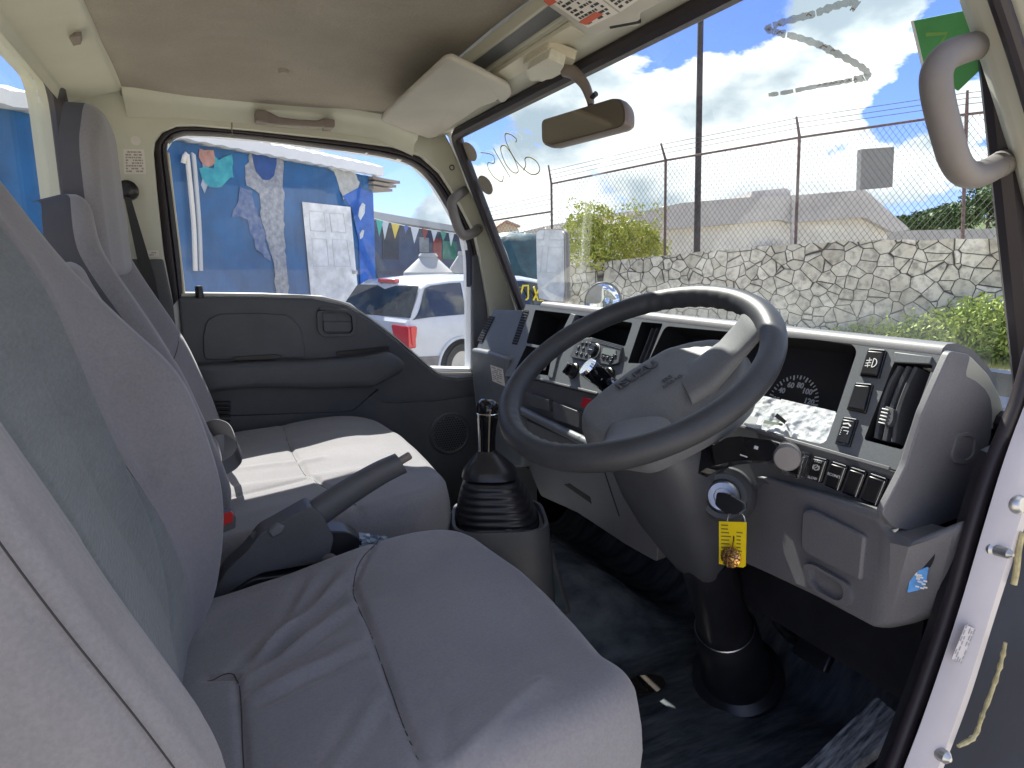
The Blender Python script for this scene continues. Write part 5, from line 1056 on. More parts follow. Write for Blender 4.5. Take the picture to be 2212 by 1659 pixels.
mb = MB(); q = rpoly([HP.px(u, v) for u, v in ((470, 1345), (488, 1270), (540, 1232), (620, 1222), (716, 1202), (722, 1216), (640, 1275), (560, 1330), (470, 1400))], .01, 4)
mb.prism(HP, q, -.01, .03); mb.build('brake_boot', M['rubber'], hbk, bevel=.010, seg=4)
tag(MB().tube(smoothpath([PY(700, 1208, .935), PY(714, 1203, .93), PY(722, 1209, .93)], 3), .006, 8).build('plastic_clip', M['lgrey'], None), 'small pale clip behind the parking brake boot', 'clip')
# crumpled plastic scrap by the pivot
mb = MB(); SQ = Fr(PY(800, 1172, .94), (1, 0, 0), (0, 0, 1)); n_ = 8
mb.v = [tuple(SQ.w(*(Vector(SQ.px(776+62*i/n_, 1150+34*j/n_+10*i/n_))), .01*nz(i*.9, j*.9, 2))) for i in range(n_+1) for j in range(n_+1)]; mb.f = [(i*(n_+1)+j, i*(n_+1)+j+1, (i+1)*(n_+1)+j+1, (i+1)*(n_+1)+j) for i in range(n_) for j in range(n_)]; mb.mi = [0]*len(mb.f)
tag(mb.build('plastic_scrap', mat('clear_scrap', (.35, .42, .5), .2), None), 'crumpled bluish plastic scrap beside the driver cushion', 'plastic scrap')
# belt buckle
bk = thing('belt_buckle', 'grey seat belt buckle with red button beside the driver backrest', 'belt buckle', PY(495, 1122, .955))
BK = Fr(PY(494, 1122, .95), (1, 0, .25), (-.25, 0, 1)); mb = MB(); mb.prism(BK, rpoly(BK.poly([(470, 1108), (500, 1103), (509, 1110), (508, 1134), (480, 1145), (470, 1142)]), .003, 3), -.012, .012); mb.build('buckle_body', M['dgrey'], bk, bevel=.003)
mb = MB(); mb.prism(BK, BK.poly([(474, 1112), (499, 1104), (504, 1110), (502, 1128), (480, 1136)], .012), .010, .0135); mb.build('release_button', M['red'], bk, bevel=.001)
# loop of belt lying on the passenger cushion
bl = MB(); pts = [PZ(455, 945, 1.20), PZ(480, 938, 1.215), PZ(508, 950, 1.225), PZ(523, 985, 1.225), PZ(515, 1008, 1.205), PZ(490, 1025, 1.195), PZ(452, 1042, 1.19)]
P = smoothpath(pts, 6); rings = []
for i, p in enumerate(P):
    t = (P[min(i+1, len(P)-1)]-P[max(0, i-1)]).normalized(); u2 = Vector((-.25, .1, .95)); rings.append([p-u2*.0, p+t.cross(u2)*.0012, p+u2*.036*(1-.7*abs(i/len(P)-.62)*0)*(1 if i < len(P)*.45 else .75)+t.cross(u2)*.0012, p+u2*.036*(1 if i < len(P)*.45 else .75)])
bl.loft(rings); tag(bl.build('belt_loop', M['belt'], None), 'loop of seat belt webbing resting on the sunlit far cushion', 'seat belt')
# gear lever
gl_ = thing('gear_lever', 'gear lever with glossy black knob rising from a ribbed rubber bellows', 'gear lever', (.5, 1.1, 1.0))
GY = 1.1
def gpt(u, v): return PY(u, v, GY)
mb = MB(); rings = []
for v, hw, u in [(1126-6.6*k, (99-1.3*k-.09*k*k)*(1 if k % 2 else .86), 1076-1.15*k) for k in range(16)]:
    p = gpt(u, v); w_ = hw*p.x*0+hw/F*1.24; rings.append(rrect(p, Vector((.9, -.43, 0)), Vector((.43, .9, 0)), w_, w_*.92, .62, 40))
mb.loft(rings); mb.build('bellows', M['rubber'], gl_, sub=1, ang=60)
mb = MB(); rings = []
for v, hw, u in ((1024, 62, 1058), (1016, 60, 1058), (1006, 52, 1057), (992, 38, 1055), (980, 26, 1053), (972, 18, 1052), (968, 17, 1052)):
    p = gpt(u, v); w_ = hw/F*1.22; rings.append(rrect(p, Vector((.9, -.43, 0)), Vector((.43, .9, 0)), w_, w_*.92, .68, 40))
mb.loft(rings); mb.build('bellows_cap', M['rubber'], gl_, ang=60)
mb = MB(); k0, k1 = gpt(1052, 972), gpt(1053, 892); axk = k1-k0; Lk = axk.length
mb.lathe(k0, tuple(axk), [(.0165, 0), (.0165, Lk*.3), (.0180, Lk*.6), (.0205, Lk*.85), (.0215, Lk), (.0210, Lk*1.04)], 28); mb.build('lever_grip', M['gloss'], gl_)
mb = MB(); mb.lathe(k0+axk*1.02, tuple(axk+Vector((.012, 0, 0))), [(.0212, 0), (.0225, .008), (.0212, .017), (.016, .023), (.007, .0255), (0, .026)], 28); mb.build('knob_top', M['gloss'], gl_)
mb = MB(); mb.lathe(k0+axk*1.0, tuple(axk), [(.0213, -.001), (.0222, .0), (.0213, .0012)], 28, cap=False); mb.build('knob_ring', M['chrome'], gl_)
mb = MB(); mb.tube([k0+Vector((-.0180, -.006, 0)), k0+axk*.7+Vector((-.0200, -.006, 0)), k1+Vector((-.0210, -.006, 0))], .0022, 8); mb.build('chrome_strip', M['chrome'], gl_)
mb = MB(); p = gpt(1078, 1126); A_, B_ = Vector((.93, -.36, 0)), Vector((.36, .93, 0))
mb.loft([rrect(p+Vector((0, 0, z)), A_, B_, w, w*.95, .5, 40) for z, w in ((-.25, .115), (-.055, .104), (-.03, .100), (.006, .097), (.014, .094), (.014, .088), (.0, .087))]); mb.build('console_base', M['dgrey'], gl_, ang=50)
mb = MB(); CBx = Fr((0, 0, 0), (1, 0, 0), (0, 0, 1))
cb0 = [PY(1105, 1150, .99), PY(1195, 1155, .99), PY(1238, 1330, .99), PY(1120, 1250, .93)]
mb.prism(Fr((0, 1.02, 0), (1, 0, 0), (0, 0, 1)), [Fr((0, 1.02, 0), (1, 0, 0), (0, 0, 1)).px(*p) for p in ((1095, 1140), (1188, 1150), (1206, 1210), (1240, 1330), (1150, 1330), (1080, 1230))], -.12, .0); mb.build('console_side', M['dgrey'], gl_, bevel=.012, seg=4)
mb = MB(); CS = Fr((0, 1.0195, 0), (1, 0, 0), (0, 0, 1)); mb.prism(CS, rpoly(CS.poly([(1126, 1222), (1150, 1190), (1178, 1190), (1200, 1240), (1222, 1320), (1170, 1290)]), .01, 3), -.01, .0025); mb.build('console_mat', mat('scuffed_mat', (.035, .05, .06), .25, nscale=12, col2=(.09, .115, .125), bscale=30, bump=.4, dist=.006), gl_)
# accelerator pedal
pd = thing('accelerator_pedal', 'worn scuffed rubber pedal standing on the driver floor', 'pedal', PZ(1830, 1640, .78))
PQ = Fr(PZ(1830, 1600, .87), (PZ(1700, 1659, .84)-PZ(1890, 1500, .92)), (PZ(1945, 1560, .92)-PZ(1880, 1520, .92)))
if PQ.n.z < 0: PQ.n = -PQ.n
def pdm():
    m = mat('worn_pedal_rubber', (.06, .07, .08), .45, nscale=25, col2=(.55, .58, .60), bscale=60, bump=.5, dist=.002, stretch=(1, 7, 1)); return m
pp_ = rpoly(PQ.poly([(1872, 1520), (1895, 1502), (1945, 1545), (1950, 1572), (1920, 1600), (1800, 1690), (1700, 1760), (1640, 1720), (1740, 1650)]), .008, 4)
mb = MB(); mb.prism(PQ, pp_, -.02, .0); mb.build('pedal_pad', pdm(), pd, bevel=.006, seg=3)
mb = MB(); bt = PQ.w(*PQ.px(1790, 1690), -.03); mb.tube([bt, bt+Vector((.06, .01, -.03)), bt+Vector((.12, .02, -.06))], .009, 10); mb.build('pedal_arm', M['rubber'], pd)
p2 = thing('brake_pedal', 'dark brake pedal hanging in shade behind the column', 'pedal', PX(1720, 1370, .95))
mb = MB(); mb.tube([PX(1680, 1340, .98), PX(1712, 1372, .95), PX(1755, 1400, .93)], [.013, .016, .010], 10); mb.build('pedal_arm', M['steel'], p2)
mb = MB(); BPd = Fr(PX(1758, 1410, .92), (0, -1, 0), (.5, 0, .86)); mb.box(BPd, -.035, .035, -.02, .02, -.008, .008); mb.build('pedal_pad', M['rubber'], p2, bevel=.004)
# ------------------------------------------------------------------ cab outer front (closes the footwell)
mb = MB(); mb.loft(yext([(.868, 1.405), (1.26, 1.33), (1.28, 1.30), (1.29, .70), (1.26, .70), (1.25, 1.28), (.868, 1.375)], .335, 1.82)); mb.build('front_panel', M['white'], cab, bevel=.01)
mb = MB(); mb.box(G, .78, 1.25, 1.80, 1.82, .66, 1.38); mb.build('cowl_side', M['rubber'], cab); mb = MB(); mb.box(G, .76, 1.25, .355, .372, .66, 1.36); mb.build('cowl_side', M['rubber'], cab)
mb = MB(); mb.box(G, -.30, .60, 1.80, 1.84, .60, .76); mb.build('sill_panel', M['white'], cab); mb = MB(); mb.box(G, .60, 1.28, 1.80, 1.84, .55, .72); mb.build('sill_panel', M['white'], cab)
mb = MB(); mb.box(G, -.30, -.24, 1.74, 1.86, .6, 2.0); mb.build('corner_panel', M['white'], cab, bevel=.01)
# ------------------------------------------------------------------ outside
FH = Vector((math.sin(HEAD), math.cos(HEAD), 0)); RH = rt.copy()
def GP(l, d, z=0): return RH*l+FH*d+Vector((0, 0, z))
gm = mat('dusty_ground', (.36, .32, .25), .95, nscale=.6, col2=(.46, .42, .35), bscale=12, bump=.6, dist=.02)
mb = MB(); n_ = 40; mb.v = [(-400+800*i/n_, -300+900*j/n_, -.02+.0*nz(i, j)) for i in range(n_+1) for j in range(n_+1)]; mb.f = [(i*(n_+1)+j, (i+1)*(n_+1)+j, (i+1)*(n_+1)+j+1, i*(n_+1)+j+1) for i in range(n_) for j in range(n_)]; mb.mi = [0]*len(mb.f)
tag(mb.build('ground', gm, None), 'dusty pale ground of the yard', None, kind='structure')
# hills
mb = MB(); n1_, n2_ = 60, 10; mb.v = []
for i in range(n1_+1):
    for j in range(n2_+1):
        l = 40+110*i/n1_; d = 95+60*j/n2_; h = (5.5+5.5*sstep(l, 62, 88)+1.4*nz(l*.08, d*.05))*math.sin(math.pi*min(1, j/n2_*.9+.05))**.7; mb.v.append(tuple(GP(l, d, h-.5)))
mb.f = [(i*(n2_+1)+j, i*(n2_+1)+j+1, (i+1)*(n2_+1)+j+1, (i+1)*(n2_+1)+j) for i in range(n1_) for j in range(n2_)]; mb.mi = [0]*len(mb.f)
tag(mb.build('hills', mat('hill_green', (.07, .10, .035), .95, nscale=.4, namt=.4), None), 'low green hill behind the grey wall', None, kind='structure')
# ---- foliage
def leafmat(name, c1, c2, rough=.55):
    m = mat(name, c1, rough, nscale=3.5, col2=c2, spec=.3); p = m.node_tree.nodes['Principled BSDF']; return m
def leaves(mb, blobs, n, size, rg, mi=0):
    vol = [b[3]*b[4]*b[5] for b in blobs]; T = sum(vol)
    for b, v in zip(blobs, vol):
        for _ in range(int(n*v/T)):
            while True:
                x, y, z = rg.uniform(-1, 1), rg.uniform(-1, 1), rg.uniform(-1, 1); q = x*x+y*y+z*z
                if .25 < q < 1 and (q > .5 or rg.random() < .4): break
            k = 1+.22*nz(x*2.5+b[0], y*2.5+b[1], z*2.5)
            c = Vector((b[0]+x*b[3]*k, b[1]+y*b[4]*k, b[2]+z*b[5]*k)); d = Vector((rg.gauss(0, 1), rg.gauss(0, 1), rg.gauss(.3, .8))).normalized(); e = d.orthogonal().normalized(); e = (e*math.cos(rg.random()*6)+d.cross(e)*math.sin(rg.random()*6)).normalized(); f_ = d.cross(e)*.45; s = size*rg.uniform(.6, 1.4)
            mb.add([c-e*s*.5, c+f_*s*.5, c+e*s*.6, c-f_*s*.5], [(0, 1, 2, 3)], mi)
rg = random.Random(11)
# stone wall
WL, WR = GP(1.30, 16.2), GP(9.6, 10.4); wd_ = (WR-WL).normalized(); WFr = Fr(WL, wd_, (0, 0, 1))
if WFr.n.dot(-FH) < 0: WFr.n = -WFr.n
wallp = WFr.poly([(1226, 575), (1290, 566), (1350, 560), (1440, 552), (1520, 543), (1600, 537), (1660, 531), (1725, 527), (1800, 522), (1860, 521), (1950, 517), (2025, 519), (2060, 515), (2130, 516), (2212, 514), (2400, 506), (2700, 490)])
wp2 = []
for i, (a, b) in enumerate(wallp):
    wp2.append((a, b))
    if i < len(wallp)-1:
        a2, b2 = wallp[i+1]
        for k in range(1, 6): t = k/6; wp2.append((a+(a2-a)*t, b+(b2-b)*t+.035*nz((a+(a2-a)*t)*3, 1)))
wp2 = wp2+[(wallp[-1][0], -.3), (wallp[0][0], -.3)]
def stonemat():
    m = bpy.data.materials.new('stone_wall'); m.use_nodes = True; t = m.node_tree; n = t.nodes.new; l = t.links.new; p = t.nodes['Principled BSDF']; p.inputs['Roughness'].default_value = .9
    tcn = n('ShaderNodeTexCoord'); rot_ = n('ShaderNodeMapping'); rot_.inputs['Rotation'].default_value = (0, 0, -math.atan2(wd_.y, wd_.x)); l(tcn.outputs['Object'], rot_.inputs[0])
    nsd = n('ShaderNodeTexNoise'); nsd.inputs['Scale'].default_value = 2.2; nsd.inputs['Detail'].default_value = 3; l(rot_.outputs[0], nsd.inputs['Vector'])
    mxv = n('ShaderNodeMix'); mxv.data_type = 'VECTOR'; mxv.inputs[0].default_value = .05; l(rot_.outputs[0], mxv.inputs[4]); l(nsd.outputs['Color'], mxv.inputs[5])
    sc = n('ShaderNodeMapping'); sc.inputs['Scale'].default_value = (4.1, 0.001, 4.3); l(mxv.outputs[1], sc.inputs[0])
    v1_ = n('ShaderNodeTexVoronoi'); v1_.feature = 'DISTANCE_TO_EDGE'; v1_.inputs['Scale'].default_value = 1.0; v1_.inputs['Randomness'].default_value = .95; l(sc.outputs[0], v1_.inputs['Vector'])
    v2__ = n('ShaderNodeTexVoronoi'); v2__.inputs['Scale'].default_value = 1.0; v2__.inputs['Randomness'].default_value = .95; l(sc.outputs[0], v2__.inputs['Vector'])
    r1 = n('ShaderNodeMapRange'); r1.inputs[1].default_value = .010; r1.inputs[2].default_value = .026; l(v1_.outputs['Distance'], r1.inputs[0])
    hs = n('ShaderNodeSeparateColor'); l(v2__.outputs['Color'], hs.inputs[0])
    stc = n('ShaderNodeMix'); stc.data_type = 'RGBA'; l(hs.outputs[0], stc.inputs[0]); stc.inputs[6].default_value = (.58, .53, .43, 1); stc.inputs[7].default_value = (.82, .76, .64, 1)
    n3 = n('ShaderNodeTexNoise'); n3.inputs['Scale'].default_value = 9; n3.inputs['Detail'].default_value = 8; l(tcn.outputs['Object'], n3.inputs['Vector'])
    r3 = n('ShaderNodeMapRange'); r3.inputs[1].default_value = .45; r3.inputs[2].default_value = .8; l(n3.outputs['Fac'], r3.inputs[0])
    st2_ = n('ShaderNodeMix'); st2_.data_type = 'RGBA'; l(r3.outputs[0], st2_.inputs[0]); l(stc.outputs[2], st2_.inputs[6]); st2_.inputs[7].default_value = (.22, .20, .17, 1)
    nL = n('ShaderNodeTexNoise'); nL.inputs['Scale'].default_value = .9; nL.inputs['Detail'].default_value = 5; l(tcn.outputs['Object'], nL.inputs['Vector']); rL = n('ShaderNodeMapRange'); rL.inputs[1].default_value = .50; rL.inputs[2].default_value = .72; rL.inputs[4].default_value = .55; l(nL.outputs['Fac'], rL.inputs[0])
    st3_ = n('ShaderNodeMix'); st3_.data_type = 'RGBA'; l(rL.outputs[0], st3_.inputs[0]); l(st2_.outputs[2], st3_.inputs[6]); st3_.inputs[7].default_value = (.36, .29, .21, 1); st2_ = st3_
    fn = n('ShaderNodeMix'); fn.data_type = 'RGBA'; l(r1.outputs[0], fn.inputs[0]); fn.inputs[6].default_value = (.09, .08, .065, 1); l(st2_.outputs[2], fn.inputs[7]); l(fn.outputs[2], p.inputs['Base Color'])
    r4 = n('ShaderNodeMapRange'); r4.inputs[1].default_value = 0; r4.inputs[2].default_value = .04; l(v1_.outputs['Distance'], r4.inputs[0])
    ad = n('ShaderNodeMath'); ad.operation = 'MULTIPLY_ADD'; l(n3.outputs['Fac'], ad.inputs[0]); ad.inputs[1].default_value = .5; l(r4.outputs[0], ad.inputs[2])
    b = n('ShaderNodeBump'); b.inputs['Strength'].default_value = .8; b.inputs['Distance'].default_value = .05; l(ad.outputs[0], b.inputs['Height']); l(b.outputs[0], p.inputs['Normal']); return m
mb = MB(); mb.prism(WFr, wp2, -.4, 0); tag(mb.build('stone_wall', stonemat(), None, smooth=False), 'pale crazy-paved stone retaining wall across the road', 'wall')
# fence on the wall
fn_ = thing('chain_link_fence', 'rusty chain link fence with barbed wire standing on top of the stone wall', 'fence', GP(4, 13.6, 2))
FF = Fr(WFr.w(0, 0, -.2), wd_, (0, 0, 1)); FF.n = WFr.n
M['rust'] = mat('rusty_pipe', (.13, .085, .08), .7, nscale=20, namt=.4)
def fp(u, v, c=0): return FF.w(*FF.px(u, v), c)
rail_ = [(1191, 397), (1440, 346), (1727, 297), (2010, 256), (2088, 247), (2300, 222), (2500, 200)]
for tp, bt, arm in (((1438, 346), (1436, 560), (1432, 311)), ((1727, 295), (1718, 535), (1723, 254)), ((2088, 246), (2079, 520), (2090, 198)), ((1191, 397), (1193, 560), (1190, 358)), ((2440, 206), (2420, 510), (2445, 160))):
    mb = MB(); mb.tube([fp(*bt), fp(*tp), fp(*arm)+WFr.n*.12], [.030, .030, .02], 8); mb.build('post', M['rust'], fn_)
mb = MB(); mb.tube([fp(*p) for p in rail_], .024, 8); mb.build('top_rail', M['rust'], fn_)
mb = MB(); mb.tube([fp(1000, 488), fp(1060, 477), fp(1191, 457)], .024, 8); mb.build('top_rail', M['rust'], fn_)
for k in range(3):
    mb = MB(); mb.tube([fp(1191, 370+k*9)+WFr.n*.1, fp(1432, 314+k*10)+WFr.n*.1, fp(1724, 257+k*11)+WFr.n*.1, fp(2090, 203+k*12)+WFr.n*.1, fp(2440, 165+k*12)], .006, 4)
    mb.build('barbed_wire', M['rust'], fn_)
    mb = MB(); mb.tube([fp(1000, 462+k*8), fp(1190, 420+k*10)], .006, 4); mb.build('barbed_wire', M['rust'], fn_)
def clipline(p, q, yt, yb):     # nothing fancy: rails are straight between posts
    return p, q
def mesh_panel(mb, tl, tr, bl_, br, cell=.105, r=.0032):
    # diagonals clipped to a quad by sampling
    A, B, C_, Dd = (Vector(FF.px(*p)) for p in (tl, tr, bl_, br)); w = B.x-A.x
    top = lambda x: A.y+(B.y-A.y)*(x-A.x)/w
    bot = lambda x: C_.y+(Dd.y-C_.y)*(x-C_.x)/max(1e-6, (Dd.x-C_.x))
    hmax = max(A.y-C_.y, B.y-Dd.y)
    for sgn in (1, -1):
        x = A.x-hmax*1.2
        while x < B.x+hmax*1.2:
            pts = []
            y0 = min(C_.y, Dd.y); pr = None; seg = []
            for k in range(61):
                yy = y0+k*(hmax*1.3)/60; xx = x+sgn*(yy-y0)*.72
                if A.x <= xx <= B.x and bot(xx) <= yy <= top(xx): seg.append((xx, yy))
            if len(seg) > 1:
                p, q = seg[0], seg[-1]; P_, Q_ = FF.w(*p), FF.w(*q); d = Vector((0, 0, 0)); t = (Q_-P_).normalized(); s = WFr.n*r; u2 = t.cross(WFr.n)*r
                mb.add([P_+s, P_+u2, P_-s, P_-u2, Q_+s, Q_+u2, Q_-s, Q_-u2], [(0, 1, 5, 4), (1, 2, 6, 5), (2, 3, 7, 6), (3, 0, 4, 7)])
            x += cell
ml = MB()
mesh_panel(ml, (1191, 397), (1438, 346), (1191, 578), (1438, 556)); mesh_panel(ml, (1438, 346), (1727, 297), (1438, 556), (1720, 532)); mesh_panel(ml, (1727, 297), (2088, 247), (1720, 532), (2080, 520)); mesh_panel(ml, (2088, 247), (2440, 206), (2080, 520), (2430, 508)); mesh_panel(ml, (1010, 487), (1191, 457), (1010, 600), (1191, 580))
ml.build('chain_link_mesh', mat('galvanised_wire', (.07, .06, .06), .6), fn_, smooth=False)
# pole
t = thing('utility_pole', 'tall thin dark pole rising behind the fence past the windscreen top', 'pole', GP(4.3, 15.2)); mb = MB()
pa = PD(1505, 560, 15.2); pb = PD(1515, -60, 15.2); mb.tube([Vector((pa.x, pa.y, 0)), pa, pb, pb+(pb-pa)*.2], [.085, .078, .07, .065], 14); mb.build('pole_shaft', mat('dark_pole', (.055, .045, .045), .7, nscale=9, namt=.3), t)
# bush
bu = thing('bush', 'bright yellow green bush spilling over the left end of the stone wall', 'bush', GP(2.4, 16.6))
Bc = lambda u, v, d, r: (*PD(u, v, d), r, r, r*.85)
mb = MB(); bl_ = [Bc(1260, 500, 15.9, .55), Bc(1290, 470, 16, .42), Bc(1320, 530, 15.8, .65), Bc(1245, 550, 15.6, .35), Bc(1375, 520, 15.9, .55), Bc(1410, 545, 15.8, .42), Bc(1300, 560, 15.5, .4), Bc(1350, 490, 16, .35), Bc(1260, 452, 16, .2), Bc(1400, 510, 16, .3)]
leaves(mb, bl_, 9000, .085, rg); 
for k in range(40):
    p = PD(rg.uniform(1228, 1446), rg.uniform(440, 560), 15.8); leaves(mb, [(*p, .16, .16, .16)], 30, .07, rg)
mb.build('crown', leafmat('bush_leaves', (.30, .34, .04), (.62, .62, .14)), bu, smooth=False)
mb = MB(); base = GP(2.45, 16.5, .3)
for q in (PD(1260, 470, 16), PD(1320, 500, 16), PD(1390, 510, 16)): mb.tube([base, base.lerp(q, .5)+Vector((.05, 0, .1)), q], [.06, .04, .012], 8)
mb.build('trunk', mat('bark', (.10, .07, .045), .9), bu)
# warehouse behind the fence
wh = thing('warehouse', 'long pale grey building with a flat stepped roof behind the fence', 'building', GP(8, 27))
def WFd(d, yaw=0): a = (RH*math.cos(yaw)+FH*math.sin(yaw)); f_ = Fr(GP(0, d), a, (0, 0, 1)); return f_
w1 = mat('pale_render', (.74, .70, .62), .9, nscale=2, namt=.08); w2_ = mat('grey_metal_fascia', (.50, .47, .45), .7, nscale=2, namt=.08)
f27 = WFd(26); 
if f27.n.dot(-FH) < 0: f27.n = -f27.n
mb = MB(); mb.prism(f27, f27.poly([(1180, 489), (1400, 480), (1678, 477), (1858, 471), (1916, 501), (1916, 620), (1180, 620)]), -6, 0); mb.build('wall', w1, wh, smooth=False)
mb = MB(); mb.prism(f27, f27.poly([(1330, 470), (1468, 440), (1636, 426), (1705, 424), (1858, 412), (1955, 497), (1916, 502), (1858, 471), (1700, 483), (1678, 476), (1468, 495), (1330, 500)]), -6, .35); mb.build('fascia', w2_, wh, smooth=False)
mb = MB(); mb.prism(f27, f27.poly([(1635, 428), (1635, 410), (1712, 402), (1722, 408), (1722, 428)]), -4, -.6); mb.build('roof_box', w2_, wh, smooth=False)
mb = MB(); mb.prism(f27, f27.poly([(1700, 424), (1704, 424), (1704, 560), (1700, 560)]), .3, .42); mb.build('downpipe', w2_, wh, smooth=False)
mb = MB(); mb.prism(f27, f27.poly([(1628, 533), (1640, 530), (1676, 530), (1676, 545), (1628, 547)]), 0, .5); mb.build('roof_vent', w2_, wh, smooth=False)
t = thing('billboard', 'blank grey square panel standing above the pale building roof', 'billboard', PD(1895, 500, 24))
f24 = WFd(24, .15); f24.n = f24.n if f24.n.dot(-FH) > 0 else -f24.n
mb = MB(); mb.prism(f24, f24.poly([(1861, 322), (1932, 317), (1928, 404), (1858, 410)]), -.25, 0); mb.build('panel', mat('grey_panel', (.20, .20, .20), .7, nscale=3, namt=.06), t, smooth=False)
mb = MB(); mb.prism(f24, f24.poly([(1862, 405), (1866, 405), (1866, 620), (1862, 620)]), -.2, -.1); mb.build('support_post', w2_, t, smooth=False)
t = thing('cream_house', 'small cream gabled house beyond the fence left of the bush', 'building', GP(0, 30))
f30 = WFd(30, .3); f30.n = f30.n if f30.n.dot(-FH) > 0 else -f30.n
mb = MB(); mb.prism(f30, f30.poly([(1068, 492), (1090, 479), (1116, 489), (1122, 500), (1122, 600), (1068, 600)]), -5, 0); mb.build('wall', mat('cream_render', (.55, .47, .36), .9), t, smooth=False)
mb = MB(); mb.prism(f30, f30.poly([(1064, 493), (1090, 476), (1120, 488), (1119, 492), (1090, 481), (1066, 497)]), -5.2, .3); mb.build('roof', mat('roof_pink', (.35, .22, .17), .8), t, smooth=False)
t = thing('pale_shed', 'long low pale shed seen through the fence behind the bush', 'building', GP(2, 34))
f34 = WFd(34); f34.n = f34.n if f34.n.dot(-FH) > 0 else -f34.n
mb = MB(); mb.prism(f34, f34.poly([(1110, 505), (1180, 492), (1350, 462), (1500, 455), (1500, 640), (1110, 640)]), -6, 0); mb.build('wall', w1, t, smooth=False)
mb = MB(); mb.prism(f34, f34.poly([(1105, 507), (1180, 489), (1350, 458), (1505, 451), (1505, 457), (1350, 465), (1180, 496), (1106, 512)]), -6.2, .4); mb.build('roof', w2_, t, smooth=False)
mb = MB(); f40 = WFd(40); f40.n = f40.n if f40.n.dot(-FH) > 0 else -f40.n
mb.prism(f40, f40.poly([(1905, 499), (2040, 496), (2400, 488), (2400, 600), (1905, 600)]), -.3, 0); tag(mb.build('boundary_wall', mat('grey_block', (.36, .35, .34), .9, nscale=2, namt=.1), None, smooth=False), 'low plain grey boundary wall under the wooded hill', 'wall')
# trees on the hill
tm = leafmat('hill_leaves', (.035, .075, .02), (.09, .15, .04)); tk = mat('hill_bark', (.08, .06, .045), .9)
def tree(l, d, z0, h, r, name, label_, grp):
    t = thing(name, label_, 'tree', GP(l, d, z0), grp); mb = MB(); b_ = []
    for k in range(9): an_ = rg.uniform(0, 6.28); q = rg.uniform(.2, .75)*r; b_.append((*GP(l+math.cos(an_)*q, d+math.sin(an_)*q, z0+h*rg.uniform(.2, .85)), r*.55, r*.5, r*.40))
    leaves(mb, b_, 2600, .6, rg); mb.build('crown', tm, t, smooth=False)
    mb = MB(); c = GP(l, d, z0-.6); mb.tube([c, c+Vector((.1, 0, h*.4)), c+Vector((.2, .1, h*.8))], [.22, .16, .06], 8); mb.build('trunk', tk, t)
lab = ['small tree on the hill ridge left of the fence post', 'spreading tree low on the hill beside the pale building end', 'round bush-like tree in the middle of the hill', 'taller tree right of the fence post on the hill', 'broad tree at the right end of the hill', 'dark tree on the hill nearest the windscreen pillar', 'low tree between the round tree and the fence post', 'tall tree half hidden by the windscreen pillar']
for (u, v, hh, r_), lb in zip(((1975, 486, 3.2, 3.0), (1948, 488, 2.6, 2.4), (2010, 482, 4.0, 3.2), (2105, 468, 6.0, 4.2), (2150, 462, 5.0, 4.4), (2195, 458, 7.5, 4.6), (2050, 480, 4.0, 3.4), (2240, 462, 8.0, 5)), lab):
    d = 100; l = (u-CX)/F*d; z = 1.58+(575-v)/F*d-1.0; tree(l, d, z-.6, hh, r_, 'tree', lb, 'trees on the hill')
t = thing('antenna_mast', 'thin dark mast sticking up from the hill trees', 'mast', PD(2063, 470, 99)); mb = MB(); mb.tube([PD(2064, 500, 99), PD(2063, 446, 99)], .15, 6); mb.tube([PD(2060, 449, 99), PD(2067, 449, 99)], .12, 6); mb.build('mast_pole', M['ink'], t)
# weeds at the wall foot
mb = MB()
for k in range(520):
    u = rg.uniform(1700, 2420); t_ = sstep(u, 1700, 2150); a, b = WFr.px(u, 700); dd = rg.uniform(.12, .9)*(0.4+.8*t_); p = WFr.w(a, 0, dd); h = rg.uniform(.25, 1.0)*(.35+.8*t_)
    if rg.random() > .25+.75*t_: continue
    r = rg.uniform(.10, .22); leaves(mb, [(p.x, p.y, h*.5, r, r, h*.55)], int(26+60*h), .075, rg)
tag(mb.build('weeds', leafmat('weed_leaves', (.18, .27, .05), (.42, .48, .12)), None, smooth=False), 'green weeds and scrub growing along the wall foot', 'weeds', kind='stuff')
mb = MB()
for k in range(9000):
    u = rg.uniform(1500, 2500); a, b = WFr.px(u, 760); p = WFr.w(a, 0, rg.uniform(.05, 2.2)**1.0); h = rg.uniform(.05, .16); e = Vector((rg.uniform(-.03, .03), rg.uniform(-.03, .03), 0)); mb.add([p+Vector((-.008, 0, 0)), p+Vector((.008, 0, 0)), p+e+Vector((0, 0, h))], [(0, 1, 2)])
tag(mb.build('grass', leafmat('grass_blades', (.16, .20, .06), (.30, .30, .12)), None, smooth=False), 'short dry grass along the verge', 'grass', kind='stuff')
# ------------------------------------------------------------------ white car
th = math.radians(50); hd_ = RH*math.cos(th)+FH*math.sin(th); lf_ = Vector((0, 0, 1)).cross(hd_)
co_ = GP(-1.22, 7.6)+lf_*.75
CA = lambda x, y, z: co_+hd_*x+lf_*y+Vector((0, 0, z*(1 if z < .7 else 1-.04*(z-.7)/.8)))
car = thing('parked_car', 'white estate car with red tail lamp parked outside the passenger window', 'car', co_+hd_*2)
sts = [(-.02, .62, .35, .60, .62), (.0, .70, .30, .90, .92), (.05, .73, .26, .95, .98), (.30, .745, .24, .95, 1.40), (.42, .75, .24, .95, 1.47), (.8, .755, .24, .95, 1.51), (1.5, .76, .24, .95, 1.525), (2.3, .76, .24, .95, 1.51), (2.75, .75, .24, .95, 1.44), (3.35, .74, .24, .93, .99), (3.9, .70, .25, .84, .88), (4.12, .64, .28, .70, .74), (4.2, .5, .36, .55, .58)]
rings = []
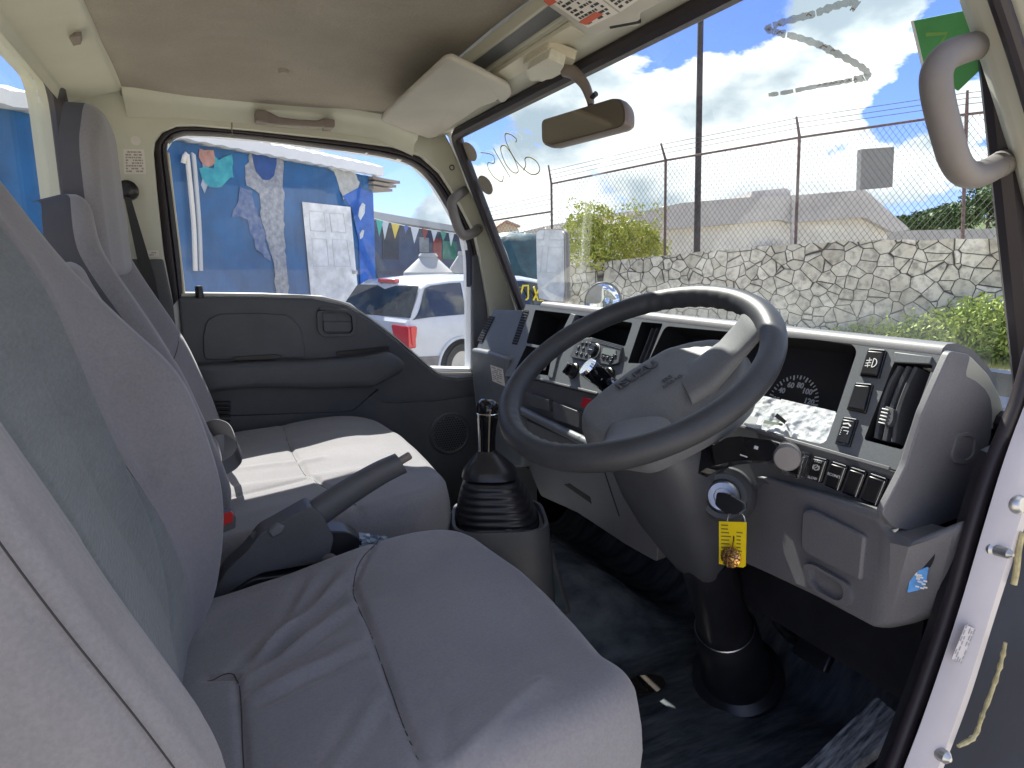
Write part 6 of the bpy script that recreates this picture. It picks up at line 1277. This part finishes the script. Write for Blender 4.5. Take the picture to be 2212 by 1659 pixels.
for x, w, zb, zw, zr in sts:
    g = max(0, zr-zw)/.56; tw = w-.02-.14*g
    half = [(0, zb), (w*.9, zb), (w-.01, zb+.10), (w+.008, .52 if zw > .6 else zw*.9), (w, zw-.10), (w-.02, zw)] + [(tw+.02*g, zr-.07*g), (tw-.05, zr-.015*g), (tw*.5, zr+.004), (0, zr+.008)]
    full = [(y, z) for y, z in half]+[(-y, z) for y, z in half[1:-1][::-1]]
    rings.append([CA(x, y, z) for y, z in full])
carw = mat('car_white', (.60, .63, .68), .22, coat=.6, nscale=5, namt=.05)
mb = MB(); mb.loft(rings); mb.build('body', carw, car, ang=28)
dgl = mat('dark_car_glass', (.02, .025, .03), .04, coat=1)
def side(x, t): # right-hand side surface of the greenhouse, t 0..1 belt->roof edge
    for i in range(len(sts)-1):
        if sts[i][0] <= x <= sts[i+1][0]:
            k = (x-sts[i][0])/(sts[i+1][0]-sts[i][0]); s = [sts[i][j]*(1-k)+sts[i+1][j]*k for j in range(5)]; break
    g = max(0, s[4]-s[3])/.56; y0, z0 = s[1]-.02, s[3]; y1, z1 = s[1]-.02-.14*g+.02*g, s[4]-.07*g
    return CA(x, -(y0+(y1-y0)*t)-.006, z0+(z1-z0)*t)
def sidewin(xa, xb, xat, xbt, name):
    mb = MB(); R = []
    for k in range(7):
        t = .05+.90*k/6; a_, b_ = xa+(xat-xa)*k/6, xb+(xbt-xb)*k/6; R.append([side(a_+(b_-a_)*j/6, t) for j in range(7)])
    vs = [p for r in R for p in r]; off = -lf_*.0; mb.add(vs, [(i*7+j, i*7+j+1, (i+1)*7+j+1, (i+1)*7+j) for i in range(6) for j in range(6)]); return mb.build(name, dgl, car)
sidewin(.07, .99, .36, 1.0, 'side_window'); sidewin(1.04, 1.88, 1.06, 1.86, 'side_window'); sidewin(1.96, 2.95, 1.94, 2.62, 'side_window')
mb = MB(); R = []
for k in range(5):
    t = k/4; x = .055+.245*t-.012; z = .985+.40*t; w = .725-.115*t; R.append([CA(x, w*(j/3-1), z) for j in range(7)])
mb.add([p for r in R for p in r], [(i*7+j, i*7+j+1, (i+1)*7+j+1, (i+1)*7+j) for i in range(4) for j in range(6)]); mb.build('rear_window', dgl, car)
mb = MB(); b_ = Fr(CA(.34, 0, 1.44), -lf_, (0, 0, 1)); mb.box(b_, -.17, .17, -.015, .03, -.02, .06); mb.build('high_brake_lamp', M['redglow'], car, bevel=.008)
mb = MB(); SFc = Fr(CA(0, -.772, 0), hd_, (0, 0, 1)); mb.prism(SFc, rpoly([(.0, .87), (.10, .87), (.09, .76), (.05, .66), (.02, .64)], .03, 4), -.07, .004); mb.prism(Fr(CA(-.012, 0, 0), -lf_, (0, 0, 1)), rpoly([(.76, .87), (.44, .88), (.47, .76), (.62, .62), (.76, .60)], .03, 4), -.10, .012); mb.build('tail_lamp', M['redglow'], car, bevel=.006)
mb = MB(); q = rpoly([(1.0-.02, .62), (1.24, .62), (1.26, .84), (.98, .86)], .03, 5); mb.tube([SFc.w(a, b, .001) for a, b in q], .004, 5, closed=True); mb.build('fuel_lid_gap', M['dgrey'], car)
mb = MB(); mb.tube([SFc.w(1.0, .25, .001), SFc.w(1.0, .80, .001), SFc.w(.99, .94, .001)], .005, 5); mb.build('door_gap', M['dgrey'], car)
grc = mat('car_lower_grey', (.22, .20, .19), .8, nscale=6, namt=.2); mb = MB(); mb.prism(SFc, [(-.02, .22), (.45, .22), (.48, .47), (-.02, .50)], -.3, .006); mb.prism(SFc, [(1.28, .22), (2.9, .22), (2.88, .36), (1.26, .40)], -.1, .006); mb.prism(Fr(CA(-.03, 0, 0), -lf_, (0, 0, 1)), [(-.74, .22), (.772, .22), (.772, .50), (-.74, .50)], -.12, .012); mb.build('bumper', grc, car, bevel=.02)
for x in (.84, 3.36):
    for sd2 in (-1, 1):
        c = CA(x, sd2*.722, .30); mb = MB(); mb.lathe(c-lf_*sd2*.02, tuple(lf_*sd2), [(.20, -.08), (.285, -.08), (.30, -.04), (.30, .06), (.285, .09), (.20, .095), (.19, .08)], 40); wh_ = mb.build('wheel', M['rubber'], car)
        mb = MB(); mb.lathe(c-lf_*sd2*.02, tuple(lf_*sd2), [(.195, .085), (.19, .06), (.15, .05), (.10, .07), (.06, .075), (.05, .09), (0, .09)], 40); rm_ = mb.build('rim', mat('painted_rim', (.55, .55, .55), .4, metal=.6), wh_)
        if sd2 < 0:
            mb = MB()
            for k in range(12): a = 2*math.pi*k/12; q = c-lf_*sd2*.02+lf_*sd2*.064+hd_*math.cos(a)*.135+Vector((0, 0, 1))*math.sin(a)*.135; mb.lathe(q, tuple(lf_*sd2), [(.017, -.01), (.017, .003), (0, .003)], 10)
            mb.build('rim_holes', M['void'], wh_)
    mb = MB(); aw = [(x+math.cos(t)*.40, .30+math.sin(t)*.37) for t in [math.pi*k/14 for k in range(15)]]; mb.prism(SFc, aw+[(x-.40, .22)]+[(x+.40, .22)][:0]+[], -.2, .009) if 0 else mb.tube([SFc.w(a, b, .0) for a, b in aw], .02, 8); mb.build('wheel_arch', carw, car)
    mb = MB(); aw = [(x+math.cos(t)*.385, .30+math.sin(t)*.355) for t in [math.pi*k/18 for k in range(19)]]+[(x-.385, .22), (x+.385, .22)]; mb.prism(SFc, aw, -.02, .0015); mb.build('arch_liner', M['void'], car, smooth=False)
mb = MB(); c = CA(.16, -.45, 1.02); 
mb = MB()
for st in ([(2.10, 1.05), (2.2, 1.30), (2.32, 1.30), (2.32, 1.12), (2.2, 1.05), (2.1, 1.08)], [(2.42, 1.05), (2.62, 1.30)], [(2.45, 1.28), (2.56, 1.06), (2.7, 1.08)]):
    mb.strip(Fr(CA(0, -.70, 0), hd_, (0, 0, 1)), st, .035, .0, .006)
mb.build('yellow_writing', mat('bright_yellow', (.75, .60, .03), .5), car, smooth=False)
# ------------------------------------------------------------------ blue container building
bd = (RH*.469+FH*.883).normalized(); BO = GP(-2.22, 10); BFm = Fr(BO, bd, (0, 0, 1))
if BFm.n.dot(-FH) < 0: print('flip')
bb = thing('blue_container_office', 'bright blue painted container office with mural and white eave', 'building', BO-bd*3)
def corr():
    m = mat('blue_paint', (.003, .095, .27), .5, nscale=2.5, namt=.22, bscale=5, bump=.2, dist=.01); return m
bz = BFm.px(600, 345)[1]
mb = MB(); x0_, x1_ = -9.5, BFm.px(809, 500)[0]; n_ = 150; rowt = []; rowb = []
for i in range(n_+1): x = x0_+(x1_-x0_)*i/n_; c_ = .012*math.sin(x*2*math.pi/.22); rowt.append(BFm.w(x, 2.92, c_)); rowb.append(BFm.w(x, .25, c_))
mb.loft([rowb, rowt], closed=False, cap=False); mb.box(BFm, x0_, x1_, .25, 2.9, -2.6, -.03); mb.build('wall', corr(), bb)
mb = MB(); rw = []
for c_, z in ((.06, 2.92), (.14, 2.93), (.14, 3.06), (-.2, 3.16), (-2.7, 3.3), (-2.7, 3.25), (.06, 2.99)): rw.append([BFm.w(x0_-.1+(x1_+.2-x0_)*i/n_, z+.008*math.sin(i*1.9), c_) for i in range(n_+1)])
mb.loft(rw, closed=False, cap=False); mb.build('roof_eave', M['white'], bb)
def patch(pts, name, col, c=.016, ns=6, col2=None, rough=.8, jag=.0, parent=bb, r=.02):
    P = BFm.poly(pts, c)
    if jag:
        Q = []; rj = random.Random(len(pts))
        for i in range(len(P)):
            a, b = Vector(P[i]), Vector(P[(i+1) % len(P)]); m_ = max(1, int((b-a).length/.06))
            for k in range(m_): q = a.lerp(b, k/m_); Q.append((q.x+rj.uniform(-jag, jag), q.y+rj.uniform(-jag, jag)))
        P = Q
    mb = MB(); mb.prism(BFm, P, c-.004, c); return mb.build(name, mat(name+'_paint', col, rough, nscale=ns, namt=.25, col2=col2), parent, smooth=False)
patch([(543, 330), (612, 340), (613, 380), (612, 440), (616, 540), (625, 640), (648, 700), (600, 700), (596, 640), (590, 560), (565, 470), (560, 420), (535, 400), (528, 370)], 'grey_mural_patch', (.20, .22, .27), .015, 16, (.40, .41, .44), jag=.02)
patch([(545, 330), (597, 336), (598, 352), (592, 380), (582, 389), (568, 388), (553, 370), (548, 350)], 'blue_mural_drop', (.015, .07, .26), .021)
patch([(458, 332), (470, 345), (500, 336), (507, 350), (503, 380), (480, 400), (455, 402), (436, 385), (430, 365), (445, 362), (462, 362)], 'teal_mural_flower', (.02, .26, .36), .017, 8, (.06, .42, .46), jag=.025)
patch([(430, 322), (462, 326), (466, 352), (450, 362), (436, 350), (428, 338)], 'coral_mural_flower', (.42, .22, .18), .021, 8, jag=.012)
patch([(700, 355), (760, 362), (778, 395), (768, 425), (742, 430), (735, 412), (722, 372)], 'weathered_mural_patch', (.36, .37, .36), .016, 10, (.5, .5, .48), jag=.015)
patch([(740, 424), (775, 405), (806, 418), (809, 500), (809, 660), (780, 660), (775, 520), (760, 450)], 'bright_blue_mural', (.012, .10, .42), .019)
patch([(783, 438), (789, 442), (788, 460), (779, 476), (774, 466), (777, 448)], 'white_mural_drop', (.55, .58, .6), .023); patch([(783, 496), (787, 498), (784, 512), (778, 517), (777, 506)], 'white_mural_drop', (.55, .58, .6), .023)
patch([(440, 330), (452, 334), (448, 400), (442, 418), (435, 400), (438, 350)], 'grey_mural_streak', (.32, .36, .42), .0165, jag=.01)
patch([(520, 400), (545, 410), (585, 560), (555, 540), (530, 470), (505, 470), (512, 430)], 'pale_mural_streak', (.04, .10, .28), .0160, 12, (.20, .23, .34), jag=.03)
dr_ = patch([(653, 436), (757, 447), (776, 660), (674, 660)], 'office_door', (.72, .72, .72), .04, 4, rough=.4)
for q in ([(668, 455), (700, 458), (704, 500), (671, 498)], [(712, 460), (742, 462), (748, 503), (717, 501)], [(674, 515), (706, 517), (711, 575), (678, 575)], [(718, 517), (750, 519), (758, 575), (723, 575)]):
    P = BFm.poly(q, .045); mb = MB(); mb.tube([BFm.w(a, b, .041) for a, b in P], .010, 4, closed=True); mb.build('door_moulding', mat('moulding_grey', (.66, .66, .66), .5), dr_)  # panel mouldings, slightly greyer than the door
mb = MB(); mb.lathe(BFm.w(*BFm.px(764, 588, .05), .04), tuple(BFm.n), [(.03, 0), (.02, .03), (.035, .06), (0, .075)], 14); mb.build('door_knob', M['steel'], dr_)
for k, (u0, u1) in enumerate(((400, 424), (414, 436))):
    t = thing('wall_pipe', ('white bent pipe running down the blue wall, left of two', 'grey straight pipe running down the blue wall, right of two')[k], 'pipe', BFm.w(*BFm.px(u0, 500), .08))
    mb = MB(); pts = [BFm.w(*BFm.px(u0-4 if k == 0 else u0-6, 352, .08), .08), BFm.w(*BFm.px(u0-4, 340, .08), .10), BFm.w(*BFm.px(u0+2, 336, .08), .08), BFm.w(*BFm.px(u0+5, 345, .08), .08), BFm.w(*BFm.px(u1-6, 480, .08), .08), BFm.w(*BFm.px(u1-2, 585, .08), .08)]
    if k: pts = pts[2:]
    mb.tube(smoothpath(pts, 4), .026 if k == 0 else .024, 10); mb.build('pipe_run', M['paper'] if k == 0 else mat('grey_pipe', (.5, .51, .52), .5), t)
mb = MB(); bw = Fr(BFm.w(x1_, 2.95, -.2), bd, (0, 0, 1))
for k in range(3): mb.box(bw, -.1, .55-.1*k, -.08-k*.07, -.04-k*.07, -.3, .3)
mb.build('roof_boards', mat('old_boards', (.25, .20, .16), .9), bb)
# dark blue shed beyond, with pennants
sh = thing('dark_blue_shed', 'dark blue shed with long white roof edge beyond the blue office', 'building', GP(-3, 16))
f17 = Fr(GP(-3.4, 15.5), (RH*.75+FH*.66), (0, 0, 1)); f17.n = f17.n if f17.n.dot(-FH) > 0 else -f17.n
mb = MB(); mb.prism(f17, f17.poly([(780, 468), (985, 500), (1040, 505), (1040, 640), (780, 700)]), -3, 0); mb.build('wall', mat('navy_cladding', (.02, .035, .10), .6, nscale=3, col2=(.05, .08, .16)), sh, smooth=False)
mb = MB(); mb.prism(f17, f17.poly([(780, 455), (985, 491), (1045, 499), (1045, 509), (985, 503), (780, 471)]), -3.2, .25); mb.build('roof', mat('grey_sheet_roof', (.42, .44, .46), .6), sh, smooth=False)
for q, cl_ in (([(935, 515), (952, 515), (952, 560), (935, 560)], (.25, .03, .03)), ([(955, 520), (985, 522), (985, 560), (955, 560)], (.03, .18, .14)), ([(905, 512), (925, 514), (925, 545), (905, 545)], (.20, .22, .26)), ([(825, 490), (860, 495), (860, 560), (825, 560)], (.03, .03, .05))):
    mb = MB(); mb.prism(f17, f17.poly(q), 0, .03); mb.build('wall_panel', mat('panel_paint', cl_, .7, nscale=4, namt=.3), sh, smooth=False)
pn = thing('pennant_string', 'string of coloured triangular pennants hanging across in front of the navy shed', 'pennants', PD(880, 490, 13))
mb = MB(); mb.tube(smoothpath([PD(800, 470, 12.5), PD(850, 482, 12.8), PD(900, 492, 13.1), PD(990, 505, 13.6)], 5), .008, 5); mb.build('string', M['white'], pn)
for u, v, w_, h_, c_ in ((820, 475, 8, 36, (.05, .45, .35)), (832, 478, 8, 40, (.6, .62, .62)), (854, 484, 9, 32, (.75, .55, .08)), (877, 487, 6, 18, (.1, .15, .4)), (896, 492, 9, 34, (.6, .62, .62)), (918, 495, 7, 24, (.3, .08, .06)), (938, 497, 7, 26, (.5, .52, .52)), (958, 500, 7, 22, (.1, .3, .2)), (975, 503, 6, 30, (.55, .58, .55))):
    p = [PD(u-w_, v-2, 12.95), PD(u+w_, v+2, 12.95), PD(u-1, v+h_, 12.9)]; q = [x+FH*.006 for x in p]; mb = MB(); mb.add(p+q, [(0, 1, 2), (3, 5, 4), (0, 3, 4, 1), (1, 4, 5, 2), (2, 5, 3, 0)]); mb.build('pennant', mat('pennant_cloth', c_, .8), pn, smooth=False)
for i, (u, v, d, lb) in enumerate(((925, 553, 12.0, 'pale pointed canopy roof behind the white car, in front of the navy shed'), (1000, 548, 13.5, 'smaller pale canopy half hidden by the far windscreen pillar'))):
    t = thing('canopy', lb, 'canopy', PD(u, 600, d)); k = .8 if i == 0 else .5; c = PD(u, v, d); mb = MB()
    prof = [(.18*k, .05), (.22*k, .0), (.20*k, -.03), (.55*k, -.30), (.56*k, -.40)]
    mb.loft([rrect(c+Vector((0, 0, h)), RH, FH, r, r, .5, 24) for r, h in prof]); mb.build('canopy_top', mat('canopy_cloth', (.36, .36, .36), .8), t, ang=40)
    for a in (-.5, .5): mb = MB(); q = c+RH*a*k+Vector((0, 0, -.4)); mb.tube([Vector((q.x, q.y, 0)), q], .025, 8); mb.build('leg', M['steel'], t)
th_ = thing('tarpaulin_heap', 'dark teal tarpaulin heap with clutter on top, left of the tall side mirror', 'heap', PD(1115, 600, 14))
mb = MB(); c = PD(1118, 560, 14); n1_, n2_ = 24, 10; R = []
for j in range(n2_+1):
    t = j/n2_; R.append([c+RH*(math.cos(a)*.95*math.cos(t*1.4)**.6*(1+.12*nz(math.cos(a)*2, t*3)))+FH*math.sin(a)*.8*math.cos(t*1.4)**.6+Vector((0, 0, -1.0+1.55*math.sin(t*1.5)+.08*nz(math.cos(a)*3, math.sin(a)*3, t*3))) for a in [2*math.pi*k/n1_ for k in range(n1_)]])
mb.loft(R); mb.build('tarpaulin', mat('teal_tarp', (.015, .06, .08), .45, nscale=4, namt=.4, bscale=6, bump=.5, dist=.03), th_, ang=70)
rk = random.Random(4)
for k in range(7): p = PD(rk.uniform(1085, 1150), rk.uniform(500, 522), 13.9); q = PD(rk.uniform(1090, 1165), rk.uniform(495, 525), 14.1); mb = MB(); mb.tube([p, q], rk.uniform(.012, .03), 6); mb.build('clutter_rod', M['white'] if k % 3 == 0 else M['ink'], th_)
# far van and blue boat-like shed at right of pillar (beyond the mirror)
# ------------------------------------------------------------------ outside mirrors
mr_ = thing('side_mirror', 'tall rectangular outside mirror in pale rim beyond the far windscreen pillar', 'mirror', PX(1195, 660, 1.12))
mp0 = PX(1194, 575, 1.12); MFr = Fr(mp0, (-.28, -.96, 0), (.03, 0, 1))
mpoly = rpoly(MFr.poly([(1160, 500), (1168, 495), (1220, 494), (1224, 502), (1227, 648), (1222, 655), (1190, 652), (1166, 646), (1162, 600)]), .014, 5)
mb = MB(); cm = (sum(p[0] for p in mpoly)/len(mpoly), sum(p[1] for p in mpoly)/len(mpoly)); rings = [[MFr.w(cm[0]+(a-cm[0])*s_, cm[1]+(b-cm[1])*s_, c_) for a, b in mpoly] for s_, c_ in ((.96, .004), (1.0, .004), (1.0, -.004), (.95, -.012), (.75, -.018))]
mb.loft(rings); mb.build('mirror_housing', M['handle'], mr_, ang=40)
mb = MB(); mb.loft([[MFr.w(cm[0]+(a-cm[0])*.93, cm[1]+(b-cm[1])*.965, c_) for a, b in mpoly] for c_ in (.003, .0065)]); mb.build('mirror_face', M['mirror'], mr_, smooth=False)
mb = MB(); q = MFr.w(cm[0], cm[1]-.2, -.03); mb.tube([MFr.w(cm[0], cm[1]+.10, -.045), q, Vector((1.02, 1.86, 1.28))], .011, 8); mb.build('mirror_arm', M['black'], mr_)
m2 = thing('convex_mirror', 'small round convex mirror just above the dashboard rim', 'mirror', PX(1302, 665, 1.16))
c = PX(1302, 652, 1.22); mx_ = Vector((-.8, -.55, .1)).normalized(); mb = MB(); mb.lathe(c, tuple(mx_), [(.0, -.05), (.04, -.045), (.064, -.02), (.068, 0), (.066, .004), (.063, .004)], 32); mb.build('mirror_housing', M['black'], m2)
mb = MB(); mb.lathe(c, tuple(mx_), [(.063, .002), (.056, .008), (.04, .0135), (.02, .0165), (0, .0175)], 32, cap=False); mb.build('mirror_face', M['mirror'], m2)
mb = MB(); mb.tube([c-mx_*.04, c+Vector((.05, .05, -.25))], .010, 8); mb.build('mirror_arm', M['black'], m2)
